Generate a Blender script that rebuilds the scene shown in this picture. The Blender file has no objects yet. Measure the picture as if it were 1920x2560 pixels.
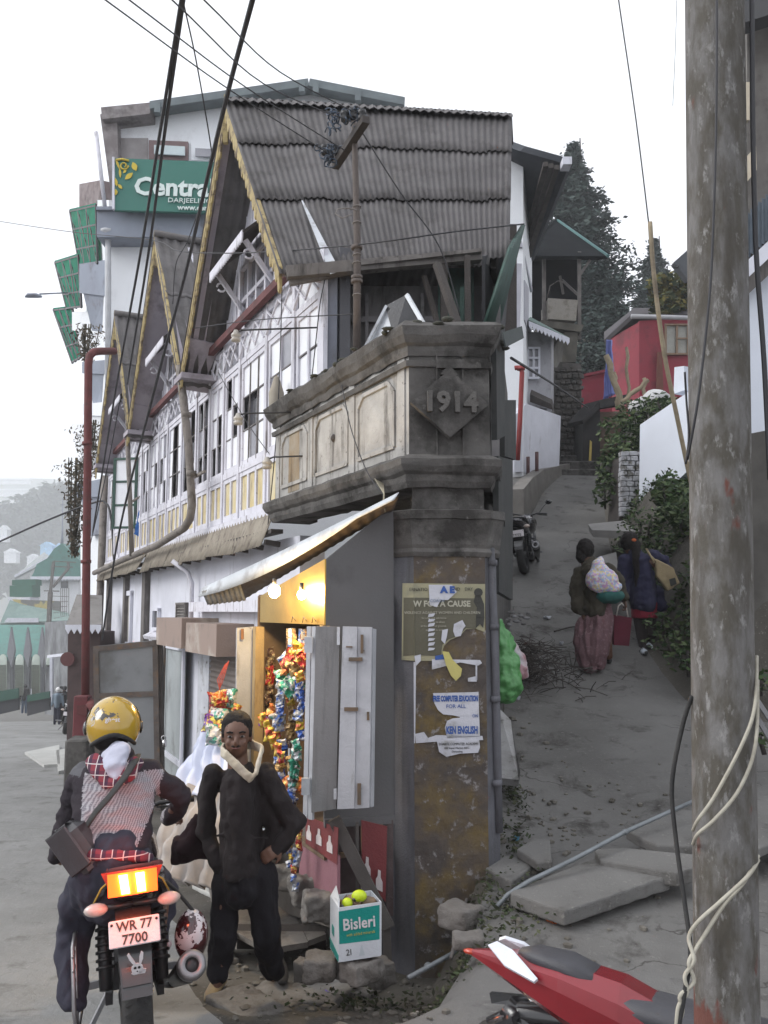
import bpy, bmesh, math, random
from mathutils import Vector as V, Matrix, Euler, noise

SC = bpy.context.scene
COL = SC.collection
rad = math.radians
# ---------------------------------------------------------------- camera
CAMZ = 2.25
PITCH = math.atan(245 / 2200)
cam = bpy.data.cameras.new("camera")
cam.sensor_fit = 'VERTICAL'; cam.sensor_height = 24; cam.lens = 24 * 2200 / 2560
cam.clip_start = .05; cam.clip_end = 3000
camo = bpy.data.objects.new("camera", cam); COL.objects.link(camo)
camo.location = (0, 0, CAMZ); camo.rotation_euler = (math.pi / 2 + PITCH, 0, 0)
SC.camera = camo
# ---------------------------------------------------------------- sky, sun, exposure
SUN_EL, SUN_AZ = rad(34), rad(262)
W = bpy.data.worlds.new("World"); SC.world = W; W.use_nodes = True
wn = W.node_tree.nodes; wl = W.node_tree.links; wn.clear()
sky = wn.new("ShaderNodeTexSky"); sky.sky_type = 'NISHITA'; sky.sun_disc = False
sky.sun_elevation = SUN_EL; sky.sun_rotation = SUN_AZ; sky.air_density = 1.0; sky.dust_density = 6.0; sky.altitude = 2000
hs = wn.new("ShaderNodeHueSaturation"); hs.inputs['Saturation'].default_value = .12
mixs = wn.new("ShaderNodeMix"); mixs.data_type = 'RGBA'; mixs.inputs[0].default_value = .80
mixs.inputs[7].default_value = (11.0, 11.25, 12.0, 1)      # even cloud layer over the clear sky
bg = wn.new("ShaderNodeBackground"); bg.inputs['Strength'].default_value = .10
wo = wn.new("ShaderNodeOutputWorld")
wl.new(sky.outputs[0], hs.inputs['Color']); wl.new(hs.outputs[0], mixs.inputs[6])
wl.new(mixs.outputs[2], bg.inputs[0]); wl.new(bg.outputs[0], wo.inputs[0])
sl = bpy.data.lights.new("sun", 'SUN'); sl.energy = 2.1; sl.angle = rad(30); sl.color = (1, .98, .95)
so = bpy.data.objects.new("sun", sl); COL.objects.link(so)
so.rotation_euler = (math.pi / 2 - SUN_EL, 0, math.pi - SUN_AZ)
SC.view_settings.view_transform = 'Standard'; SC.view_settings.look = 'None'
SC.view_settings.exposure = 0.5; SC.view_settings.gamma = 1
SC.cycles.use_denoising = True
SC.cycles.max_bounces = 6; SC.cycles.diffuse_bounces = 4; SC.cycles.volume_bounces = 2
SC.cycles.transparent_max_bounces = 8
SC.cycles.sample_clamp_indirect = 6

# ---------------------------------------------------------------- projection helpers (measuring the photograph)
_s, _c = math.sin(PITCH), math.cos(PITCH)
def ray(u, v):
    b = (1280 - v) / 2200
    return V(((u - 960) / 2200, _c - b * _s, _s + b * _c))
def P(u, v, Y):
    d = ray(u, v); return V((0, 0, CAMZ)) + d * (Y / d.y)
FA = V((-1.055, 8.6, 0)); FD = V((-.4328, .9015, 0)); FN = V((-.9015, -.4328, 0))
UP = V((0, 0, 1))
def F(s, z, off=0.0):
    return FA + FD * s + FN * off + UP * z
def S(u, v, off=0.0):
    d = ray(u, v); k = (FA + FN * off).dot(FN) / (d.x * FN.x + d.y * FN.y)
    p = d * k; return ((p - FA).dot(FD), CAMZ + p.z)
def lerp(a, b, t): return a + (b - a) * t
def interp(tab, x):
    if x <= tab[0][0]: return tab[0][1]
    for (a, p), (b, q) in zip(tab, tab[1:]):
        if x <= b:
            t = (x - a) / (b - a); return p + (q - p) * t
    return tab[-1][1]
def sstep(t):
    t = max(0, min(1, t)); return t * t * (3 - 2 * t)

# ---------------------------------------------------------------- mesh builder
ORG = {}
def basis(d, up=None):
    d = V(d).normalized()
    u = V(up) if up is not None else V((0, 0, 1))
    if abs(d.dot(u)) > .985: u = V((1, 0, 0)) if abs(d.x) < .9 else V((0, 1, 0))
    a = d.cross(u).normalized(); b = a.cross(d).normalized()
    return a, b
class MB:
    def __init__(s): s.v = []; s.f = []; s.m = []; s.k = []; s.mi = 0; s.sm = False
    def add(s, pts, faces, sm=None):
        n = len(s.v); s.v += [V(p) for p in pts]
        for f in faces:
            s.f.append([n + i for i in f]); s.m.append(s.mi); s.k.append(s.sm if sm is None else sm)
        return s
    def poly(s, pts): return s.add(pts, [list(range(len(pts)))])
    def box(s, c, size, rz=0.0, M=None):
        hx, hy, hz = size[0] / 2, size[1] / 2, size[2] / 2
        M = M or Matrix.Rotation(rz, 3, 'Z'); c = V(c)
        p = [c + M @ V((x * hx, y * hy, z * hz)) for x in (-1, 1) for y in (-1, 1) for z in (-1, 1)]
        return s.add(p, [(0, 1, 3, 2), (4, 6, 7, 5), (0, 4, 5, 1), (2, 3, 7, 6), (0, 2, 6, 4), (1, 5, 7, 3)])
    def bevbox(s, c, size, b=.02, M=None, rz=0):
        hx, hy, hz = [q / 2 for q in size]; M = M or Matrix.Rotation(rz, 3, 'Z'); c = V(c)
        b = min(b, hx * .9, hy * .9, hz * .9)
        pts = []
        for zz, ins in ((-hz, b), (-hz + b, 0), (hz - b, 0), (hz, b)):
            X, Y = hx - ins, hy - ins
            for x, y in ((-X + b, -Y), (X - b, -Y), (X, -Y + b), (X, Y - b), (X - b, Y), (-X + b, Y), (-X, Y - b), (-X, -Y + b)):
                pts.append(c + M @ V((x, y, zz)))
        fs = [list(range(7, -1, -1)), list(range(24, 32))]
        for r in range(3):
            for i in range(8):
                j = (i + 1) % 8; fs.append((r * 8 + i, r * 8 + j, r * 8 + 8 + j, r * 8 + 8 + i))
        return s.add(pts, fs)
    def prism(s, pts, vec):
        pts = [V(p) for p in pts]; n = len(pts); vec = V(vec)
        q = pts + [p + vec for p in pts]
        fs = [list(range(n - 1, -1, -1)), list(range(n, 2 * n))]
        for i in range(n):
            j = (i + 1) % n; fs.append((i, j, n + j, n + i))
        return s.add(q, fs)
    def slab(s, pts, t):
        pts = [V(p) for p in pts]; nrm = V((0, 0, 0))
        for i in range(len(pts)):
            a, b = pts[i], pts[(i + 1) % len(pts)]
            nrm += a.cross(b)
        nrm.normalize()
        c = sum(pts, V((0, 0, 0))) / len(pts)
        if nrm.dot(V((0, 0, CAMZ)) - c) < 0: nrm = -nrm      # depth always runs inwards, away from the street
        return s.prism(pts, -nrm * t)
    def bar(s, a, b, w, h, up=None):
        a, b = V(a), V(b); x, y = basis(b - a, up)
        p = [a + x * w / 2 * i + y * h / 2 * j for i, j in ((-1, -1), (1, -1), (1, 1), (-1, 1))]
        return s.prism(p, b - a)
    def tube(s, pts, r, n=8, cap=True, up=None, round_=False):
        pts = [V(p) for p in pts]; m = len(pts)
        rs = list(r) if isinstance(r, (list, tuple)) and not (len(r) == 2 and m != 2 and not isinstance(r[0], tuple)) else [r] * m
        rs = [(q, q) if not isinstance(q, tuple) else q for q in rs]
        if round_:
            d0 = (pts[0] - pts[1]).normalized(); d1 = (pts[-1] - pts[-2]).normalized()
            r0 = min(rs[0]); r1 = min(rs[-1])
            pre = [(pts[0] + d0 * r0 * q, (rs[0][0] * w, rs[0][1] * w)) for q, w in ((.95, .3), (.7, .71), (.38, .92))]
            post = [(pts[-1] + d1 * r1 * q, (rs[-1][0] * w, rs[-1][1] * w)) for q, w in ((.38, .92), (.7, .71), (.95, .3))]
            pts = [p for p, _ in pre] + pts + [p for p, _ in post]; rs = [q for _, q in pre] + rs + [q for _, q in post]; m = len(pts)
        ring = []; px = None
        for i, p in enumerate(pts):
            t = (pts[min(i + 1, m - 1)] - pts[max(i - 1, 0)])
            if t.length < 1e-9: t = V((0, 0, 1))
            t.normalize()
            if px is None: a, b = basis(t, up)
            else:
                a = (px - t * px.dot(t))
                if a.length < 1e-6: a, b = basis(t, up)
                a.normalize(); b = a.cross(t)
            px = a
            for k in range(n):
                an = 2 * math.pi * k / n
                ring.append(p + a * math.cos(an) * rs[i][0] + b * math.sin(an) * rs[i][1])
        fs = []
        for i in range(m - 1):
            for k in range(n):
                l = (k + 1) % n; fs.append((i * n + k, i * n + l, (i + 1) * n + l, (i + 1) * n + k))
        if cap: fs += [list(range(n)), list(range((m - 1) * n, m * n))[::-1]]
        return s.add(ring, fs, True)
    def lathe(s, prof, n=16, c=(0, 0, 0), M=None):
        M = M or Matrix.Identity(3); c = V(c); pts = []
        for r, z in prof:
            for k in range(n):
                a = 2 * math.pi * k / n; pts.append(c + M @ V((r * math.cos(a), r * math.sin(a), z)))
        fs = []
        for i in range(len(prof) - 1):
            for k in range(n):
                l = (k + 1) % n; fs.append((i * n + k, i * n + l, (i + 1) * n + l, (i + 1) * n + k))
        fs += [list(range(n))[::-1], list(range((len(prof) - 1) * n, len(prof) * n))]
        return s.add(pts, fs, True)
    def ell(s, c, r, M=None, n=12, m=8):
        M = M or Matrix.Identity(3); c = V(c); pts = []
        for i in range(m + 1):
            t = math.pi * i / m; t = min(max(t, .02), math.pi - .02)
            for k in range(n):
                a = 2 * math.pi * k / n
                pts.append(c + M @ V((r[0] * math.sin(t) * math.cos(a), r[1] * math.sin(t) * math.sin(a), r[2] * math.cos(t))))
        fs = []
        for i in range(m):
            for k in range(n):
                l = (k + 1) % n; fs.append((i * n + l, i * n + k, (i + 1) * n + k, (i + 1) * n + l))
        fs += [list(range(n)), list(range(m * n, m * n + n))[::-1]]
        return s.add(pts, fs, True)
    def grid(s, fn, nu, nv, t=None, tv=None):
        """surface fn(a,b), a,b in 0..1; with thickness t along vector tv when given"""
        top = [V(fn(i / nu, j / nv)) for j in range(nv + 1) for i in range(nu + 1)]; w = nu + 1
        fs = [(j * w + i, j * w + i + 1, (j + 1) * w + i + 1, (j + 1) * w + i) for j in range(nv) for i in range(nu)]
        if t:
            o = V(tv) * t; n = len(top); pts = top + [p + o for p in top]
            fs2 = [tuple(n + q for q in f[::-1]) for f in fs]
            rim = [j * w for j in range(nv + 1)]
            edge = [i for i in range(w)] + [j * w + nu for j in range(1, nv + 1)] + [nv * w + i for i in range(nu - 1, -1, -1)] + [j * w for j in range(nv - 1, 0, -1)]
            side = []
            for a in range(len(edge)):
                b = (a + 1) % len(edge); side.append((edge[a], n + edge[a], n + edge[b], edge[b]))
            return s.add(pts, fs + fs2 + side)
        return s.add(top, fs)
    def corr(s, a, b, c, d, n, amp=.012, t=.006, steps=4, rows=2):
        """corrugated sheet with corners a,b (top edge) c,d (bottom edge); waves run top to bottom"""
        a, b, c, d = V(a), V(b), V(c), V(d); nr = (b - a).cross(c - a).normalized()
        if nr.z < 0: nr = -nr
        def fn(x, y):
            return lerp(lerp(a, b, x), lerp(c, d, x), y) + nr * amp * math.sin(x * n * 2 * math.pi)
        return s.grid(fn, n * steps, rows, t, -nr)
    def xf(s, M, start=0):
        for i in range(start, len(s.v)): s.v[i] = M @ s.v[i]
        return s
    def build(s, name, mat, parent=None, org=None, sub=0, smooth=None):
        if parent is not None: o_ = V(ORG[parent.name])
        elif org is not None: o_ = V(org)
        else:
            if s.v:
                xs = [p.x for p in s.v]; ys = [p.y for p in s.v]; zs = [p.z for p in s.v]
                o_ = V(((min(xs) + max(xs)) / 2, (min(ys) + max(ys)) / 2, min(zs)))
            else: o_ = V((0, 0, 0))
        me = bpy.data.meshes.new(name)
        me.from_pydata([tuple(p - o_) for p in s.v], [], s.f)
        mats = mat if isinstance(mat, (list, tuple)) else [mat]
        for q in mats: me.materials.append(q)
        for i, p in enumerate(me.polygons):
            p.material_index = min(s.m[i], len(mats) - 1); p.use_smooth = s.k[i] if smooth is None else smooth
        me.validate()
        bm = bmesh.new(); bm.from_mesh(me); bmesh.ops.recalc_face_normals(bm, faces=bm.faces); bm.to_mesh(me); bm.free()
        ob = bpy.data.objects.new(name, me); COL.objects.link(ob)
        if parent is not None: ob.parent = parent
        else: ob.location = o_
        ORG[ob.name] = o_
        if sub:
            md = ob.modifiers.new("sub", 'SUBSURF'); md.levels = sub; md.render_levels = sub
        return ob
def empty(name, loc=(0, 0, 0)):
    o = bpy.data.objects.new(name, None); COL.objects.link(o); o.location = loc; ORG[o.name] = V(loc)
    o.empty_display_size = .2; return o
def tag(o, label=None, cat=None, group=None, kind=None):
    if label: o['label'] = label
    if cat: o['category'] = cat
    if group: o['group'] = group
    if kind: o['kind'] = kind
    return o
def thing(name, loc, label, cat, group=None): return tag(empty(name, loc), label, cat, group)
KIDS = {}
def copy_tree(o, loc=None, rz=None, label=None, scale=None, _p=None):
    c = o.copy(); COL.objects.link(c); ORG[c.name] = ORG[o.name]
    if _p is not None: c.parent = _p
    else:
        if loc is not None: c.location = loc
        if rz is not None: c.rotation_euler = (0, 0, rz)
        if scale is not None: c.scale = (scale,) * 3 if not isinstance(scale, (tuple, list)) else scale
        if label: c['label'] = label
    for ch in [q for q in bpy.data.objects if q.parent == o]:
        copy_tree(ch, _p=c)
    return c
def bake(mb, name, mat, parent=None, vox=.012, smooth=3, disp=0, dscale=20, org=None, seed=0, vert_stretch=1.0):
    """voxel-fuse everything in mb into one continuous surface"""
    tmp = mb.build("tmp_" + name, mat, None, org=(0, 0, 0))
    md = tmp.modifiers.new("r", 'REMESH'); md.mode = 'VOXEL'; md.voxel_size = vox; md.use_smooth_shade = True
    if smooth:
        m2 = tmp.modifiers.new("s", 'SMOOTH'); m2.iterations = smooth; m2.factor = .5
    dg = bpy.context.evaluated_depsgraph_get(); dg.update()
    me = bpy.data.meshes.new_from_object(tmp.evaluated_get(dg)); bpy.data.objects.remove(tmp)
    o_ = V(ORG[parent.name]) if parent is not None else V(org or (0, 0, 0))
    if disp:
        nr = [v.normal.copy() for v in me.vertices]
        for v, n in zip(me.vertices, nr):
            q = V((v.co.x * dscale, v.co.y * dscale, v.co.z * dscale * vert_stretch + seed * 7.3))
            v.co += n * disp * noise.fractal(q, 1.0, 2.0, 3)
    for v in me.vertices: v.co -= o_
    me.name = name
    for p in me.polygons: p.use_smooth = True
    me.materials.clear(); me.materials.append(mat[0] if isinstance(mat, (list, tuple)) else mat)
    ob = bpy.data.objects.new(name, me); COL.objects.link(ob)
    if parent is not None: ob.parent = parent
    else: ob.location = o_
    ORG[ob.name] = o_
    return ob
def text(s, size, M, mat, name="lettering", parent=None, depth=.002, bold=0.0, align='CENTER', sx=1.0, shear=0):
    """lettering as a mesh; M places the text's x-y plane (x right, y up, z towards the reader)"""
    cu = bpy.data.curves.new("t", 'FONT'); cu.body = s; cu.size = size; cu.extrude = depth; cu.offset = bold
    cu.align_x = align; cu.align_y = 'CENTER'; cu.resolution_u = 2; cu.shear = shear
    t = bpy.data.objects.new("t", cu); COL.objects.link(t)
    dg = bpy.context.evaluated_depsgraph_get(); me = bpy.data.meshes.new_from_object(t.evaluated_get(dg))
    bpy.data.objects.remove(t)
    o_ = V(ORG[parent.name]) if parent is not None else V((0, 0, 0))
    for v in me.vertices:
        q = v.co.copy(); q.x *= sx; v.co = (M @ q) - o_
    me.materials.clear(); me.materials.append(mat); me.name = name
    ob = bpy.data.objects.new(name, me); COL.objects.link(ob)
    if parent is not None: ob.parent = parent
    ORG[ob.name] = o_
    return ob
def frame(o, x, y):
    """4x4 with origin o, x axis, y axis (made orthogonal), z = x cross y"""
    x = V(x).normalized(); y = V(y); z = x.cross(y).normalized(); y = z.cross(x)
    return Matrix(((x.x, y.x, z.x, o[0]), (x.y, y.y, z.y, o[1]), (x.z, y.z, z.z, o[2]), (0, 0, 0, 1)))

# ---------------------------------------------------------------- materials
def rgba(c): return (c[0], c[1], c[2], 1) if not isinstance(c, (int, float)) else (c, c, c, 1)
def newmat(name):
    m = bpy.data.materials.new(name); m.use_nodes = True
    nt = m.node_tree; b = nt.nodes.get("Principled BSDF")
    return m, nt, nt.nodes, nt.links, b
def coords(N, L, scale=(1, 1, 1), rot=(0, 0, 0)):
    tc = N.new("ShaderNodeTexCoord"); mp = N.new("ShaderNodeMapping")
    mp.inputs['Scale'].default_value = scale; mp.inputs['Rotation'].default_value = rot
    L.new(tc.outputs['Object'], mp.inputs['Vector']); return mp.outputs[0]
def nz(N, L, vec, scale, detail=5, rough=.6, dist=0):
    n = N.new("ShaderNodeTexNoise"); n.inputs['Scale'].default_value = scale; n.inputs['Detail'].default_value = detail
    n.inputs['Roughness'].default_value = rough; n.inputs['Distortion'].default_value = dist
    L.new(vec, n.inputs['Vector']); return n.outputs['Fac']
def ramp(N, L, fac, a, b, ca=(0, 0, 0), cb=(1, 1, 1)):
    r = N.new("ShaderNodeValToRGB"); r.color_ramp.elements[0].position = a; r.color_ramp.elements[1].position = b
    r.color_ramp.elements[0].color = rgba(ca); r.color_ramp.elements[1].color = rgba(cb)
    L.new(fac, r.inputs[0]); return r.outputs[0]
def mix(N, L, fac, a, b, mode='MIX'):
    m = N.new("ShaderNodeMix"); m.data_type = 'RGBA'; m.blend_type = mode
    for sock, val in ((m.inputs[0], fac), (m.inputs[6], a), (m.inputs[7], b)):
        if hasattr(val, 'is_linked') or hasattr(val, 'links'): L.new(val, sock)
        elif sock == m.inputs[0]: sock.default_value = val
        else: sock.default_value = rgba(val)
    return m.outputs[2]
MATS = {}
def pm(name, c1, c2=None, scale=3, lo=.35, hi=.65, rough=.8, metal=0, bump=.15, bscale=60, dirt=None, dscale=2.5,
       dlo=.52, dhi=.68, streak=False, st=(1, 1, 1), dirt2=None, d2s=9, d2lo=.58, d2hi=.66, coat=0, spec=.5):
    if name in MATS: return MATS[name]
    m, nt, N, L, B = newmat(name)
    vec = coords(N, L, st)
    col = None
    if c2 is not None:
        col = mix(N, L, ramp(N, L, nz(N, L, vec, scale), lo, hi), c1, c2)
    else:
        col = mix(N, L, ramp(N, L, nz(N, L, vec, scale), .3, .7), tuple(q * .88 for q in c1), tuple(min(1, q * 1.1) for q in c1))
    if dirt is not None:
        v2 = coords(N, L, (1, 1, .16) if streak else (1, 1, 1))
        col = mix(N, L, ramp(N, L, nz(N, L, v2, dscale * (2.2 if streak else 1), 7, .65), dlo, dhi), col, dirt)
    if dirt2 is not None:
        col = mix(N, L, ramp(N, L, nz(N, L, vec, d2s, 6, .7), d2lo, d2hi), col, dirt2)
    L.new(col, B.inputs['Base Color'])
    B.inputs['Roughness'].default_value = rough; B.inputs['Metallic'].default_value = metal
    B.inputs['Specular IOR Level'].default_value = spec
    if coat: B.inputs['Coat Weight'].default_value = coat; B.inputs['Coat Roughness'].default_value = .1
    if bump:
        bp = N.new("ShaderNodeBump"); bp.inputs['Strength'].default_value = min(1, bump * 2.5); bp.inputs['Distance'].default_value = .01
        L.new(nz(N, L, vec, bscale, 6, .65), bp.inputs['Height']); L.new(bp.outputs[0], B.inputs['Normal'])
    MATS[name] = m; return m
def emis(name, col, strength):
    m, nt, N, L, B = newmat(name); B.inputs['Base Color'].default_value = rgba(col)
    B.inputs['Emission Color'].default_value = rgba(col); B.inputs['Emission Strength'].default_value = strength
    MATS[name] = m; return m
def glass(name, col, rough=.08, dirt=None):
    return pm(name, col, tuple(min(1, q * 1.25 + .02) for q in col), 2.5, rough=rough, bump=.02, bscale=6, spec=.8, dirt=dirt)
PAINT = pm("aged_white_paint", (.66, .655, .715), (.55, .545, .60), 3, dirt=(.20, .185, .19), dscale=5, dlo=.55, dhi=.70, streak=True, dirt2=(.27, .24, .25), d2s=22, d2lo=.62, d2hi=.68, rough=.7, bump=.2)
PAINT2 = pm("aged_white_wall", (.66, .67, .74), (.57, .58, .64), 2, dirt=(.28, .27, .28), dscale=3, dlo=.6, dhi=.76, streak=True, rough=.8, bump=.2, bscale=30)
PANE = pm("whitened_window_glass", (.86, .87, .90), (.78, .79, .83), 1.5, rough=.3, bump=.02, spec=.6)  # the sky's reflection is put into the pale glass colour
DARKP = pm("dark_window_glass", (.035, .037, .045), (.07, .07, .08), 2, rough=.2, bump=.02, spec=.6)
GREYP = pm("grey_window_glass", (.20, .20, .23), (.30, .30, .33), 2, rough=.25, bump=.02, spec=.6)
YPAN = pm("faded_yellow_panel_paint", (.52, .42, .20), (.60, .53, .36), 5, dirt=(.3, .25, .18), dscale=6, streak=True)
RUSTRED = pm("dull_red_paint", (.10, .03, .032), (.14, .05, .05), 4, dirt=(.06, .03, .03), dscale=5)
TIMBER = pm("grey_weathered_timber", (.11, .10, .095), (.18, .165, .155), 4, dirt=(.05, .045, .04), dscale=5, streak=True, bump=.3)
DARKWOOD = pm("dark_stained_timber", (.035, .03, .028), (.06, .05, .045), 5, bump=.25)
ROOFG = pm("weathered_grey_roofing", (.075, .070, .071), (.112, .105, .106), 2.2, dirt=(.042, .037, .035), dscale=3.5, dlo=.5, dhi=.72, dirt2=(.15, .145, .15), d2s=14, d2lo=.66, d2hi=.74, rough=.75, bump=.25, bscale=50)
SOFFIT = pm("grey_soffit_boards", (.36, .33, .37), (.30, .275, .31), 2.5, dirt=(.2, .18, .2), dscale=3)
YELB = pm("yellow_fretwork_paint", (.42, .335, .15), (.30, .235, .12), 6, dirt=(.12, .09, .06), dscale=7, dlo=.5, dhi=.62)
CONC = pm("dark_mossy_concrete", (.066, .062, .059), (.12, .114, .108), 3.2, dirt=(.028, .026, .024), dscale=3.5, dlo=.47, dhi=.62, dirt2=(.16, .155, .145), d2s=11, d2lo=.62, d2hi=.74, rough=.95, bump=.6, bscale=26)
CONCL = pm("stained_pale_plaster", (.42, .41, .39), (.28, .27, .255), 3, dirt=(.065, .058, .05), dscale=3, dlo=.52, dhi=.68, streak=True, rough=.9, bump=.4, bscale=30, dirt2=(.09, .085, .08), d2s=16, d2lo=.6, d2hi=.7)
GREYPT = pm("flat_grey_board_paint", (.085, .083, .086), (.105, .103, .107), 1.3, dirt=(.058, .057, .058), dscale=2.5, dlo=.58, dhi=.8, rough=.6, bump=.08)
GREYPT2 = pm("grey_shutter_paint", (.13, .13, .135), (.17, .17, .175), 2, dirt=(.1, .1, .1), dscale=6, streak=True, rough=.6, bump=.1)
WHITEW = pm("scuffed_white_boards", (.42, .43, .46), (.33, .34, .365), 4, dirt=(.2, .19, .18), dscale=5, dlo=.6, dhi=.7, streak=True, dirt2=(.16, .12, .1), d2s=7, d2lo=.68, d2hi=.72, rough=.65, bump=.15)
METAL = pm("dull_steel", (.25, .25, .26), None, 8, rough=.45, metal=.8, bump=.1)
GALV = pm("galvanised_sheet", (.55, .57, .6), (.42, .44, .47), 4, dirt=(.22, .2, .19), dscale=5, dlo=.55, dhi=.72, rough=.5, metal=.3, bump=.1)
BLACKM = pm("black_satin_metal", (.02, .02, .022), None, 6, rough=.4, metal=.2, bump=.04)
BLACKR = pm("black_rubber", (.018, .018, .019), (.035, .034, .033), 9, rough=.85, bump=.2, bscale=90)
CHROME = pm("worn_chrome", (.55, .55, .56), (.35, .35, .36), 10, rough=.22, metal=1, bump=.03)
CABLE = pm("black_cable_sheath", (.02, .02, .024), None, 8, rough=.6, bump=0)
BLACKP = pm("black_glossy_plastic", (.018, .018, .02), None, 6, rough=.22, bump=.02, coat=.5)
REDP = pm("red_pole_paint", (.10, .024, .025), (.14, .036, .035), 4, dirt=(.08, .03, .028), dscale=6)
PORC = pm("grey_porcelain", (.34, .31, .27), (.42, .40, .36), 10, rough=.3, bump=.02)
# ================================================================ ground, street, lane
HS = [(-6, .76), (0, .62), (2, .46), (3.7, .33), (4.3, .21), (5.3, 0.0), (8, -.22), (12, -.42), (22, -.95), (40, -2.5), (60, -4.9), (75, -6.5), (110, -13), (200, -22), (420, -30), (700, -10), (900, 0), (1300, 0)]
HL = [(-6, .82), (0, .63), (3, .38), (4.5, .42), (5.5, .51), (6.5, .66), (8, .95), (10.2, 1.53), (12.5, 2.42), (13.5, 2.80), (16, 3.75), (18, 4.6), (20, 5.3), (22, 5.85), (26, 6.6), (34, 8.0), (60, 11), (110, 14), (400, 18), (900, 20)]
XB = [(0, -1.3), (3.4, -.75), (4.0, -.28), (4.45, .22), (5, .40), (6, .50), (8, .7), (12, 1.0), (20, 1.2), (26, -2), (40, -6), (80, -14), (900, -150)]
XR = [(0, 9), (8.2, 5.2), (9, 3.15), (11, 3.2), (13, 3.5), (15, 3.85), (18, 4.5), (20, 5.0), (22, 5.5), (30, 7.2), (900, 160)]
def hgt(x, y):
    w = sstep((x - interp(XB, y)) / (.30 if y < 8 else .6) + .5)
    z = lerp(interp(HS, y), interp(HL, y), w)
    t = sstep((y - 8.2) / 1.0) * sstep((30 - y) / 6)
    d = x - interp(XR, y)
    if d > 0 and y < 34: z += t * (1.25 * sstep(d / .75) + .35 * max(0, d - .7) * (1 if d < 6 else 6 / d))
    if y > 30: z += 4 * noise.noise(V((x * .02, y * .02, 3))) * min(1, (y - 30) / 60)
    return z
def hgt_d(x, y):
    z = hgt(x, y)
    if y < 34 and abs(x) < 14:
        z += .012 * noise.fractal(V((x * 1.6, y * 1.6, 0)), 1, 2, 4)
        if x > interp(XB, y):
            hole = max(0, 1 - ((x - 1.55) ** 2 / .55 + (y - 7.0) ** 2 / .5))
            z -= .05 * hole * (1 + .8 * noise.noise(V((x * 6, y * 6, 2))))
            z += .02 * abs(noise.noise(V((x * 3, y * 3, 5)))) * (1 if y < 9 else .5)
    return z
def G(u, v, dz=0.0, ymax=90):
    d = ray(u, v); Y = 1.2; prev = None
    while Y < ymax:
        k = Y / d.y; z = CAMZ + d.z * k
        if z < hgt(d.x * k, Y) + dz: return V((d.x * k, Y, hgt(d.x * k, Y) + dz))
        Y += .02 if Y < 20 else .1
    k = ymax / d.y; return V((d.x * k, ymax, CAMZ + d.z * k))
def Pz(u, v, z):
    d = ray(u, v); k = (z - CAMZ) / d.z; return V((0, 0, CAMZ)) + d * k
def rng(a, b, st):
    out = []; q = a
    while q < b - 1e-6: out.append(q); q += st
    return out
E1 = [(-40, -1.0), (0, -1.0), (3.3, -.66), (3.9, -.60), (4.9, -.85), (5.5, -1.13), (6.9, -1.55), (8.6, -2.2), (12, -3.6), (18.5, -6.3), (26, -9), (76, -30), (900, -320)]
E2 = [(-40, -.96), (0, -.96), (3.3, -.62), (4.0, -.24), (4.45, .25), (5, .46), (6, .74), (8, 1.05), (12, 1.62), (23, 3.0), (40, 5), (900, 20)]
E3 = [(-40, 10), (0, 9), (8.2, 5.2), (9, 3.15), (11, 3.2), (13, 3.5), (15, 3.85), (18, 4.5), (20, 5.0), (22, 5.5), (30, 7.2), (900, 160)]
left = [0] + [.08 * k for k in range(1, 14)] + [1.2 + .2 * k for k in range(20)] + [5.5, 6, 7, 8, 9.5, 11, 13, 16, 20, 26, 34, 45, 60, 90, 140, 220, 350, 700]
right = [0] + [.1 * k for k in range(1, 12)] + [1.3, 1.6, 2, 2.5, 3.2, 4, 5, 7, 10, 15, 22, 34, 55, 90, 140, 220, 350, 600]
ys = [-40, -20, -10] + rng(-5, 2, .6) + rng(2, 10, .07) + rng(10, 24, .18) + rng(24, 40, 1) + rng(40, 100, 4) + [110, 130, 150, 180, 210, 260, 320, 400, 500, 650, 900, 1250]
NM, NLN = 16, 44; nl_ = len(left)
gv = []
for y in ys:
    a, b_, c = interp(E1, y) + .05 * noise.noise(V((0, y * 2.5, 1))), interp(E2, y) + .04 * noise.noise(V((3, y * 3, 1))), interp(E3, y)
    row = [a - q for q in left[::-1]] + [lerp(a, b_, k / NM) for k in range(1, NM)] + [lerp(b_, c, k / NLN) for k in range(NLN)] + [c + q for q in right]
    gv += [(x, y, hgt_d(x, y)) for x in row]
nx = len(row)
buckets = {'street': MB(), 'lane': MB(), 'ground': MB()}
idx = {k: {} for k in buckets}
for j in range(len(ys) - 1):
    for i in range(nx - 1):
        cy = (ys[j] + ys[j + 1]) / 2
        if i < nl_ - 1 and cy < 76 and left[::-1][i] < 6 + max(0, cy - 10) * .3 + (20 if cy < 4 else 0): k = 'street'
        elif nl_ - 1 + NM <= i < nl_ - 1 + NM + NLN and cy < 23: k = 'lane'
        else: k = 'ground'
        b, m = buckets[k], idx[k]; q = []
        for a, c in ((i, j), (i + 1, j), (i + 1, j + 1), (i, j + 1)):
            n = c * nx + a
            if n not in m: m[n] = len(b.v); b.v.append(V(gv[n]))
            q.append(m[n])
        b.f.append(q); b.m.append(0); b.k.append(True)
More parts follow.
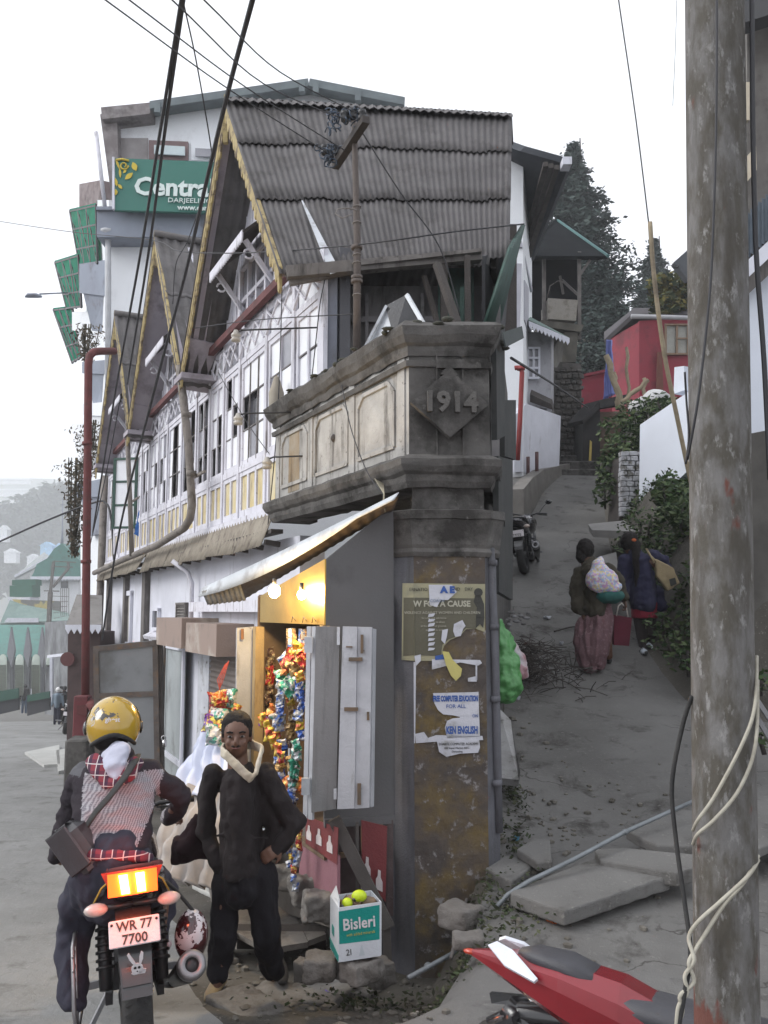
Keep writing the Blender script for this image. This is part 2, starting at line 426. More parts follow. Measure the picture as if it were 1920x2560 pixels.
def ground_mat(name, c1, c2, dirt, dirt2, crack=.5):
    m, nt, N, L, B = newmat(name); vec = coords(N, L)
    col = mix(N, L, ramp(N, L, nz(N, L, vec, .9, 6, .6), .35, .65), c1, c2)
    col = mix(N, L, ramp(N, L, nz(N, L, vec, 2.6, 8, .68, .4), .54, .68), col, dirt)
    col = mix(N, L, ramp(N, L, nz(N, L, vec, 28, 5, .7), .60, .68), col, dirt2)
    vo = N.new("ShaderNodeTexVoronoi"); vo.feature = 'DISTANCE_TO_EDGE'; vo.inputs['Scale'].default_value = .9
    wv = N.new("ShaderNodeVectorMath"); wv.operation = 'ADD'
    nn = N.new("ShaderNodeTexNoise"); nn.inputs['Scale'].default_value = 1.7; nn.inputs['Detail'].default_value = 6
    L.new(vec, nn.inputs['Vector']); L.new(vec, wv.inputs[0]); L.new(nn.outputs['Color'], wv.inputs[1]); L.new(wv.outputs[0], vo.inputs['Vector'])
    ck = ramp(N, L, vo.outputs['Distance'], .0, .012, (1, 1, 1), (0, 0, 0))
    gate = N.new("ShaderNodeMath"); gate.operation = 'MULTIPLY'
    L.new(ck, gate.inputs[0]); L.new(ramp(N, L, nz(N, L, vec, .7, 3), .47, .55), gate.inputs[1])
    g2 = N.new("ShaderNodeMath"); g2.operation = 'MULTIPLY'; L.new(gate.outputs[0], g2.inputs[0]); g2.inputs[1].default_value = crack
    col = mix(N, L, g2.outputs[0], col, dirt)
    L.new(col, B.inputs['Base Color']); B.inputs['Roughness'].default_value = .9; B.inputs['Specular IOR Level'].default_value = .3
    bp = N.new("ShaderNodeBump"); bp.inputs['Strength'].default_value = .7; bp.inputs['Distance'].default_value = .03
    bp2 = N.new("ShaderNodeBump"); bp2.inputs['Strength'].default_value = .55; bp2.inputs['Distance'].default_value = .008
    L.new(nz(N, L, vec, 7, 8, .7), bp.inputs['Height']); L.new(nz(N, L, vec, 120, 3, .6), bp2.inputs['Height'])
    L.new(bp.outputs[0], bp2.inputs['Normal']); L.new(bp2.outputs[0], B.inputs['Normal'])
    return m
M_STREET = ground_mat("worn_street_asphalt", (.25, .25, .245), (.19, .19, .185), (.13, .126, .12), (.29, .29, .28), .5)
M_LANE = ground_mat("patched_lane_concrete", (.165, .162, .156), (.115, .112, .107), (.05, .046, .042), (.19, .185, .175), 1)
M_DIRT = ground_mat("dirt_and_rubble", (.07, .064, .055), (.115, .107, .093), (.05, .045, .038), (.2, .19, .17), .3)
for k, m in (('street', M_STREET), ('lane', M_LANE), ('ground', M_DIRT)):
    tag(buckets[k].build(k, m, org=(0, 0, 0)), kind='structure')

# ================================================================ old timber house on the corner
HOUSE = thing('timber_house', F(4, 0, -2), 'old grey and white timber house with three steep gables and a corner parapet dated 1914', 'house')
# --- upper wall behind the windows, gable walls
w = MB(); w.mi = 0
w.slab([F(-1.29, 3.2, -.12), F(11, 3.2, -.12), F(11, 5.45, -.12), F(-1.29, 5.45, -.12)], .1)
w.build('inner_wall', pm("dim_room_wall", (.10, .10, .11), None, 3), HOUSE)
GAB = [(.67, 7.72), (4.5, 7.72), (8.2, 7.66)]
HWID = 1.90
for ps, pz in GAB:
    g = MB(); g.slab([F(ps - 1.55, 5.42, -.02), F(ps + 1.55, 5.42, -.02), F(ps + .1, pz - .1, -.02), F(ps - .1, pz - .1, -.02)], .08)
    for k in range(-9, 10):       # board joints
        zt = pz - .2 - abs(k * .19) * (pz - 5.2) / HWID
        if zt > 5.55: g.bar(F(ps + k * .19, 5.45, -.012), F(ps + k * .19, zt, -.012), .018, .012, FN)
    g.build('gable_wall', PAINT, HOUSE)
    # dormer window under the gable: frame, panes
    fr = MB(); s0, s1, z0, z1 = ps - .66, ps + .60, 5.50, 6.12
    for s_ in (s0, s0 + .32, s0 + .63, s0 + .94, s1): fr.bar(F(s_, z0, .03), F(s_, z1, .03), .05, .05, FN)
    for z_ in (z0, z0 + .22, z1): fr.bar(F(s0, z_, .032), F(s1, z_, .032), .045, .045, UP)
    f_ = fr.build('gable_window', PAINT, HOUSE)
    pn = MB(); pn.slab([F(s0, z0, .012), F(s1, z0, .012), F(s1, z1, .012), F(s0, z1, .012)], .012)
    pn.build('pane', GREYP, f_)
    # hood over it: a sloping board roof with scalloped trim and curled brackets
    hd = MB(); a0, a1 = ps - .62, ps + .66
    hd.slab([F(a0, 6.02, .37), F(a1, 6.02, .37), F(a1, 6.36, .0), F(a0, 6.36, .0)], .025)
    hp = hd.build('window_hood', DARKWOOD, HOUSE)
    tr = MB(); n = 20
    for i in range(n):
        sa, sb = lerp(a0, a1, i / n), lerp(a0, a1, (i + 1) / n)
        tr.prism([F(sa, 6.05, .375), F(sb, 6.05, .375), F(sb, 5.98, .375), F((sa * .3 + sb * .7), 5.93, .375), F((sa * .7 + sb * .3), 5.93, .375), F(sa, 5.98, .375)], FN * .015)
    tr.build('scalloped_trim', PAINT, hp)
    for s_ in (a0 + .12, a1 - .12):
        b = MB(); b.bar(F(s_, 5.62, .02), F(s_, 6.0, .32), .04, .05)
        b.tube([F(s_, 5.86 + .05 * math.sin(t * .7), .28 + .05 * math.cos(t * .7)) for t in range(9)], .012, 6)
        b.build('hood_bracket', PAINT, HOUSE)
# --- bargeboards with yellow fretwork, soffits, roofs
def barge(ps, pz, fs, fz, name='bargeboard', flip=1):
    n = max(8, int(math.hypot(fs - ps, fz - pz) / .13)); b = MB()
    o = .40
    def at(t, down): return F(lerp(ps, fs, t), lerp(pz, fz, t) - down, o)
    b.prism([at(0, -.03), at(1, -.03), at(1, .12), at(0, .12)], FN * .03)
    for i in range(n):
        t0, t1 = i / n, (i + 1) / n; tm = (t0 + t1) / 2; L_ = .20 + .02 * ((i * 7) % 3)
        b.prism([at(t0 + .001, .11), at(t1 - .001, .11), at(t1 - .001, .15), at(lerp(t0, t1, .66), L_), at(lerp(t0, t1, .34), L_), at(t0 + .001, .15)], FN * .024)
    b.build(name, YELB, HOUSE)
    s = MB(); s.slab([F(ps, pz - .04, .40), F(fs, fz - .04, .40), F(fs, fz - .04, -.05), F(ps, pz - .04, -.05)], .02)
    s.build('soffit', SOFFIT, HOUSE)
for gi, (ps, pz) in enumerate(GAB):
    barge(ps, pz, ps - 1.92, 5.16); barge(ps, pz, ps + 1.95, 5.08)
    # boxed eave end where the gables meet
    e = MB(); e.slab([F(ps + 1.55, 5.55, .40), F(ps + 2.02, 5.02, .40), F(ps + 2.02, 5.0, .0), F(ps + 1.55, 5.5, .0)], .06)
    e.box(F(ps + 1.9, 5.12, .2), (.42, .5, .07), math.atan2(FD.y, FD.x))
    e.build('boxed_eave', SOFFIT, HOUSE)
    # finial drop at the peak
    fi = MB(); fi.bar(F(ps, pz - .45, .41), F(ps, pz + .10, .41), .05, .05); fi.build('finial', YELB, HOUSE)
back = -FN * 3.6
for gi, (ps, pz) in enumerate(GAB):
    pk = F(ps, pz + .03, .44)
    if gi == 0:
        pb = P(1280, 294, 9.32); rf = F(-1.30, 5.10, .44); rb = P(1274, 652, 7.75)
        r = MB()
        n = 44; rows = 12
        nr = (pb - pk).cross(rf - pk).normalized(); nr = nr if nr.z > 0 else -nr
        # three overlapping rows of sheets, each row tucked under the one above
        cuts = [0, .30, .63, 1.0]
        for k in range(3):
            def fn(x, y, k=k):
                t = lerp(cuts[k] - (.02 if k else 0), cuts[k + 1], y)
                lo_ = .014 * math.sin(int(x * 11) * 2.3) * (1.4 if k == 2 else .5)
                p = lerp(lerp(pk, pb, x), lerp(rf, rb, x), t + (lo_ if y > .99 else 0))
                q = int(x * 9)
                return p + nr * (.010 * math.sin(x * n * 2 * math.pi) + .012 * (2 - k) - .012 * (1 - y) + .004 * ((q * 13) % 3))
            r.grid(fn, n * 5, 4, .006, -nr)
        rr = r.build('roof', ROOFG, HOUSE, smooth=True)
        rc = MB(); rc.corr(pk + UP * .05, pb + UP * .05, pk + (rf - pk) * .045 + nr * .08, pb + (rb - pb) * .045 + nr * .08, 34, .012)
        rc.corr(pb + UP * .05, pk + UP * .05, pb + V((.05, .25, -.18)), pk + V((.05, .25, -.18)), 34, .012)
        rc.build('ridge_cap', ROOFG, rr)
        # bright flashing strip, pale patch marks
        fl = MB(); fl.slab([lerp(lerp(pk, pb, .165), lerp(rf, rb, .165), .66) + nr * .05, lerp(lerp(pk, pb, .172), lerp(rf, rb, .17), .66) + nr * .05,
                            lerp(lerp(pk, pb, .25), lerp(rf, rb, .245), 1.02) + nr * .035, lerp(lerp(pk, pb, .2), lerp(rf, rb, .2), 1.03) + nr * .035], .004)
        fl.build('tin_flashing', GALV, rr)
        lf = F(2.62, 5.06, .44)
        r2 = MB(); r2.corr(pk, pb + V((0, 0, 0)), lf, lf + V((3.0, 1.3, 0)), 30, .012); r2.build('roof', ROOFG, HOUSE, smooth=True)
        # gable end facing the lane
        ge = MB(); ge.slab([pb + V((-.12, .0, -.05)), rb + V((-.12, .05, -.05)), rb + V((-.05, .6, -.1)), P(1262, 560, 10.6)], .05)
        ge.build('end_boards', DARKWOOD, HOUSE)
        # eave beam and loose timbers below the sheets
        e = MB(); e.bar(P(716, 683, 7.25), P(1200, 640, 7.55), .10, .10); e.bar(P(722, 700, 7.3), P(868, 672, 7.4), .06, .10)
        e.bar(P(1200, 632, 7.5), P(880, 668, 7.35), .14, .03)
        e.build('eave_beam', TIMBER, HOUSE)
    else:
        for sg, nm in ((-1, 'a'), (1, 'b')):
            ft = F(ps + sg * 1.98, 5.03, .44)
            r2 = MB(); r2.corr(pk, pk + back, ft, ft + back, 26, .014, rows=3)
            for t in (.42,): 
                q0, q1 = lerp(pk, ft, t), lerp(pk + back, ft + back, t)
                r2.corr(q0 + UP * .02, q1 + UP * .02, lerp(pk, ft, t + .02) + UP * .01, lerp(pk + back, ft + back, t + .02) + UP * .01, 26, .014)
            r2.build('roof', ROOFG, HOUSE, smooth=True)
        rc = MB(); rc.tube([pk + UP * .03, pk + back + UP * .03], .06, 8); rc.build('ridge_cap', ROOFG, HOUSE)
# --- red fascia and cill mouldings
b = MB(); b.bar(F(-.95, 5.44, .10), F(11.1, 5.40, .10), .07, .08); b.build('red_gutter', RUSTRED, HOUSE)
b = MB(); b.bar(F(-1.3, 5.36, .018), F(11, 5.34, .018), .08, .03, FN); b.bar(F(-1.3, 5.03, .018), F(11, 5.03, .018), .06, .03, FN)
b.bar(F(-1.3, 3.80, .018), F(11, 3.80, .018), .07, .034, FN); b.bar(F(-1.3, 3.22, .03), F(11, 3.2, .03), .07, .06, FN)
b.build('rails', PAINT, HOUSE)
# --- posts
PS = [-1.24, -.53, .30, 1.26, 1.93, 2.59, 3.28, 4.13, 5.09, 5.77, 6.52, 7.19, 7.90, 8.65, 9.37, 10.04, 10.96]
for s_ in PS:
    b = MB(); b.bar(F(s_, 3.2, .022), F(s_, 5.42, .022), .07 if s_ > -1 else .14, .04, FN); b.build('post', PAINT, HOUSE)
MUNT = pm('dark_muntin', (.10, .09, .09), (.22, .21, .21), 9)
# --- bays: lattice transom, window with muntins and panes, slatted panel below
rd = random.Random(4)
DK = {0: [], 1: [(0, 0)], 2: [(1, 1), (2, 1)], 3: [(0, 1), (1, 2)], 4: [(0, 0), (0, 1), (1, 0)], 5: [(0, 0), (0, 1), (0, 2), (1, 0), (1, 2)],
      6: [(0, 1), (0, 2), (1, 0), (1, 1)], 7: [(1, 0), (1, 1), (1, 2)], 8: [(0, 0), (1, 1)], 9: [(0, 1)], 10: [(0, 0), (0, 2), (1, 1)], 11: [(1, 2)], 12: [], 13: [(0, 0)], 14: [], 15: [(0, 2), (0, 1), (1, 0)]}
for i in range(len(PS) - 1):
    a, c = PS[i] + .045, PS[i + 1] - .045; wd = c - a
    t = MB(); nx_ = max(2, round(wd / .3))
    for k in range(nx_):
        x0, x1 = lerp(a, c, k / nx_), lerp(a, c, (k + 1) / nx_)
        t.bar(F(x0, 5.07, .05), F(x1, 5.32, .05), .018, .018, FN); t.bar(F(x1, 5.07, .055), F(x0, 5.32, .055), .018, .018, FN)
    tp = t.build('lattice_transom', PAINT, HOUSE)
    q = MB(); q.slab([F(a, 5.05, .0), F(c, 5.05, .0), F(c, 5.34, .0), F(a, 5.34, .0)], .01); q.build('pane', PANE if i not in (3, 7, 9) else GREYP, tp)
    cols = 3 if wd > .78 else 2; rows = 3
    f = MB()
    for x in (a + .03, c - .03): f.bar(F(x, 3.84, .014), F(x, 5.0, .014), .04, .022, FN)
    for z in (3.86, 4.97): f.bar(F(a, z, .013), F(c, z, .013), .05, .022, FN)
    if cols == 2: f.bar(F((a + c) / 2, 3.84, .013), F((a + c) / 2, 5.0, .013), .04, .02, FN)
    wf = f.build('window', PAINT, HOUSE)
    f = MB()
    if cols == 3:
        for k in (1, 2): f.bar(F(lerp(a, c, k / cols), 3.84, .02), F(lerp(a, c, k / cols), 5.0, .008), .016, .014, FN)
    for k in range(1, rows):
        z = lerp(3.86, 4.97, k / rows); f.bar(F(a, z, .008), F(c, z, .008), .014, .014, FN)
    f.build('muntins', MUNT, wf)
    panes = {0: MB(), 1: MB(), 2: MB()}
    for cx_ in range(cols):
        for cz_ in range(rows):
            kind = 0
            if (cx_, cz_) in DK.get(i, []): kind = 1
            elif rd.random() < .14: kind = 2
            x0, x1 = lerp(a, c, cx_ / cols) + .012, lerp(a, c, (cx_ + 1) / cols) - .012
            z0, z1 = lerp(3.86, 4.97, cz_ / rows) + .01, lerp(3.86, 4.97, (cz_ + 1) / rows) - .01
            o = .004 - (.05 if kind == 1 else 0) + rd.uniform(-.003, .003)
            panes[kind].slab([F(x0, z0, o), F(x1, z0, o), F(x1, z1, o + rd.uniform(-.004, .004)), F(x0, z1, o)], .006)
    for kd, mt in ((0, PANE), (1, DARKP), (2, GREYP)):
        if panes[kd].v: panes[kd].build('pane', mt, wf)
    # lower panel
    p = MB(); p.slab([F(a, 3.2, .0), F(c, 3.2, .0), F(c, 3.82, .0), F(a, 3.82, .0)], .02); ns = 3 if cols == 3 else 2
    for k in range(ns + 1): x = lerp(a + .02, c - .02, k / ns); p.bar(F(x, 3.24, .014), F(x, 3.78, .014), .055, .02, FN)
    p.bar(F(a, 3.30, .014), F(c, 3.30, .014), .07, .022, FN); p.bar(F(a, 3.74, .014), F(c, 3.74, .014), .05, .022, FN)
    pp = p.build('lower_panel', PAINT, HOUSE)
    yp = MB()
    for k in range(ns):
        x0, x1 = lerp(a + .02, c - .02, k / ns) + .035, lerp(a + .02, c - .02, (k + 1) / ns) - .035
        if rd.random() < .93: yp.slab([F(x0, 3.34, .007), F(x1, 3.34, .007), F(x1, 3.72, .007), F(x0, 3.72, .007)], .005)
    if yp.v: yp.build('panel_insert', YPAN, pp)
# open green casement near the far end
g = MB(); c0 = F(S(346, 1230)[0], 0, .04); od = (FN * .8 + FD * .6).normalized()
def OG(t, z): return c0 + od * t + UP * z
for t in (0, .42): g.bar(OG(t, 3.68), OG(t, 4.95), .05, .05)
for z in (3.7, 4.1, 4.52, 4.93): g.bar(OG(0, z), OG(.42, z), .06 if z in (3.7, 4.93) else .025, .04, UP)
gp = g.build('green_casement', pm("dark_green_paint", (.02, .06, .045), (.03, .09, .065), 5, dirt=(.02, .03, .025), dscale=6, rough=.5), HOUSE)
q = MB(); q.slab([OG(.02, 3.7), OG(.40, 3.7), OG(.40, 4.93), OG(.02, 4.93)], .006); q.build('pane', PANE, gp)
# --- metal apron (pent) below the upper floor
ap = MB(); rd = random.Random(9); s_ = -.1
while s_ < 11.1:
    wdt = rd.uniform(.7, 1.3); e_ = min(s_ + wdt, 11.3); j0, j1 = rd.uniform(-.03, .03), rd.uniform(-.03, .03)
    a, b2, c2, d2 = F(s_, 3.21, .05), F(e_ - .01, 3.21, .05), F(s_, 2.87 + j0, .20 + j0), F(e_ - .01, 2.87 + j1, .20 + j1)
    ap.corr(a, b2, c2, d2, max(3, int(wdt / .11)), .010, .005, 4, 2); s_ = e_
ap.build('tin_apron', pm("brown_stained_tin", (.20, .17, .135), (.28, .25, .20), 5, dirt=(.09, .07, .055), dscale=6, streak=True, rough=.75, bump=.2), HOUSE, smooth=True)
ap = MB(); ap.slab([F(-.2, 2.98, .0), F(11.2, 2.98, .0), F(11.2, 2.98, .12), F(-.2, 2.98, .12)], .04)
for k in range(22): ap.bar(F(-.1 + k * .52, 2.88, .0), F(-.1 + k * .52, 2.90, .15), .05, .05)
ap.build('apron_frame', DARKWOOD, HOUSE)
# --- ground floor wall with piers, windows, vent
g = MB(); g.slab([F(-.4, -.6, -.1), F(11.1, -.9, -.1), F(11.1, 2.95, -.1), F(-.4, 2.95, -.1)], .25)
g.build('lower_wall', PAINT2, HOUSE)
for s_, wd in ((11.0, .22), (8.9, .2), (6.95, .28)):
    b = MB(); b.bar(F(s_, -.8, -.07), F(s_, 2.95, -.07), wd, .12, FN); b.build('dark_pier', pm("stained_brown_pier", (.10, .09, .085), (.17, .155, .15), 4, dirt=(.04, .035, .03), streak=True), HOUSE)
def lw(s0, s1, z0, z1, mt, name, dep=.03, fr=.04, frm=PAINT2):
    f = MB()
    for x in (s0, s1): f.bar(F(x, z0, -.07), F(x, z1, -.07), fr, .05, FN)
    for z in (z0, z1): f.bar(F(s0 - fr / 2, z, -.068), F(s1 + fr / 2, z, -.068), fr, .054, FN)
    f_ = f.build(name, frm, HOUSE); q = MB(); q.slab([F(s0, z0, -.08), F(s1, z0, -.08), F(s1, z1, -.08), F(s0, z1, -.08)], .015); q.build('pane', mt, f_); return f_
sz = lambda u, v: S(u, v, -.1)
lw(8.42, 9.2, 1.62, 2.56, pm("cream_board_window", (.36, .34, .32), None, 4), 'lower_window', fr=.09)
lw(5.9, 6.32, 1.95, 2.26, DARKP, 'lower_window', fr=.05)
v_ = lw(4.05, 4.6, 2.02, 2.34, DARKP, 'wall_vent', fr=.03, frm=TIMBER)
b = MB()
for k in range(7): b.slab([F(4.07, 2.05 + k * .042, -.05), F(4.58, 2.05 + k * .042, -.05), F(4.58, 2.08 + k * .042, -.075), F(4.07, 2.08 + k * .042, -.075)], .008)
b.build('louvre', TIMBER, v_)
b = MB(); b.slab([F(3.9, 1.84, .06), F(6.5, 1.84, .06), F(6.5, 1.92, -.1), F(3.9, 1.92, -.1)], .06); b.build('door_head_ledge', PAINT, HOUSE)
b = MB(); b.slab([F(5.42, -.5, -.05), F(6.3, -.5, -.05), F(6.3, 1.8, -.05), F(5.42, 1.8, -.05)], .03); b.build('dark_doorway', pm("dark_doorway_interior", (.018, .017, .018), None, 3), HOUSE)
def door_leaf(name, pts, mt_frame, mt_panel, rows, parent, fw=.07):
    a, b_, c, d = [V(p) for p in pts]     # bottom-left, bottom-right, top-right, top-left
    nr = (b_ - a).cross(d - a).normalized(); m = MB(); m.slab([a, b_, c, d], .025); leaf = m.build(name, mt_panel, parent)
    f = MB()
    f.bar(a + nr * .012, d + nr * .012, fw, .03, nr); f.bar(b_ + nr * .012, c + nr * .012, fw, .03, nr)
    for t in rows: f.bar(lerp(a, d, t) + nr * .014, lerp(b_, c, t) + nr * .014, fw, .03, nr)
    f.build('door_frame', mt_frame, leaf); return leaf
GPANEL = pm("dented_grey_sheet", (.23, .24, .25), (.17, .18, .19), 1.6, dirt=(.12, .12, .12), dscale=1.6, rough=.5, bump=.12, bscale=5)
BROWNF = pm("rusty_brown_frame", (.085, .07, .062), (.13, .11, .10), 6, dirt=(.16, .1, .06), dscale=9)
Yd = 11.9
leaf = door_leaf('open_gate_leaf', [P(247, 2010, Yd), P(395, 2025, Yd + .1), P(388, 1600, Yd + .1), P(240, 1615, Yd)], BROWNF, GPANEL, (.02, .28, .68, .98), HOUSE)
b = MB(); b.bar(P(405, 2025, Yd + .15), P(401, 1602, Yd + .15), .09, .06); b.build('gate_stile', DARKWOOD, HOUSE)
b = MB(); b.tube([P(411, 1850, 11.7), P(411, 1866, 11.7)], .03, 8); b.tube([P(409, 1845, 11.7) + V((.03 * math.sin(t), 0, .03 * math.cos(t))) for t in [k * .6 for k in range(11)]], .007, 5); b.build('padlock', CHROME, HOUSE)
leaf = door_leaf('white_gate_leaf', [F(5.35, -.45, .0), F(3.7, -.45, .02), F(3.7, 1.78, .02), F(5.35, 1.78, .0)], PAINT2, pm("pale_grey_door_sheet", (.36, .39, .40), (.30, .33, .34), 1.6, dirt=(.2, .21, .21), dscale=2), (.02, .3, .98), HOUSE)
b = MB(); b.bar(F(4.85, -.45, .04), F(4.85, 1.75, .04), .035, .03, FN); b.build('rust_strip', BROWNF, leaf)
# peeling pier, shutter box and rolled shutter beside it
b = MB(); b.slab([F(2.55, -.5, -.02), F(3.1, -.5, -.02), F(3.1, 1.8, -.02), F(2.55, 1.8, -.02)], .1); b.build('white_pier', pm("peeling_white_pier", (.5, .52, .56), (.4, .41, .45), 4, dirt2=(.12, .11, .1), d2s=6, d2lo=.6, d2hi=.65, dirt=(.25, .24, .24), dscale=5), HOUSE)
b = MB(); n = 34
b.grid(lambda x, y: F(lerp(.6, 2.5, x), lerp(-.4, 1.85, y), -.02 + .012 * math.sin(y * n * 6.283)), 1, n * 4, .01, -FN); b.build('rolling_shutter', pm("brown_slatted_shutter", (.17, .14, .125), (.12, .1, .09), 3, rough=.5), HOUSE, smooth=True)
b = MB(); b.box((F(3.2, 1.97, .12)), (1.5, .46, .36), math.atan2(FD.y, FD.x)); b.box(F(1.7, 1.93, .1), (1.4, .42, .34), math.atan2(FD.y, FD.x))
BOXP = pm("beige_brown_box_board", (.27, .205, .175), (.36, .31, .27), 1.2, lo=.48, hi=.54, dirt=(.2, .16, .14), dscale=3)
b.build('shutter_box', BOXP, HOUSE)
b = MB(); b.bar(F(-.3, 2.29, .0), F(3.3, 2.29, .0), .14, .12, UP); b.build('shop_beam', PAINT, HOUSE)
# --- down pipes on the front
PIPE = pm("old_grey_brown_pipe", (.17, .15, .135), (.23, .205, .185), 5, dirt=(.08, .07, .06), dscale=6)
b = MB(); b.tube([F(2.62, 5.3, .42), F(2.55, 4.3, .30), F(2.45, 3.52, .26), F(2.50, 3.36, .27), F(2.75, 3.27, .28), F(4.5, 3.17, .26), F(7.5, 3.12, .24), F(11.0, 3.02, .26)], .05, 10)
for q in (F(2.47, 3.95, .27), F(2.57, 4.7, .33)): b.tube([q, q - UP * .06], .062, 10)
b.bar(F(2.1, 3.9, .2), F(2.8, 3.9, .2), .03, .03); b.build('drain_pipe', PIPE, HOUSE)
b = MB(); b.tube([F(6.55, 5.15, .40), F(6.5, 4.2, .34), F(6.45, 3.12, .28)], .04, 8); b.bar(F(6.2, 4.05, .25), F(7.0, 4.05, .25), .03, .03); b.build('drain_pipe', PIPE, HOUSE)
b = MB(); b.tube([F(11.15, 5.1, .1), F(11.2, 2.0, .1), F(11.2, -.8, .1)], .08, 8); b.build('drain_pipe', PIPE, HOUSE)
b = MB(); b.tube([F(3.55, 2.9, .25), F(3.5, 2.75, .05), F(3.45, 2.6, -.0), F(3.45, 2.0, .0)], .03, 8); b.build('drain_pipe', PAINT, HOUSE)
# insulators and brackets by the corner post
for s_, z_, o_ in ((-.62, 4.72, .62), (-.5, 3.98, .55), (-.75, 3.55, .35)):
    c0 = F(s_, z_, o_); b = MB(); b.lathe([(.018, -.05), (.04, -.045), (.045, -.02), (.032, -.01), (.045, 0), (.045, .02), (.03, .035), (.02, .06)], 10, c0)
    q = b.build('insulator', PORC, HOUSE)
    b = MB(); b.tube([c0 + UP * .04, c0 + UP * .06 + V((.06, 0, 0)), F(s_ - .5, z_ + .02, .03)], .008, 6); b.build('bracket', BLACKM, q)
# a cloth bundle stuffed in a window
b = MB(); c0 = F(-.30, 4.22, .12)
b.tube([c0 + UP * .24, c0 + UP * .1, c0 - UP * .05, c0 - UP * .2], [.03, .075, .07, .02], 9, round_=True); b.build('cloth_bundle', pm("grey_brown_rag", (.3, .27, .22), None, 6), HOUSE)

# ---------------------------------------------------------------- parapet block, cornices and corner pillar (part of the house)
PL_ = P(690, 1120, 8.2); PC = P(1022, 980, 5.8); PR = P(1218, 980, 5.86)
path = [V((PL_.x + .32, PL_.y + .12, 0)), V((PL_.x, PL_.y, 0)), V((PC.x, PC.y, 0)), V((PR.x, PR.y, 0)), V((PR.x + .12, PR.y + .85, 0))]
def offs(path):
    res = []
    for i in range(len(path)):
        ns = []
        if i > 0: d = (path[i] - path[i - 1]).normalized(); ns.append(V((d.y, -d.x, 0)))
        if i < len(path) - 1: d = (path[i + 1] - path[i]).normalized(); ns.append(V((d.y, -d.x, 0)))
        if len(ns) == 2:
            m = (ns[0] + ns[1]).normalized(); m = m / max(.4, m.dot(ns[0]))
        else: m = ns[0]
        res.append(m)
    return res
def sweep(mb, path, prof, close=True):
    """profile (out, z) carried along a plan path; outward is to the right of travel"""
    om = offs(path); pts = []; n = len(prof)
    for p, m in zip(path, om):
        for o, z in prof: pts.append(V((p.x + m.x * o, p.y + m.y * o, z)))
    fs = []
    for i in range(len(path) - 1):
        for k in range(n):
            l = (k + 1) % n; fs.append((i * n + k, (i + 1) * n + k, (i + 1) * n + l, i * n + l))
    fs += [list(range(n)), list(range((len(path) - 1) * n, len(path) * n))[::-1]]
    return mb.add(pts, fs, False)
def jitter(mb, amp, sc=9, seed=0):
    for i, p in enumerate(mb.v): mb.v[i] = p + V((noise.noise(p * sc + V((seed, 0, 0))), noise.noise(p * sc + V((5, seed, 0))), noise.noise(p * sc + V((0, 9, seed))))) * amp
    return mb
def dense(path, st=.14):
    out = [path[0]]
    for a, c in zip(path, path[1:]):
        n = max(1, int((c - a).length / st))
        # doubled points next to the corner keep the mitre sharp
        for k in range(1, n + 1): out.append(lerp(a, c, k / n))
    return out
dp = dense(path)
m = MB(); sweep(m, dp, [(-.22, 3.24), (0, 3.24), (0, 3.98), (-.22, 3.98)]); par = m.build('parapet_wall', [CONCL], HOUSE)
# darker concrete on the corner face itself
cf = [PC + (PC - PL_).normalized() * -.12, PC, PR, path[4]]; cf = [V((p.x, p.y, 0)) for p in cf]
m = MB(); sweep(m, dense(cf[1:4]), [(-.05, 3.2), (.012, 3.2), (.012, 3.99), (-.05, 3.99)])
x0, x1 = P(1092, 980, 5.79), P(1158, 980, 5.79)
m.bar(V((x0.x, 5.81, 3.26)), V((x0.x, 5.81, 3.96)), .010, .045, V((0, 1, 0))); m.bar(V((x1.x, 5.82, 3.26)), V((x1.x, 5.82, 3.96)), .010, .045, V((0, 1, 0)))
m.bar(V((x0.x - .0, 5.795, 3.90)), V((x1.x + .12, 5.80, 3.90)), .035, .06, UP)
m.build('corner_face', CONC, HOUSE)
m = MB(); sweep(m, dp, [(-.26, 3.96), (.02, 3.96), (.03, 3.99), (.035, 4.02), (.06, 4.04), (.085, 4.09), (.095, 4.15), (.05, 4.19), (-.1, 4.20), (-.26, 4.17)]); jitter(m, .022, 7)
m.build('parapet_coping', CONC, HOUSE)
m = MB(); sweep(m, dp, [(-.05, 3.88), (.03, 3.88), (.035, 3.92), (-.05, 3.92)]); jitter(m, .004); m.build('thin_moulding', CONC, HOUSE)
m = MB(); sweep(m, dp, [(-.25, 3.06), (.02, 3.06), (.04, 3.10), (.045, 3.14), (.07, 3.16), (.09, 3.20), (.09, 3.245), (.04, 3.27), (.0, 3.29), (-.25, 3.29)]); jitter(m, .012, 8, 3)
m.build('base_cornice', CONC, HOUSE)
# rough coping lumps
m = MB(); rd = random.Random(5)
for k in range(60):
    i = rd.randrange(len(dp) - 1); p = lerp(dp[i], dp[i + 1], rd.random()); o = offs([dp[i], dp[i + 1]])[0]
    m.ell(p + o * rd.uniform(-.05, .12) + UP * rd.uniform(4.15, 4.19), (rd.uniform(.02, .06), rd.uniform(.02, .05), rd.uniform(.01, .022)), None, 6, 4)
m.build('moss_lumps', pm("dark_moss", (.03, .032, .022), (.055, .055, .04), 20, bump=.5), HOUSE)
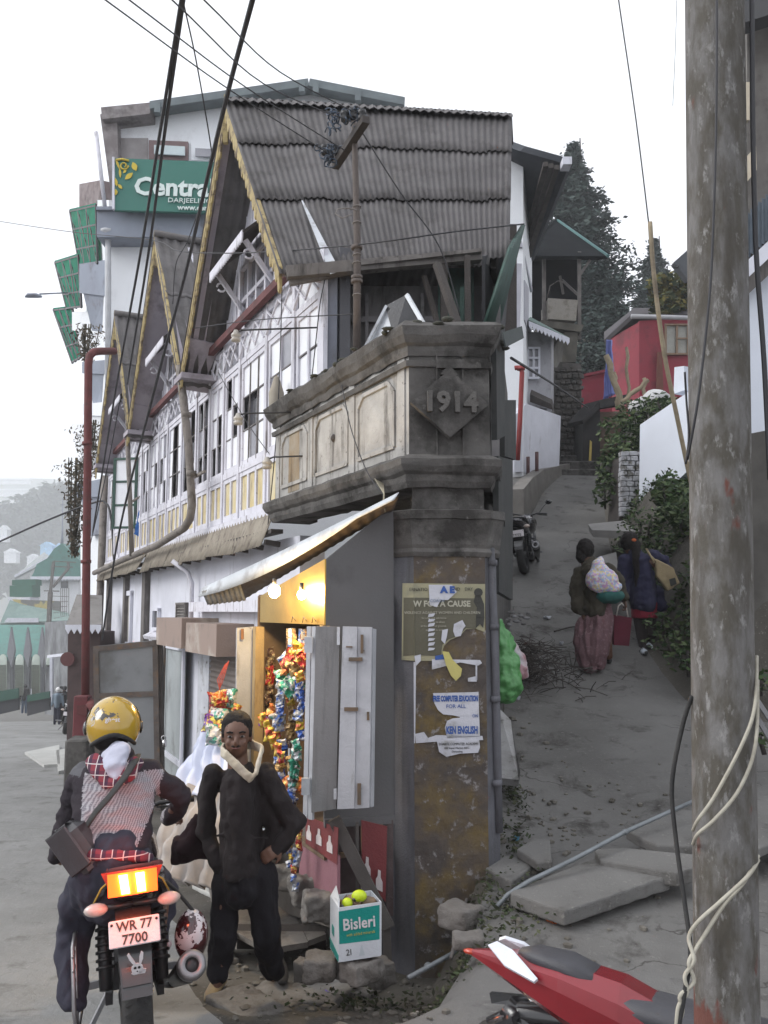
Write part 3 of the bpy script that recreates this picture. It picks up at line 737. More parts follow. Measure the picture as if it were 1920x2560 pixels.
# framed panels on the long side of the parapet
dl = (path[2] - path[1]); Ld = dl.length; dl = dl.normalized(); nl = V((dl.y, -dl.x, 0))
def PA(t, z, o=0): return V((path[1].x, path[1].y, 0)) + dl * t + nl * o + UP * z
def pan(t0, t1, z0=3.37, z1=3.84):
    c = .09; pts = [(t0, z0), (t1, z0), (t1, z1 - c * .9), (t1 - c, z1), (t0 + c, z1), (t0, z1 - c * .9)]
    m = MB()
    for (a, z_), (b_, y_) in zip(pts, pts[1:] + pts[:1]): m.bar(PA(a, z_, .004), PA(b_, y_, .004), .03, .022, nl)
    return m
tt = [Ld * q for q in (.05, .315, .36, .635, .68, .93)]
for a, c in ((0, 1), (2, 3), (4, 5)): pan(tt[a] + .05, tt[c] - .02).build('raised_panel', CONCL, HOUSE)
for t in (Ld * .03, Ld * .337, Ld * .658, Ld * .965): MB().slab([PA(t - .05, 3.28, .012), PA(t + .05, 3.28, .012), PA(t + .05, 3.97, .012), PA(t - .05, 3.97, .012)], .03).build('pilaster', CONCL, HOUSE)
m = MB(); m.slab([PA(Ld * .13, 3.30, .003), PA(Ld * .235, 3.30, .003), PA(Ld * .23, 3.85, .003), PA(Ld * .14, 3.85, .003)], .004)
m.build('rusty_water_stain', pm("ochre_stain", (.23, .16, .085), (.30, .26, .2), 4, dirt=(.1, .07, .04), dscale=5, streak=True), HOUSE)
m = MB(); m.ell(PA(Ld * .52, 3.62, -.005), (.03, .03, .035)); m.build('hole_in_plaster', DARKWOOD, HOUSE)
# diamond and date
dc = P(1122, 1012, 5.775); fx = (PR - PC).normalized(); fx.z = 0; fx.normalize(); fn = V((fx.y, -fx.x, 0))
m = MB(); m.prism([dc + fx * .262 + fn * -.01, dc + UP * .232 + fn * -.01, dc - fx * .262 + fn * -.01, dc - UP * .232 + fn * -.01], fn * .055); jitter(m, .002)
m.prism([dc + UP * .20 + fn * -.01 + fx * .06, dc + UP * .275 - fn * .01, dc + UP * .20 - fn * .01 - fx * .06], fn * .034)
dm = m.build('date_diamond', CONC, HOUSE)
text("1914", .185, frame(dc + fn * .052 - UP * .0, fx, UP), pm('worn_numeral_concrete', (.12, .113, .106), (.085, .08, .075), 6, bump=.4), 'date_numerals', dm, .022, .007, sx=1.0)
# block below the cornice, flared capital
bl = [P(1038, 1240, 5.95), P(1030, 1240, 5.83), P(1208, 1240, 5.86), P(1214, 1240, 6.6)]; bl = [V((p.x, p.y, 0)) for p in bl]
pw = [V((P(1000, 1300, 6.3).x, 6.3, 0)), V((P(986, 1400, 5.92).x, 5.92, 0)), V((P(1034, 1400, 5.80).x, 5.80, 0)), V((P(1212, 1400, 5.83).x, 5.83, 0)), V((P(1240, 1400, 5.95).x, 5.95, 0)), V((P(1240, 1400, 5.95).x + .1, 6.7, 0))]
m = MB(); sweep(m, bl, [(-.2, 2.86), (0, 2.86), (0, 3.08), (-.2, 3.08)]); sweep(m, [bl[0] + V((.1, .3, 0)), bl[3]], [(-.2, 2.86), (0, 2.86), (0, 3.08), (-.2, 3.08)]); m.build('neck_block', CONC, HOUSE)
m = MB(); sweep(m, dense(pw, .1), [(-.1, 2.60), (.015, 2.60), (.03, 2.63), (.02, 2.655), (.03, 2.68), (.045, 2.78), (.055, 2.845), (.065, 2.85), (.065, 2.905), (-.1, 2.93)]); jitter(m, .007)
m.poly([p + UP * 2.9 for p in pw]); m.build('pillar_capital', CONC, HOUSE)
# pillar shaft: grey chamfer, peeling ochre face, grey edge
PEEL = pm("peeling_ochre_plaster", (.13, .092, .034), (.085, .068, .055), 2.2, lo=.42, hi=.58, dirt=(.065, .055, .05), dscale=3.0, dlo=.46, dhi=.60, dirt2=(.21, .20, .20), d2s=11, d2lo=.57, d2hi=.64, rough=.9, bump=.5, bscale=22)
CHAM = pm("streaked_grey_pillar_paint", (.12, .122, .14), (.085, .086, .098), 4, dirt=(.06, .06, .065), dscale=4, streak=True, dlo=.5, dhi=.7, bump=.2)
m = MB(); m.mi = 1
m.slab([pw[0] + UP * -.4, pw[1] + UP * -.4, pw[1] + UP * 2.63, pw[0] + UP * 2.63], .08)
m.slab([pw[1] + UP * -.4, pw[2] + UP * -.4, pw[2] + UP * 2.63, pw[1] + UP * 2.63], .08)
m.slab([pw[3] + UP * -.2, pw[4] + UP * -.2, pw[4] + UP * 2.63, pw[3] + UP * 2.63], .08)
m.slab([pw[4] + UP * -.2, pw[5] + UP * -.2, pw[5] + UP * 2.63, pw[4] + UP * 2.63], .08)
m.mi = 0
m.grid(lambda x, y: lerp(pw[2], pw[3], x) + UP * lerp(-.4, 2.63, y) + V((0, -.006 - .008 * noise.fractal(V((x * 5, y * 26, 1)), 1, 2, 4), 0)), 30, 140, .05, V((0, 1, 0)))
pil = m.build('corner_pillar', [PEEL, CHAM], HOUSE)
m = MB(); m.tube([P(1226, 1370, 5.88), P(1238, 1650, 5.88), P(1243, 1900, 5.9), P(1247, 2080, 5.92)], .028, 10)
for v in (1400, 1560, 1740, 1950): m.tube([P(1230 + (v - 1400) * .022, v, 5.88), P(1230 + (v + 12 - 1400) * .022, v + 14, 5.88)], .036, 10)
m.build('down_pipe', CHAM, HOUSE)
# lane side of the building and the veranda above
LS = [V((PR.x + .05, 6.5, 0)), V((1.33, 9.6, 0)), V((1.75, 12.2, 0))]
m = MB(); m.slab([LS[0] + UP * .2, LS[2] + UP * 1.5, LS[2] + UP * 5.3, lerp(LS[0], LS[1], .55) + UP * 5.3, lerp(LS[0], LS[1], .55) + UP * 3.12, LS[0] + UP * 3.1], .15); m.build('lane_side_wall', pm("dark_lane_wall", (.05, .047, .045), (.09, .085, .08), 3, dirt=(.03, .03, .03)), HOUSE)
m = MB(); m.slab([V((-.45, 8.05, 3.2)), V((1.1, 8.05, 3.2)), V((1.1, 8.05, 5.3)), V((-.45, 8.05, 5.3))], .1); m.build('veranda_wall', pm("dusty_veranda_boards", (.21, .20, .20), (.15, .145, .15), 4, dirt=(.09, .085, .085), dscale=4, streak=True), HOUSE)
m = MB(); m.slab([V((-.6, 8.0, 3.15)), V((1.1, 8.0, 3.15)), V((.8, 6.0, 3.15)), V((.2, 5.95, 3.15)), F(-1.2, 3.15, 0)], .12); m.build('veranda_floor', CONC, HOUSE)
m = MB()
for x in (-.16, .10, .36, .62): m.bar(V((x, 7.99, 3.3)), V((x, 7.99, 5.2)), .05, .03)
m.bar(V((-.3, 7.985, 4.95)), V((.7, 7.985, 4.95)), .04, .05); m.bar(V((.12, 7.98, 4.6)), V((.36, 7.98, 4.6)), .04, .04); m.bar(V((.12, 7.98, 4.0)), V((.36, 7.98, 4.0)), .04, .04)
m.build('veranda_door', pm("greyish_door_paint", (.25, .24, .245), (.2, .19, .2), 4, dirt=(.1, .1, .1), dscale=5), HOUSE)
m = MB(); m.bar(V((-.47, 7.55, 3.3)), V((-.47, 7.55, 5.3)), .2, .12); m.build('corner_post', pm("blue_grey_post", (.17, .18, .215), None, 4, dirt=(.1, .1, .11)), HOUSE)
m = MB(); m.bar(P(1092, 660, 7.3), P(1150, 830, 7.0), .06, .05); m.bar(P(1060, 690, 7.6), P(1100, 830, 7.4), .04, .03); m.bar(P(1110, 640, 7.5), P(1110, 830, 7.5), .10, .06); m.bar(P(1168, 640, 7.4), P(1170, 820, 7.4), .05, .05)
m.build('veranda_strut', DARKWOOD, HOUSE)
GREENSH = pm("dark_green_sheet", (.015, .05, .04), (.03, .075, .06), 3, dirt=(.02, .03, .025), dscale=4, rough=.55)
m = MB(); m.slab([P(1095, 670, 7.9), P(1185, 670, 7.9), P(1185, 840, 7.9), P(1095, 840, 7.9)], .02); m.slab([P(1150, 720, 7.5), P(1162, 715, 7.5), P(1158, 830, 7.5), P(1148, 830, 7.5)], .02); m.build('veranda_screen', GREENSH, HOUSE)
m = MB(); m.corr(P(1275, 620, 7.3), P(1308, 560, 9.3), P(1205, 830, 7.3), P(1240, 830, 8.6), 16, .02); m.build('green_tin_sheet', GREENSH, HOUSE, smooth=True)
m = MB(); m.slab([P(1213, 640, 7.6), P(1282, 600, 9.6), P(1262, 830, 9.6), P(1213, 830, 7.6)], .03); m.build('veranda_end_panel', pm("dark_end_boards", (.045, .045, .05), None, 3), HOUSE)  # boards in a dark tone
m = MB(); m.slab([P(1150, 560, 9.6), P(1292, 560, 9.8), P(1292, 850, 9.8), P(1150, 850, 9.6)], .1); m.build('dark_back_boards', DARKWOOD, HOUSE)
m = MB(); m.slab([P(1240, 822, 6.0), P(1262, 820, 6.4), P(1262, 1090, 6.4), P(1243, 1100, 6.0)], .04); m.slab([P(1246, 1140, 6.05), P(1282, 1150, 6.9), P(1282, 1500, 6.9), P(1248, 1480, 6.05)], .04)
m.slab([P(1262, 1000, 6.6), P(1290, 1000, 7.2), P(1290, 1150, 7.2), P(1262, 1140, 6.6)], .04)
m.build('tar_sheet', pm("old_tar_sheet", (.025, .028, .028), (.045, .045, .045), 4), HOUSE)
m = MB(); m.slab([P(1258, 830, 6.0), P(1305, 815, 6.3), P(1310, 845, 6.3), P(1265, 868, 6.0)], .012); m.build('tin_offcut', pm("dull_green_grey_tin", (.06, .07, .07), None, 4), HOUSE)

# things standing on the parapet / veranda
t = thing('sheet_metal_box', P(1000, 810, 6.15), 'tilted open sheet metal box with a black scuffed side on the parapet ledge', 'metal box')
m = MB(); a, b_, c, d = P(912, 880, 6.35), P(962, 765, 6.35), P(1015, 735, 6.2), P(990, 835, 6.2)
m.slab([P(915, 875, 6.3), P(965, 772, 6.3), P(1000, 835, 6.2), P(985, 860, 6.2)], .012); m.bar(P(908, 878, 6.28), P(966, 765, 6.28), .03, .02); m.build('grey_side', GALV, t)
m = MB(); m.slab([P(963, 765, 6.3), P(1017, 736, 6.25), P(1063, 818, 6.15), P(985, 845, 6.15)], .02)
m.build('black_side', pm("black_scuffed_sheet", (.02, .02, .022), (.04, .04, .045), 5, dirt2=(.6, .6, .62), d2s=9, d2lo=.60, d2hi=.63, rough=.35), t)
m = MB(); m.bar(P(1017, 737, 6.24), P(1062, 815, 6.14), .022, .03); m.build('rim', GALV, t)
m = MB()
for k in range(7): m.tube([P(932, 1270 - 82 + k * 2, 6.2) + V((k * .012, 0, -.0 * k)), P(960, 1235 + k, 5.75) + V((0, 0, k * .004)), P(957 + k, 1262 + k * 3, 5.6)][:3], .004, 5)
tag(m.build('rope', pm("frayed_rope", (.3, .27, .2), None, 20)), 'frayed pale rope tied from the parapet cornice to the white awning', 'rope')
# ================================================================ street kiosk built against the pillar
KC = P(815, 1480, 5.72); KC = V((KC.x, KC.y, 0)); KD = V((-.4305, .9026, 0)); KN = V((-.9026, -.4305, 0))
def K(s, z, o=0): return KC + KD * s + KN * o + UP * z
def Ks(u, v, o=0):
    d = ray(u, v); k = (KC + KN * o).dot(KN) / (d.x * KN.x + d.y * KN.y); p = d * k
    return ((p - KC).dot(KD), CAMZ + p.z)
KI = thing('kiosk', K(.6, .3), 'grey wooden wayside kiosk with open folding shutters, hung with snacks', 'kiosk')
SB = K(0, 0); SE = V((P(984, 1600, 5.86).x, 5.84, 0))
m = MB(); m.slab([SB + UP * .94, SE + UP * .94, SE + UP * 2.95, SB + UP * 2.58], .03)
m.bar(SB + UP * .92 + V((0, -.01, 0)), SE + UP * .92 + V((0, -.01, 0)), .05, .05, UP); m.build('side_board', GREYPT, KI)
zt = Ks(815, 1562)[1]; s1 = Ks(655, 1562)[0]; zb = .72
GOLD = pm("gold_foil_board", (.50, .32, .07), (.38, .24, .05), 3, rough=.28, metal=.85, bump=.05, bscale=7)
m = MB(); m.slab([K(0, zt, .01), K(s1 + .02, zt, .01), K(s1 + .02, 2.36, .01), K(0, 2.58, .01)], .02); gp = m.build('gold_panel', GOLD, KI)
m = MB(); 
for a in (.12, .3, .52): m.tube([K(a, zt + .02, .02), K(a + .03, zt + .05, .03), K(a + .05, zt + .01, .03)], .003, 4)
m.build('hook', BLACKM, gp)
# interior box, back shelf, floor
m = MB(); m.slab([K(0, zb, -.68), K(s1 + .1, zb, -.68), K(s1 + .1, 2.3, -.68), K(0, 2.3, -.68)], .02)
m.slab([K(s1 + .1, zb, 0), K(s1 + .1, zb, -.7), K(s1 + .1, 2.36, -.7), K(s1 + .1, 2.36, 0)], .02)
m.slab([K(0, zb, 0), K(s1 + .1, zb, 0), K(s1 + .1, zb, -.7), K(0, zb, -.7)], .03)
m.slab([K(0, 2.35, 0), K(s1 + .1, 2.35, 0), K(s1 + .1, 2.35, -.7), K(0, 2.35, -.7)], .02)
m.build('interior', pm("brown_kiosk_inside", (.16, .11, .07), (.1, .07, .05), 4), KI)
m = MB()
for z in (1.25, 1.55, 1.85): m.slab([K(.05, z, -.45), K(s1, z, -.45), K(s1, z, -.67), K(.05, z, -.67)], .015)
m.build('shelf', TIMBER, KI)
OCH = pm("ochre_lit_post", (.35, .25, .12), (.28, .2, .1), 4, dirt=(.15, .1, .06), dscale=5, streak=True)  # ochre post colour with streaked dirt
m = MB(); m.bar(K(s1 + .02, .3, .02), K(s1 + .02, 2.12, .02), .07, .07, KN); m.build('door_post', OCH, KI); m = MB(); m.bar(K(s1 + .14, .3, .0), K(s1 + .14, 2.12, .0), .05, .05, KN); m.build('door_post', OCH, KI); m = MB(); m.bar(K(0.02, 1.0, .0), K(.02, 2.15, .0), .05, .05, KN); m.build('door_post', OCH, KI)
# left shutter leaf, folded out
m = MB(); m.slab([P(592, 1570, 7.0), P(640, 1566, 7.05), P(633, 2010, 7.05), P(588, 2010, 7.0)], .03)
lf = m.build('left_shutter', WHITEW, KI); m = MB(); m.bar(P(606, 1572, 6.97), P(606, 1598, 6.97), .02, .02); m.build('hinge', pm("rusty_iron", (.22, .1, .04), None, 8), lf)
# right shutters: two edge strips and two leaves
m = MB(); m.slab([P(767, 1566, 5.62), P(777, 1566, 5.60), P(768, 2046, 5.60), P(757, 2040, 5.62)], .02); m.slab([P(780, 1566, 5.58), P(789, 1566, 5.56), P(780, 2050, 5.56), P(770, 2048, 5.58)], .02); m.build('shutter_edge', WHITEW, KI)
m = MB(); m.slab([P(790, 1565, 5.55), P(849, 1567, 5.50), P(840, 2022, 5.50), P(778, 2032, 5.55)], .025)
l1 = m.build('grey_shutter_leaf', GREYPT2, KI)
m = MB()
for i in range(2):
    m.slab([P(857 + i * 37, 1566 + i, 5.44), P(893 + i * 37, 1567 + i, 5.43), P(886 + i * 37, 2021 - i * 2, 5.43), P(843 + i * 44, 2023 - i, 5.44)], .022)
m.slab([P(932, 1571, 5.45), P(941, 1573, 5.5), P(935, 2016, 5.5), P(929, 2018, 5.45)], .02)
l2 = m.build('white_shutter_leaf', WHITEW, KI)
m = MB()
for u, v, w_, h_ in ((905, 1610, 7, 46), (889, 1648, 34, 9), (878, 1773, 34, 9), (898, 1985, 9, 50), (920, 1790, 6, 20), (873, 1617, 16, 3)):
    m.box(P(u, v, 5.425), (w_ / 2200 * 5.43, .012, h_ / 2200 * 5.43))
m.build('rusty_bolt', pm("rusty_fitting", (.17, .105, .06), (.1, .08, .06), 9), l2)
m = MB()
for u, v in ((846, 1580), (846, 1600), (838, 1985)): m.box(P(u, v, 5.47), (.018, .015, .06))
for v in (1612, 1966): m.box(P(771 - (v - 1612) * .02, v, 5.56), (.05, .02, .10)); 
m.build('hinge', GALV, l1)
# counter front: pink board and red paper posters, strut
pz = [Ks(752, 2105), Ks(835, 2150)]
PINK = pm("faded_pink_board", (.28, .13, .155), (.24, .11, .135), 3, dirt=(.25, .13, .14), dscale=4, rough=.6)
def Kq(u0, v0, u1, v1, u2, v2, u3, v3, o): return [K(*Ks(u, v, o), o) for u, v in ((u0, v0), (u1, v1), (u2, v2), (u3, v3))]
m = MB(); m.slab(Kq(757, 2105, 843, 2140, 843, 2275, 745, 2195, -.02), .02); m.build('pink_board', PINK, KI)
REDPO = pm("dark_red_poster_paper", (.14, .022, .026), (.18, .032, .034), 4, rough=.5)
m = MB(); m.slab(Kq(764, 2040, 845, 2070, 842, 2162, 764, 2110, .0), .004); rp1 = m.build('red_poster', REDPO, KI)
m = MB(); m.slab([P(903, 2050, 5.74), P(968, 2066, 5.76), P(964, 2255, 5.76), P(905, 2185, 5.74)], .004); rp2 = m.build('red_poster', REDPO, KI)
def bottles(cs, Yk, par, mk):
    m = MB()
    for u, v, h in cs:
        s_ = h / 60
        o = [(-9, 30), (-9, 4), (-4, -6), (-3, -24), (4, -24), (4, -6), (9, 4), (9, 30)]
        m.slab([mk(u + a * s_, v + b * s_ + a * s_ * .5) for a, b in o], .003)
    m.build('bottle_print', pm("white_print", (.55, .5, .5), None, 8), par)
bottles([(772, 2080, 40), (797, 2090, 44), (824, 2108, 46)], 0, rp1, lambda u, v: K(*Ks(u, v, .004), .005))
bottles([(918, 2165, 56), (948, 2198, 56)], 0, rp2, lambda u, v: P(u, v, 5.73))
m = MB(); m.slab([P(846, 2060, 5.80), P(902, 2060, 5.80), P(902, 2290, 5.80), P(846, 2280, 5.80)], .02); m.slab([P(966, 2050, 5.80), P(983, 2050, 5.8), P(983, 2290, 5.8), P(966, 2290, 5.8)], .02)
m.build('lower_board', pm("dark_red_brown_boards", (.055, .035, .035), (.09, .07, .07), 5), KI)
m = MB(); m.bar(P(835, 2046, 5.6), P(972, 2318, 5.62), .075, .04, V((0, 1, 0))); m.bar(P(965, 2300, 5.66), P(970, 2404, 5.66), .06, .05); m.bar(P(893, 2055, 5.7), P(893, 2250, 5.7), .02, .02)
m.build('strut', pm("greyish_brown_strut", (.07, .062, .058), (.10, .09, .085), 5), KI)
m = MB(); m.slab([K(.0, .28, -.05), K(s1, .02, -.05), K(s1, zb + .1, -.05), K(.0, zb + .1, -.05)], .05); m.build('plinth_board', pm("dim_stone_plinth", (.08, .07, .06), (.13, .115, .10), 5), KI)
# awning: painted tin sheet, its underside, hanging end flap
AW = thing('tin_awning', K(.6, 2.6), 'white painted tin awning sloping over the lit kiosk', 'awning')
o1, o2 = P(996, 1243, 5.30), P(505, 1478, 7.95); i1, i2 = SE + UP * 2.93 + V((0, -.02, 0)), P(640, 1490, 8.2)
i1 = P(985, 1300, 5.78)
def awf(x, y):
    a = lerp(o2, o1, x); sag = -.012 * math.sin(math.pi * x)
    b_ = lerp(P(600, 1505, 8.3), P(985, 1275, 5.80), x)
    return lerp(a + UP * sag, b_, y) + UP * .003 * math.sin(x * 40 * 3.14)
m = MB(); m.grid(awf, 160, 3, .008, UP); m.build('underside_sheet', pm("brown_awning_underside", (.09, .062, .045), (.12, .085, .06), 3), AW, smooth=True)
m = MB()
def lip(x, y):
    a = lerp(o2, o1, x); sag = -.012 * math.sin(math.pi * x); wd = .05 + .085 * math.sin(math.pi * min(1, x * 1.05 + .1)) ** .8
    return a + UP * (sag + .03 - wd * (1 - y)) + V((-.03, -.02, 0)) * (1 - y)
m.grid(lip, 90, 2, .008, V((.6, .8, 0))); m.build('white_lip', pm("white_painted_tin", (.52, .545, .57), (.44, .465, .49), 3, dirt=(.3, .3, .31), dscale=4, rough=.45), AW, smooth=True)
m = MB(); m.corr(P(505, 1478, 7.85), P(598, 1450, 7.5), P(520, 1512, 7.9), P(615, 1500, 7.5), 8, .015); m.build('end_flap', pm("grey_tin_flap", (.3, .3, .29), (.24, .23, .22), 4, dirt=(.16, .13, .1), dscale=6), AW, smooth=True)
# the two lit bulbs
def bulb(name, c, label, r, e):
    t = thing(name, c, label, 'light bulb', 'bulbs over the kiosk')
    m = MB(); m.ell(c, (r, r, r * 1.15)); m.build('glass_bulb', emis("warm_bulb_glow_%d" % int(e), (1, .72, .30), e), t)
    m = MB(); m.tube([c + UP * r, c + UP * (r + .05)], .014, 8); m.build('socket', BLACKM, t)
    l = bpy.data.lights.new("bulb_light", 'POINT'); l.energy = 30 if r > .03 else 16; l.color = (1, .70, .34); l.shadow_soft_size = .04
    o = bpy.data.objects.new("bulb_light", l); COL.objects.link(o); o.parent = t; o.location = KN * .07 - UP * .02
c1 = K(Ks(686, 1478, .16)[0], Ks(686, 1478, .16)[1], .16); bulb('light_bulb', c1, 'larger glaring warm bulb under the awning, left of its twin', .042, 60)
c2 = K(Ks(754, 1487, .1)[0], Ks(754, 1487, .1)[1], .10); bulb('light_bulb', c2, 'smaller warm bulb beside the brighter one on the gold board', .029, 50)

# ---------------------------------------------------------------- goods hung in the opening
PKM = [pm("packet_%s" % n, c, tuple(q * .6 for q in c), 20, rough=.3, bump=.3, bscale=40, dirt2=d, d2s=24, d2lo=.52, d2hi=.54, dirt=(.06, .05, .045), dscale=14, dlo=.58, dhi=.62, metal=.25) for n, c, d in
       (('blue', (.03, .10, .42), (.5, .5, .52)), ('silver', (.5, .52, .55), (.05, .12, .4)), ('red', (.42, .03, .03), (.6, .45, .1)), ('yellow', (.6, .45, .06), (.5, .08, .05)),
        ('green', (.03, .28, .18), (.6, .6, .6)), ('orange', (.6, .16, .03), (.6, .5, .2)), ('gold', (.45, .3, .12), (.15, .08, .04)), ('brown', (.12, .06, .04), (.4, .33, .2)), ('white', (.6, .6, .62), (.05, .25, .2)), ('purple', (.16, .05, .3), (.6, .5, .1)))]
def packet(name, c, w_, h_, mt, yaw=0, tilt=0, th=.02, parent=None, label=None, group='snack packets hanging in the kiosk opening'):
    m = MB(); n = 7; sd = c.x * 31 + c.z * 17
    Rm = (Matrix.Rotation(yaw, 3, 'Z') @ Matrix.Rotation(tilt, 3, 'Y'))
    def sf(sg):
        return lambda x, y: c + Rm @ V(((x - .5) * w_ * (1 - .12 * math.sin(y * math.pi)), sg * th * (math.sin(x * math.pi) * math.sin(y * math.pi)) ** .6 + th * 1.1 * noise.noise(V((x * 3 + sd, y * 3, 1))), (y - .5) * h_ + w_ * .12 * noise.noise(V((x * 2, sd, 4)))))
    m.grid(sf(1), n, n); m.grid(sf(-1), n, n)
    o = m.build(name, mt, parent, smooth=False)
    if parent is None: tag(o, label, 'snack packet', group)
    return o
def strip(u0, v0, u1, v1, o, n, mts, label, wd=.07, seed=1, nm='packet_strip'):
    rd = random.Random(seed); a = K(*Ks(u0, v0, o), o); b_ = K(*Ks(u1, v1, o), o)
    t = thing(nm, (a.x, a.y, min(a.z, b_.z)), label, 'packet strip', 'strips of packets hung in the kiosk opening'); h_ = (a - b_).length / n
    for k in range(n):
        c = lerp(a, b_, (k + .5) / n) + V((rd.uniform(-.012, .012), rd.uniform(-.01, .01), 0))
        packet('packet', c, wd * rd.uniform(.85, 1.1), h_ * 1.12, mts[rd.randrange(len(mts))], rd.uniform(-.7, .5), rd.uniform(-.35, .35), .018, t)
    return t
B_, S_, R_, Y_, G_, O_, GO, BR, WH, PU = PKM
strip(706, 1700, 692, 1850, .10, 7, [B_, S_, Y_], 'long strip of blue and silver packets behind the walking man, upper length', .09, 1)
strip(700, 1850, 704, 1990, .12, 7, [B_, B_, S_, GO], 'strip of mostly blue packets hanging low by the walking man\'s arm', .09, 2)
strip(752, 1680, 748, 1850, .12, 7, [B_, B_, S_, Y_], 'strip of blue and white packets against the right shutter edge', .07, 3)
strip(745, 1850, 722, 2040, .13, 8, [WH, G_, B_, S_], 'strip of white, green and blue packets curving down to the counter', .08, 4)
strip(729, 1720, 728, 1870, .02, 7, [BR, GO, Y_, BR], 'strip of brown and gold pouches between two blue strips', .07, 5)
strip(676, 1620, 672, 1760, -.08, 6, [GO, BR, R_], 'short strip of brown pouches beside the ochre post', .07, 6)
strip(655, 1790, 705, 1905, .2, 6, [Y_, R_, PU, G_], 'slanting strip of yellow and purple packets at the walking man\'s shoulder', .06, 7)
strip(668, 1900, 668, 2010, -.2, 5, [WH, BR, O_], 'strip of pale packets deep inside behind the walking man', .07, 8)
strip(738, 2120, 736, 2230, .12, 5, [S_, R_, S_], 'strip of silver and maroon sachets hanging below the counter', .045, 9)
strip(722, 2100, 725, 2170, .1, 4, [Y_, S_], 'short strip of yellow and silver sachets below the counter', .045, 10)
strip(752, 2035, 748, 2150, .1, 5, [S_, S_, R_], 'thin strip of silver sachets beside the pink board', .035, 11)
rd = random.Random(21)
for i, (u, v, mt, lb) in enumerate([(742, 1622, Y_, 'yellow'), (752, 1642, R_, 'red'), (728, 1652, R_, 'red and gold'), (716, 1672, O_, 'orange'), (734, 1670, GO, 'pinkish gold'), (700, 1690, G_, 'green'),
                                    (724, 1716, G_, 'green and white'), (746, 1716, WH, 'white and green'), (756, 1656, R_, 'dark red'), (680, 1780, O_, 'orange'), (664, 1800, PU, 'purple'), (690, 1800, WH, 'white'), (722, 1960, O_, 'orange'), (730, 1905, GO, 'tan'), (752, 1965, O_, 'small orange'), (712, 1648, S_, 'silver')]):
    big = i in (2, 6, 7)
    packet('snack_packet', K(*Ks(u, v, .08), .08), .13 if big else .09, .14 if big else .10, mt, rd.uniform(-.5, .5), rd.uniform(-.9, .9), .03, None,
           '%s crinkled snack bag, %s in the bunch in the kiosk opening' % (lb, ['topmost', 'second from top', 'big and central', 'upper left', 'middle', 'left edge', 'large left one', 'large right one', 'right edge', 'low left', 'beside the post', 'left of the blue strip', 'low in the middle', 'behind the strips', 'lowest at right', 'upper and shiny'][i]))
# shiny hanging foil ribbons
t = thing('foil_curtain', K(.4, 1.9, -.05), 'curtain of narrow shiny sachets hanging at the top of the kiosk opening', 'sachet curtain')
for k in range(16):
    a = K(.12 + k * .045, 2.12, -.05 + .03 * math.sin(k)); m = MB(); L_ = rd.uniform(.18, .40)
    for q in range(5):
        m.box(a - UP * (q + .5) * L_ / 5 + V((rd.uniform(-.006, .006), 0, 0)), (.03, .006, L_ / 5.4), rd.uniform(-.6, .6))
    m.build('sachet_ribbon', [S_, GO, S_, BR, S_, R_][k % 6], t)
for k, (s_, z_, mt, lb) in enumerate([(.95, 1.60, BR, 'brown'), (.8, 1.58, WH, 'white'), (.65, 1.9, GO, 'gold'), (.95, 1.9, R_, 'red'), (.5, 1.6, Y_, 'yellow'), (1.0, 1.3, O_, 'orange')]):
    m = MB(); m.lathe([(.05, 0), (.055, .01), (.055, .13), (.04, .15), (.04, .17)], 12, K(s_, z_ - .04, -.5)); tag(m.build('storage_jar', mt), '%s jar on the kiosk shelves%s' % (lb, ', top shelf' if z_ > 1.8 else ', lowest shelf' if z_ < 1.4 else ', middle shelf'), 'jar', 'jars on the kiosk shelves')
m = MB(); m.bar(K(.78, .9, -.05), K(.78, 2.12, -.05), .03, .03, KN); m.build('inner_rail', GALV, KI)

# goods left of the kiosk: draped plastic sheet, toy bags
def drape(name, a, b_, c, d, amp, mt, label, cat, th=.012, seed=0, nu=26, nv=30, freq=5):
    a, b_, c, d = V(a), V(b_), V(c), V(d); nr = (b_ - a).cross(c - a).normalized()
    m = MB()
    m.grid(lambda x, y: lerp(lerp(a, b_, x), lerp(c, d, x), y) + nr * amp * (math.sin(x * freq * 6.28 + y * 2 + seed) * (.3 + .7 * y) + noise.fractal(V((x * 4, y * 3, seed)), 1, 2, 3)), nu, nv, th, -nr)
    o = m.build(name, mt, smooth=True)
    if label: tag(o, label, cat)
    return o
drape('plastic_sheet', P(520, 1800, 7.2), P(560, 1790, 6.9), P(412, 1990, 7.0), P(600, 2000, 6.4), .05, pm("pale_blue_plastic", (.42, .45, .58), (.52, .55, .66), 3, rough=.4, bump=.15, bscale=9), 'pale blue plastic sheet draped over goods behind the walking man', 'plastic sheet')
drape('grey_tarpaulin', P(455, 1960, 6.9), P(590, 1980, 6.4), P(375, 2190, 6.5), P(560, 2230, 6.0), .06, pm("dusty_grey_tarpaulin", (.32, .29, .27), (.22, .2, .19), 3, rough=.6, bump=.2, bscale=12), 'dusty grey tarpaulin hanging below the blue plastic sheet', 'tarpaulin', seed=4)
t = thing('toy_bag_bunch', P(540, 1800, 6.9), 'bunch of bright toy and snack bags hanging above the walking man', 'hanging bags')
for i, (u, v, mt, w_, h_) in enumerate([(552, 1752, R_, .2, .16), (545, 1745, O_, .1, .1), (580, 1745, WH, .09, .14), (548, 1790, WH, .16, .12), (530, 1810, PU, .14, .14), (560, 1815, Y_, .16, .12), (536, 1838, WH, .15, .16), (592, 1770, Y_, .07, .06)]):
    packet('toy_bag', P(u, v, 6.85 - i * .02), w_, h_, mt, rd.uniform(-.4, .4), rd.uniform(-.4, .4), .04, t)
m = MB()
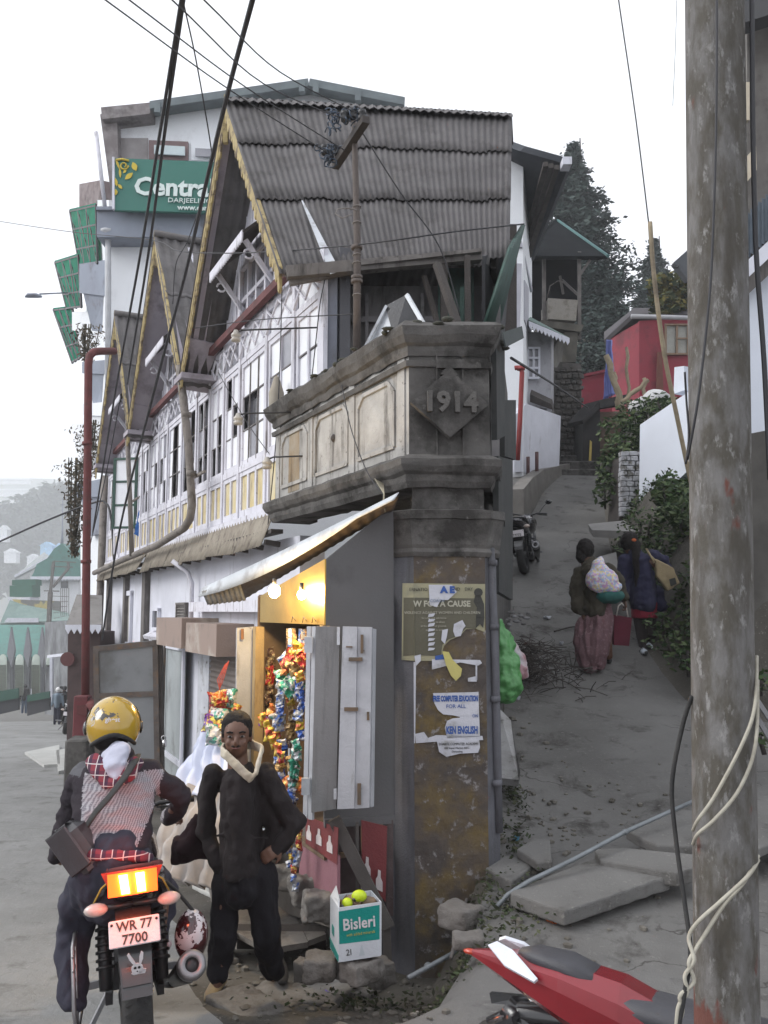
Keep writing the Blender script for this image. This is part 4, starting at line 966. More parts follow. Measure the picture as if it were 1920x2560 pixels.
for k in range(4): m.tube([P(572 - k * 3, 1652 + k * 3, 6.9), P(558 - k * 5, 1700, 6.88), P(540 + k * 5, 1745, 6.86)], .003, 4)
m.build('string', pm("red_string", (.4, .06, .04), None, 6), t)
m = MB(); rd = random.Random(3)
for k in range(46): m.ell(P(rd.uniform(650, 740), rd.uniform(2060, 2170), rd.uniform(6.5, 7.0)), (rd.uniform(.02, .06),) * 3, Matrix.Rotation(rd.random() * 6, 3, 'X'), 6, 4)
tag(m.build('stored_clutter', pm("jumbled_bags", (.3, .28, .25), (.08, .07, .065), 9, lo=.45, hi=.55)), kind='stuff')

# ---------------------------------------------------------------- posters on the pillar
fy = .002
pfx = (pw[3] - pw[2]).normalized(); pfn = V((pfx.y, -pfx.x, 0))
def PP(u, v, o=.02):
    d = ray(u, v); q = pw[2] + pfn * o; k = q.dot(pfn) / (d.x * pfn.x + d.y * pfn.y); p = d * k; return V((p.x, p.y, CAMZ + p.z))
PAPERY = pm("yellowed_poster_paper", (.32, .30, .19), (.26, .25, .17), 3, dirt=(.2, .2, .15), dscale=4)
PAPERW = pm("white_paper", (.52, .53, .58), (.44, .45, .5), 4, dirt=(.3, .3, .3), dscale=6)
OLIVE = pm("dull_olive_print", (.085, .08, .055), (.11, .105, .075), 3)
BLUEI = pm("blue_ink", (.035, .09, .30), None, 8); DARKI = pm("dark_ink", (.04, .04, .035), None, 8)
def quadP(lst, o, t=.002): m = MB(); m.slab([PP(u, v, o) for u, v in lst], t); return m
PO = thing('event_poster', PP(1110, 1650), 'large torn yellow and olive poster wrapped round the upper pillar', 'poster')
m = MB(); cw = pw[2] - pw[1]; cwn = cw.normalized(); cn = V((cwn.y, -cwn.x, 0))
def PW(u, v, o=.012):    # on the chamfer
    d = ray(u, v); q = pw[2] + cn * o; k = q.dot(cn) / (d.x * cn.x + d.y * cn.y); p = d * k; return V((p.x, p.y, CAMZ + p.z))
m.slab([PW(1006, 1458), PW(1034, 1458), PW(1034, 1652), PW(1004, 1650)], .002)
m.slab([PP(u, v, .012) for u, v in ((1034, 1458), (1213, 1460), (1212, 1580), (1190, 1572), (1165, 1573), (1150, 1590), (1125, 1600), (1110, 1615), (1106, 1628), (1112, 1645), (1150, 1652), (1034, 1652))], .002)
m.build('paper', PAPERY, PO)
m = quadP([(1036, 1494), (1192, 1496), (1190, 1572), (1165, 1570), (1148, 1588), (1122, 1598), (1106, 1612), (1102, 1640), (1036, 1638)], .015)
m.slab([PW(1009, 1494, .015), PW(1034, 1494, .015), PW(1034, 1638, .015), PW(1008, 1640, .015)], .002)
m.build('olive_print', OLIVE, PO)
def ptext(s_, u, v, h, mat, par, o=.018, sx=1.0, bold=0, nm='lettering'):
    c = PP(u, v, o); sc = h / 2200 * 5.8 / .70
    return text(s_, sc, frame(c, pfx, UP), mat, nm, par, .0008, bold, sx=sx)
PALE = pm("pale_print", (.38, .37, .30), None, 8)
ptext("ERNATIO", 1046, 1474, 8, DARKI, PO, sx=.95); ptext("ND", 1142, 1473, 8, DARKI, PO); ptext("DAY", 1172, 1473, 8, DARKI, PO, sx=.9)
ptext("W FOR A CAUSE", 1105, 1510, 14, PALE, PO, sx=.95, bold=.002); ptext("VIOLENCE AGAINST WOMEN AND CHILDREN", 1106, 1532, 6.5, PALE, PO, sx=.98)
for k, (a, u) in enumerate((("for a fair and safe home", 1085), ("say no to abuse", 1092), ("at the town hall grounds", 1084), ("everyone is welcome", 1092))): ptext(a, u, 1545 + k * 10, 4.5, PALE, PO, sx=1.0)
m = quadP([(1112, 1610), (1103, 1600), (1106, 1575), (1120, 1572), (1117, 1592)], .022); m.mi = 0
m.slab([PP(u, v, .022) for u, v in ((1135, 1560), (1156, 1550), (1164, 1565), (1158, 1572), (1152, 1590), (1138, 1592), (1133, 1578))], .002)
m.slab([PP(u, v, .022) for u, v in ((1072, 1462), (1130, 1462), (1142, 1480), (1120, 1500), (1102, 1500), (1092, 1518), (1074, 1512))], .002)
for k in range(8): m.slab([PP(1072, 1535 + k * 12, .022), PP(1088, 1533 + k * 12 + (k % 2) * 3, .022), PP(1084, 1541 + k * 12, .022), PP(1070, 1543 + k * 12, .022)], .002)
m.build('white_scraps', PAPERW, PO)
ptext("A E", 1119, 1475, 15, BLUEI, PO, .026, bold=.004, sx=1.1); ptext("COACH", 1093, 1502, 7, pm("grey_blue_ink", (.15, .2, .3), None, 8), PO, .026)
# silhouette of a kneeling worker on the right of the poster
m = MB(); ss = [PP(1196 + 11 * math.cos(a), 1481 + 11 * math.sin(a), .018) for a in [k * .5236 for k in range(12)]]; m.slab(ss, .002)
m.slab([PP(u, v, .018) for u, v in ((1188, 1488), (1202, 1490), (1210, 1510), (1211, 1545), (1190, 1545), (1192, 1518), (1184, 1505))], .002)
m.slab([PP(u, v, .018) for u, v in ((1190, 1543), (1211, 1543), (1208, 1570), (1200, 1560), (1190, 1570))], .002); m.build('silhouette', DARKI, PO)
m = quadP([(1106, 1628), (1122, 1630), (1132, 1650), (1155, 1672), (1152, 1690), (1140, 1702), (1128, 1690), (1115, 1662)], .03, .004); m.build('curled_yellow_flap', pm("yellow_paper", (.5, .45, .14), (.42, .38, .14), 4), PO)
m = quadP([(1088, 1640), (1112, 1635), (1112, 1648), (1088, 1650)], .019); m.build('blue_scrap', BLUEI, PO)
WP = thing('torn_white_border', PP(1110, 1650), 'torn white paper border remains framing bare plaster between the two posters', 'paper scraps')
m = quadP([(1036, 1640), (1052, 1636), (1052, 1652), (1040, 1665)], .016); m.slab([PP(u, v, .016) for u, v in ((1080, 1648), (1200, 1650), (1205, 1658), (1195, 1664), (1150, 1656), (1080, 1674))], .002)
m.slab([PP(u, v, .016) for u, v in ((1034, 1655), (1040, 1655), (1038, 1858), (1035, 1858))], .002); m.slab([PP(u, v, .016) for u, v in ((1170, 1695), (1192, 1690), (1192, 1704), (1170, 1704))], .002); m.slab([PP(u, v, .016) for u, v in ((1189, 1660), (1193, 1660), (1193, 1700), (1189, 1700))], .002)
m.slab([PP(u, v, .016) for u, v in ((1038, 1835), (1060, 1830), (1070, 1845), (1090, 1838), (1206, 1840), (1208, 1850), (1120, 1852), (1040, 1858))], .002)
m.build('paper', PAPERW, WP)
NO = thing('class_notice', PP(1140, 1800), 'white notice with blue capitals for computer and English lessons, torn in the middle', 'notice')
m = quadP([(1083, 1733), (1196, 1730), (1198, 1790), (1150, 1792), (1130, 1788), (1108, 1786), (1095, 1775), (1086, 1758)], .016)
m.slab([PP(u, v, .016) for u, v in ((1150, 1789), (1198, 1789), (1200, 1842), (1118, 1846), (1112, 1820), (1118, 1802), (1132, 1796), (1150, 1794))], .002)
m.slab([PP(u, v, .018) for u, v in ((1092, 1852), (1198, 1850), (1200, 1868), (1195, 1882), (1150, 1884), (1116, 1892), (1098, 1880))], .002)
m.build('paper', PAPERW, NO)
ptext("FREE COMPUTER EDUCATION", 1139, 1747, 13, BLUEI, NO, sx=.44, bold=.0025); ptext("FOR ALL", 1140, 1766, 9, BLUEI, NO, sx=1.0)
ptext("ON", 1188, 1790, 8, BLUEI, NO, sx=.8); ptext("KEN ENGLISH", 1155, 1826, 17, BLUEI, NO, sx=.52, bold=.0025)
ptext("EGABITE COMPUTER ACADEMY", 1147, 1860, 6, DARKI, NO, .021, sx=.8); ptext("Old Super Market ABC,", 1142, 1870, 4.5, DARKI, NO, .021); ptext("Darjeeling", 1143, 1879, 4.5, DARKI, NO, .021)
# ================================================================ hotel behind, left
HOTEL = thing('hotel', (-4, 21, -1), 'tall white hotel with low gabled roof and green signboard behind the timber house', 'hotel')
WH2 = pm("hotel_white_render", (.78, .80, .83), (.72, .74, .77), .8, dirt=(.48, .48, .5), dscale=1, dlo=.6, dhi=.85)
GRYC = pm("blue_grey_hotel_concrete", (.26, .29, .35), (.22, .24, .29), 1, dirt=(.12, .11, .12), dscale=1.5, dlo=.55, dhi=.72, rough=.9)
HY = 20.5
def h(u, v, dy=0): return P(u, v, HY + dy)
m = MB(); m.slab([h(272, 1900), h(1010, 1900), h(1010, 262), h(775, 222), h(290, 280), h(290, 500), h(272, 500)], .3)
m.slab([h(272, 1900, 0), h(272, 500, 0), P(215, 500, 27), P(215, 1900, 27)], .2); m.build('wall', WH2, HOTEL)
m = MB(); m.slab([h(242, 520, -.6), h(560, 520, -.6), h(560, 592, -.6), h(242, 592, -.6)], .8); m.slab([h(240, 516, -.7), h(560, 516, -.7), h(560, 524, -.7), h(240, 524, -.7)], .9); m.build('balcony_band', GRYC, HOTEL)
m = MB(); m.slab([h(252, 268, -.5), h(375, 256, -.5), h(375, 284, -.5), h(255, 298, -.5)], 1.2); m.slab([h(250, 285, -.3), h(292, 285, -.3), h(300, 520, -.3), h(282, 520, -.3)], .3); m.build('parapet_slab', pm("mossy_parapet", (.16, .14, .14), (.26, .24, .24), 3, dirt=(.07, .06, .06), dscale=2), HOTEL)
m = MB(); m.slab([h(292, 345, -.02), h(370, 345, -.02), h(370, 400, -.02), h(292, 400, -.02)], .1); m.build('brown_panel', pm("stained_brown_wall", (.22, .2, .2), (.3, .28, .28), 2), HOTEL)
m = MB(); m.slab([h(372, 350, -.08), h(470, 354, -.08), h(470, 400, -.08), h(372, 398, -.08)], .1); wf = m.build('window', pm("brown_window_frame", (.2, .14, .14), None, 5), HOTEL)
m = MB(); m.slab([h(385, 362, -.2), h(462, 366, -.2), h(462, 388, -.2), h(385, 384, -.2)], .04); m.build('pane', pm("pale_green_glass", (.5, .58, .6), None, 2, rough=.2), wf)
m = MB(); m.slab([h(478, 354, -.08), h(560, 358, -.08), h(560, 402, -.08), h(478, 400, -.08)], .1); wf = m.build('window', WH2, HOTEL)
m = MB(); m.slab([h(488, 370, -.2), h(560, 374, -.2), h(560, 392, -.2), h(488, 390, -.2)], .04); m.build('pane', GREYP, wf)
RFT = pm("grey_green_roof_metal", (.16, .19, .2), (.12, .14, .15), 2)
m = MB()
pk, lt, rt = h(772, 207, -.5), h(375, 264, -.5), h(1010, 254, -.5)
m.slab([lt, pk, pk + V((0, 6, .0)), lt + V((0, 6, 0))], .12); m.slab([pk, rt, rt + V((0, 6, 0)), pk + V((0, 6, 0))], .12)
m.bar(lt - UP * .05, pk - UP * .05, .08, .10, UP); m.bar(pk - UP * .05, rt - UP * .05, .08, .10, UP)
for u in (395, 755, 790, 895): q = lerp(lt, pk, (u - 375) / 397) if u < 772 else lerp(pk, rt, (u - 772) / 238); m.box(q - UP * .1, (.14, .15, .28))
m.build('roof', RFT, HOTEL)
m = MB(); m.tube([h(270, 600, -.4), h(271, 700, -.3), h(269, 1450, -.3)], .07, 8); m.lathe([(.07, 0), (.25, .16), (.25, .22)], 8, h(270, 602, -.4)); m.build('drain_pipe', pm("pale_pipe", (.45, .46, .48), None, 5), HOTEL)
m = MB(); m.tube([h(240, 330, -.5), h(262, 515, -.5)], .05, 6); m.build('vent_pipe', PAINT, HOTEL)
# balconies and planters stepping back on the side, green canopies as things of their own
for i, (u0, v0, u1, v1, u2, v2, Y) in enumerate(((198, 660, 262, 650, 262, 740, 22.5), (180, 780, 240, 778, 240, 835, 24), (205, 905, 262, 900, 262, 935, 22.5), (205, 1010, 262, 1005, 262, 1040, 22.5), (192, 1210, 262, 1195, 262, 1240, 22), (180, 1060, 235, 1060, 235, 1090, 24))):
    m = MB(); m.slab([P(u0, v0, Y), P(u1, v1, Y - 1.2), P(u2, v2, Y - 1.2), P(u0, v0 + (v2 - v1) * .8, Y)], 1.0)
    m.slab([P(u0 + 10, v0 + (v2 - v1) * .8, Y - .1), P(u2, v2, Y - 1.1), P(u2, v2 + 90, Y - .9), P(u0 + 32, v0 + 95 + (v2 - v1) * .8, Y)], .6)
    m.build('balcony', GRYC if i % 2 == 0 else WH2, HOTEL)
m = MB(); m.slab([P(200, 1250, 23), P(262, 1250, 21.5), P(262, 1800, 21.5), P(205, 1800, 23)], .6); m.slab([P(215, 600, 24.5), P(262, 600, 21.3), P(262, 1300, 21.3), P(222, 1300, 24.5)], .5); m.build('side_wall', WH2, HOTEL)
m = MB(); m.slab([P(198, 460, 25), P(252, 450, 23), P(252, 510, 23), P(198, 520, 25)], 1); m.build('chimney_block', pm("brown_red_block", (.16, .12, .12), (.24, .2, .2), 2, dirt=(.08, .06, .06)), HOTEL)
CANG = None
def canopy(pts, label):
    m, nt, N, L, B = (None,) * 5
    mt = MATS.get("green_translucent_sheet")
    if not mt:
        mt, nt, N, L, B = newmat("green_translucent_sheet"); vec = coords(N, L)
        col = mix(N, L, ramp(N, L, nz(N, L, vec, 1.5), .4, .6), (.0, .34, .22), (.01, .46, .30)); L.new(col, B.inputs['Base Color'])
        B.inputs['Roughness'].default_value = .5
        tr = N.new("ShaderNodeBsdfTranslucent"); L.new(col, tr.inputs[0]); mx = N.new("ShaderNodeMixShader"); mx.inputs[0].default_value = .75
        L.new(B.outputs[0], mx.inputs[1]); L.new(tr.outputs[0], mx.inputs[2]); L.new(mx.outputs[0], N['Material Output'].inputs[0]); MATS["green_translucent_sheet"] = mt
    a, b_, c, d = pts; t = thing('green_canopy', c, label, 'canopy', 'green canopies on the hotel side')
    m = MB(); m.corr(a, b_, d, c, 14, .02, .01); m.build('sheet', mt, t)
    m = MB()
    for k in (.0, .33, .66, 1): m.bar(lerp(a, b_, k) - UP * .04, lerp(d, c, k) - UP * .04, .05, .06)
    for k in (.02, .35, .7, .98): m.bar(lerp(a, d, k) - UP * .04, lerp(b_, c, k) - UP * .04, .05, .05)
    for k in range(3): m.bar(lerp(a, b_, k / 3) - UP * .05, lerp(d, c, (k + 1) / 3) - UP * .05, .04, .04)
    m.build('iron_frame', BLACKM, t)
canopy([P(175, 523, 24.5), P(240, 508, 22), P(244, 655, 21.6), P(200, 664, 23.5)], 'topmost green sheet canopy on the hotel side, nearest the signboard')
canopy([P(138, 652, 26), P(196, 634, 23.5), P(204, 765, 23.2), P(168, 770, 25)], 'middle green sheet canopy on the hotel side, between two others')
canopy([P(134, 770, 27), P(180, 764, 24.5), P(206, 890, 24), P(182, 905, 26)], 'lowest green sheet canopy on the hotel side')
# signboard
SIGN = thing('signboard', h(400, 525, -1), 'green hotel signboard with white letters and yellow flower pattern', 'signboard')
sa, sb, sc_, sd = h(285, 525, -1), h(545, 532, -1), h(545, 405, -1), h(285, 395, -1)
m = MB(); m.slab([sa, sb, sc_, sd], .1); m.build('board', pm("sign_green", (.02, .135, .105), (.022, .15, .115), 1, rough=.5), SIGN)
m = MB(); m.bar(sa, sd, .05, .12, V((0, 1, 0))); m.build('edge_strip', PAINT2, SIGN)
def hs_(u, v): return h(u, v, -1.03)
WL = pm("white_lettering", (.62, .7, .68), None, 5)
sxv = (sb - sa).normalized()
text("Central", .60, frame(hs_(436, 470), sxv, UP), WL, 'lettering', SIGN, .01, .018, sx=1.02)
text("DARJEELING", .16, frame(hs_(474, 502), sxv, UP), WL, 'lettering', SIGN, .01, .0, sx=1.15); text("www.central", .17, frame(hs_(496, 520), sxv, UP), WL, 'lettering', SIGN, .01, .004, sx=1.1)
m = MB(); YF = pm("yellow_flower_print", (.55, .42, .05), None, 5)
def leafp(u, v, a, l, w_):
    pts = []
    for k in range(9): t = k / 8; pts.append((l * (t - .5), w_ * math.sin(t * math.pi)))
    pts += [(x, -y) for x, y in pts[::-1][1:-1]]
    m.slab([hs_(u + x * math.cos(a) - y * math.sin(a), v + x * math.sin(a) + y * math.cos(a)) for x, y in pts], .01)
for u, v, a, l, w_ in ((336, 416, 1.2, 24, 7), (322, 440, -.7, 26, 6), (300, 432, 1.5, 26, 3), (290, 455, 1.4, 22, 4), (300, 466, .8, 16, 4), (289, 480, 1.6, 16, 5), (294, 410, 1.2, 30, 3), (312, 428, 2.3, 12, 3)): leafp(u, v, a, l, w_)
m.tube([hs_(310 + 11 * math.cos(t) * (1 - t / 12), 414 + 11 * math.sin(t) * (1 - t / 12)) for t in [k * .5 for k in range(16)]], .02, 4); m.tube([hs_(290, 400), hs_(305, 398), hs_(322, 402)], .03, 4); m.build('flower_print', YF, SIGN)

# ---------------------------------------------------------------- vines, pipes on the left corner
def leaves(mb, c, r, n, sz, rd, shape=None, flat=.5):
    for k in range(n):
        while True:
            q = V((rd.uniform(-1, 1), rd.uniform(-1, 1), rd.uniform(-1, 1)))
            if q.length < 1: break
        q = V((q.x * r[0], q.y * r[1], q.z * r[2])) + c
        a = V((rd.gauss(0, 1), rd.gauss(0, 1), rd.gauss(0, flat))).normalized(); b = a.cross(V((rd.gauss(0, 1), rd.gauss(0, 1), rd.gauss(0, 1)))).normalized()
        s_ = sz * rd.uniform(.6, 1.4)
        n0 = len(mb.v); mb.v += [q - a * s_, q + b * s_ * .45, q + a * s_, q - b * s_ * .45]; mb.f.append([n0, n0 + 1, n0 + 2, n0 + 3]); mb.m.append(rd.randrange(3) if mb.mi == 0 else mb.mi); mb.k.append(False)
def leafmat(name, c):
    m, nt, N, L, B = newmat(name); vec = coords(N, L)
    L.new(mix(N, L, ramp(N, L, nz(N, L, vec, 1.3), .35, .65), tuple(q * .75 for q in c), tuple(q * 1.25 for q in c)), B.inputs['Base Color'])
    B.inputs['Roughness'].default_value = .7; B.inputs['Specular IOR Level'].default_value = .25
    return m
VINE = [leafmat('vine_brown', (.10, .075, .05)), leafmat('vine_grey', (.14, .12, .09)), leafmat('vine_dark', (.05, .045, .03))]
rd = random.Random(8)
for (u, v0, v1, Y, w_, dn, lb) in ((192, 1155, 1390, 19.6, .17, 1000, 'dead brown creeper hanging beside the red standpipe'), (222, 820, 900, 20.2, .22, 380, 'thin brown creeper hanging from a hotel balcony above the red pipe bend'), (228, 1060, 1170, 20, .22, 420, 'brown creeper on the hotel wall just right of the red standpipe')):
    m = MB(); a, c = P(u, v0, Y), P(u - 8, v1, Y)
    for k in range(dn):
        t = rd.random(); q = lerp(a, c, t) + V((rd.gauss(0, w_ * (1.1 - t)), rd.gauss(0, .15), 0)); leaves(m, q, (.03, .03, .05), 1, .05, rd, flat=1.5)
    for k in range(9):
        x = rd.gauss(0, w_ * .5); m.mi = 2; m.tube([a + V((x, 0, .1)), lerp(a, c, .5) + V((x * .8, 0, 0)), lerp(a, c, rd.uniform(.6, 1.05)) + V((x * .3, 0, 0))], .012, 4)
    tag(m.build('hanging_creeper', VINE), lb, 'creeper')
RP = thing('red_standpipe', P(212, 1740, 13.5), 'tall dull red pipe bending into the hotel wall', 'pipe')
m = MB(); pts = [P(213, 1760, 13.5), P(215, 1500, 13.5), P(219, 1150, 13.5), P(221, 910, 13.5), P(224, 890, 13.5), P(234, 880, 13.6), P(250, 878, 13.8), P(285, 878, 14.5)]
m.tube(pts, .062, 12); m.build('pipe', REDP, RP)
m = MB()
for v in (1105, 1400): m.tube([P(218 - (v - 1100) * .01, v, 13.5), P(218 - (v - 1100) * .01, v + 8, 13.5)], .08, 12)
m.build('coupling', REDP, RP)
# brown booth behind the gate leaf, with sheet roof and scalloped trim
BO = thing('brown_booth', P(205, 1890, 16.5), 'dark brown wooden booth with a grey sheet roof at the corner of the street', 'booth')
m = MB(); m.slab([P(166, 1905, 16.5), P(250, 1910, 16.5), P(250, 1580, 16.5), P(170, 1575, 16.5)], .9); m.slab([P(250, 1910, 16.5), P(262, 1900, 18.5), P(262, 1580, 18.5), P(250, 1580, 16.5)], .1); m.build('wall', pm("dark_brown_boards", (.055, .033, .032), (.075, .048, .045), 3, rough=.7, dirt=(.03, .02, .02)), BO)
m = MB(); m.slab([P(163, 1568, 16.0), P(255, 1560, 16.0), P(255, 1488, 17.6), P(192, 1486, 17.6)], .04); m.build('roof', pm("pale_grey_sheet_roof", (.24, .23, .22), (.19, .18, .175), 2, dirt=(.12, .11, .1)), BO)
m = MB()
for k in range(6): u = 163 + k * 15; m.slab([P(u, 1562, 15.95), P(u + 14.5, 1562, 15.95), P(u + 14.5, 1572, 15.95), P(u + 7, 1585, 15.95), P(u, 1572, 15.95)], .02)
m.build('scalloped_trim', PAINT2, BO)
m = MB(); c0 = P(168, 1648, 16.4); m.prism([c0 + V((.13 * math.cos(a * .4), 0, .13 * math.sin(a * .4))) for a in range(16)], (0, .03, 0)); tag(m.build('round_sign', pm("dull_red_disc", (.12, .05, .05), None, 4)), 'round dark sign on the edge of the brown booth', 'sign')
HB = thing('hydrant_cabinet', P(205, 1900, 13.4), 'dark red metal meter cabinet at the foot of the red standpipe', 'cabinet')
m = MB(); m.bevbox((P(205, 1860, 13.4) + P(205, 1745, 13.4)) / 2, (.21, .2, .75), .015); m.build('case', pm("maroon_metal", (.12, .025, .03), (.16, .04, .045), 5, dirt=(.07, .03, .03)), HB)
m = MB(); m.box(P(205, 1775, 13.29), (.15, .02, .14)); m.tube([P(222, 1760, 13.4), P(236, 1765, 13.3), P(240, 1790, 13.3)], .09, 8); m.build('door_plate', REDP, HB)
m = MB(); m.bevbox(P(200, 1945, 12.6) + V((0, 0, .15)), (.35, .4, .8), .03); jitter(m, .02); tag(m.build('mossy_block', CONC), 'mossy concrete block at the kerb beside the red cabinet', 'concrete block')
for (pts, lb) in (((( 62, 1880), (148, 1862), (150, 1910), (110, 1912)), 'larger pale floor slab lying on the far left street'), (((140, 1875), (162, 1872), (162, 1925), (146, 1928)), 'narrow pale slab leaning by the brown booth')):
    m = MB(); m.slab([G(u, v, .05) for u, v in pts], .05); tag(m.build('pale_slab', pm("pale_slab", (.4, .4, .38), None, 3)), lb, 'slab')

# ---------------------------------------------------------------- far left: pagoda-roofed building, arcade, fence
GRN = pm("green_painted_roof", (.05, .16, .135), (.06, .19, .16), 1, rough=.6, dirt=(.05, .12, .1), dscale=1.2)
PG = thing('pagoda_building', P(145, 1560, 130), 'distant white building with a green pagoda roof and thin spire', 'building')
YP_ = 130
def q_(u, v, dy=0): return P(u, v, YP_ + dy)
m = MB(); m.slab([q_(95, 1560), q_(195, 1560), q_(195, 1448), q_(95, 1448)], 6); m.build('wall', WH2, PG)
m = MB(); prof = [(78, 1442), (84, 1432), (92, 1410), (118, 1396), (135, 1372), (155, 1358), (172, 1375), (188, 1392), (205, 1404), (205, 1442)]
m.slab([q_(u, v, -1) for u, v in prof], 8); m.build('roof', GRN, PG)
m = MB(); m.slab([q_(76, 1448, -1.2), q_(200, 1448, -1.2), q_(200, 1441, -1.2), q_(76, 1441, -1.2)], .3)
for k in range(16): m.slab([q_(77 + k * 7.6, 1447, -1.2), q_(84 + k * 7.6, 1447, -1.2), q_(80.5 + k * 7.6, 1452, -1.2)], .3)
m.build('eave_trim', PAINT2, PG)
m = MB(); m.tube([q_(155, 1362), q_(156, 1330), q_(157, 1245)], [.25, .12, .05], 6); m.box(q_(157, 1262), (.7, .1, .1)); m.build('spire', GRYC, PG)
m = MB(); m.slab([q_(152, 1470, -.1), q_(170, 1470, -.1), q_(170, 1453, -.1), q_(152, 1453, -.1)], .1); m.build('window', DARKP, PG)
m = MB(); m.slab([P(36, 1445, 144), P(130, 1395, 144), P(110, 1380, 156), P(36, 1440, 156)], .3); m.slab([P(38, 1448, 144), P(96, 1448, 144), P(96, 1500, 144), P(38, 1500, 144)], 4); m.build('side_wing', pm("slate_grey_wing", (.2, .22, .23), (.3, .32, .33), 1), PG)
m = MB(); m.slab([P(36, 1443, 143.6), P(130, 1390, 143.6), P(130, 1386, 143.6), P(36, 1438, 143.6)], .2); m.build('gable_trim', PAINT2, PG)
t = thing('green_water_tanks', P(50, 1490, 124), 'green box tanks on a roof terrace left of the pagoda roof', 'water tank')
m = MB(); m.slab([P(24, 1492, 124), P(80, 1492, 124), P(80, 1462, 124), P(24, 1464, 124)], 3); m.slab([P(30, 1463, 125), P(88, 1463, 125), P(88, 1448, 125), P(30, 1450, 125)], 2.4); m.build('tank', pm("bottle_green_tank", (.015, .10, .06), (.02, .12, .08), 1), t)
m = MB(); m.slab([P(20, 1503, 123.6), P(75, 1503, 123.6), P(75, 1493, 123.6), P(20, 1493, 123.6)], 3.4); m.build('terrace', PAINT2, t)
t = thing('yellow_shop', P(120, 1560, 120), 'distant building with yellow wall patches under a grey green roof', 'building')
m = MB(); m.slab([P(15, 1600, 120), P(185, 1600, 120), P(185, 1545, 120), P(15, 1545, 120)], 4); m.build('wall', pm("grey_shop_wall", (.2, .2, .2), (.3, .3, .3), .6), t)
m = MB(); m.slab([P(0, 1558, 118), P(25, 1500, 122), P(60, 1512, 122), P(170, 1532, 122), P(190, 1550, 118)], .4); m.build('roof', pm("grey_green_roofing", (.13, .2, .18), (.18, .25, .23), 1), t)
m = MB(); m.slab([P(60, 1530, 123.2), P(150, 1545, 123.2), P(150, 1503, 123.2), P(30, 1498, 123.2)], .3); m.build('upper_wall', pm("yellow_and_grey_wall", (.45, .38, .14), (.16, .16, .15), .35, lo=.5, hi=.53), t)
m = MB(); m.slab([P(10, 1556, 117.6), P(95, 1556, 117.6), P(95, 1545, 117.6), P(18, 1545, 117.6)], .3); m.build('eave_trim', PAINT2, t)
AR = thing('market_arcade', P(50, 1720, 104), 'green roofed arcade with steep pointed gables and arched white bays', 'arcade')
m = MB(); m.slab([P(-60, 1645, 104), P(128, 1640, 104), P(112, 1562, 112), P(-60, 1562, 112)], .4); m.build('roof', GRN, AR)
m = MB(); m.slab([P(-60, 1760, 106), P(125, 1755, 106), P(125, 1640, 106), P(-60, 1640, 106)], 2); m.build('back_wall', pm("dim_arcade_wall", (.12, .13, .13), (.2, .21, .2), 1), AR)
for k, u in enumerate((-15, 27, 68, 104)):
    m = MB(); m.slab([P(u - 10, 1635, 103.2), P(u, 1568, 103.2), P(u + 9, 1625, 103.2), P(u + 1, 1668, 103.2)], .5); m.build('pointed_gable', pm("grey_slate_gable", (.2, .2, .22), None, 1), AR)
    m = MB(); m.slab([P(u - 2, 1760, 103.6), P(u + 5, 1760, 103.6), P(u + 5, 1650, 103.6), P(u - 2, 1650, 103.6)], .4); m.build('dark_pier', pm("dark_pier", (.07, .07, .08), None, 1), AR)
    m = MB(); c0 = u + 21; m.slab([P(c0 - 10, 1755, 105.2)] + [P(c0 + 10 * math.cos(math.pi - a * .524), 1662 - 14 * math.sin(a * .524), 52.6) for a in range(7)] + [P(c0 + 10, 1755, 105.2)], .3); m.build('arched_bay', pm("pale_green_white_wall", (.5, .56, .5), None, 1), AR)
    m = MB()
    for j in range(4): m.slab([P(c0 - 12 + j * 6, 1765, 103), P(c0 - 9 + j * 6, 1765, 103), P(c0 - 9 + j * 6, 1722, 103), P(c0 - 12 + j * 6, 1722, 103)], .2)
    m.build('railing', PAINT2, AR)
t = thing('green_sheet_fence', P(60, 1780, 47), 'green sheet metal fence along the far bend of the street', 'fence')
GF = pm("fence_green", (.035, .09, .07), (.05, .12, .09), 1); RV = pm("dark_retaining_wall", (.05, .05, .055), None, 1)
for a, b_, c, d in (((-60, 1765), (46, 1745), (46, 1720), (-60, 1738)), ((68, 1755), (124, 1745), (124, 1728), (68, 1738))):
    m = MB(); m.slab([P(a[0], a[1], 48), P(b_[0], b_[1], 48), P(c[0], c[1], 48), P(d[0], d[1], 48)], .1); m.build('sheet', GF, t)
    m = MB(); m.slab([P(a[0], a[1] + 35, 48.1), P(b_[0], b_[1] + 30, 48.1), P(b_[0], b_[1] - 2, 48.1), P(a[0], a[1] - 2, 48.1)], .2); m.build('base', RV, t)
t = thing('corner_shop_row', P(140, 1780, 50), 'dim shop fronts with grey shutters past the arcade', 'building')
m = MB(); m.slab([P(112, 1785, 54), P(200, 1800, 46), P(200, 1548, 46), P(112, 1556, 54)], 3); m.build('wall', pm("mottled_grey_shops", (.22, .23, .24), (.11, .11, .12), .6, lo=.4, hi=.6), t)
m = MB(); m.slab([P(124, 1760, 50), P(131, 1760, 50), P(131, 1640, 50), P(124, 1640, 50)], .2); m.slab([P(118, 1645, 48), P(200, 1635, 44), P(200, 1628, 44), P(118, 1638, 48)], .5); m.build('pale_column', PAINT2, t)
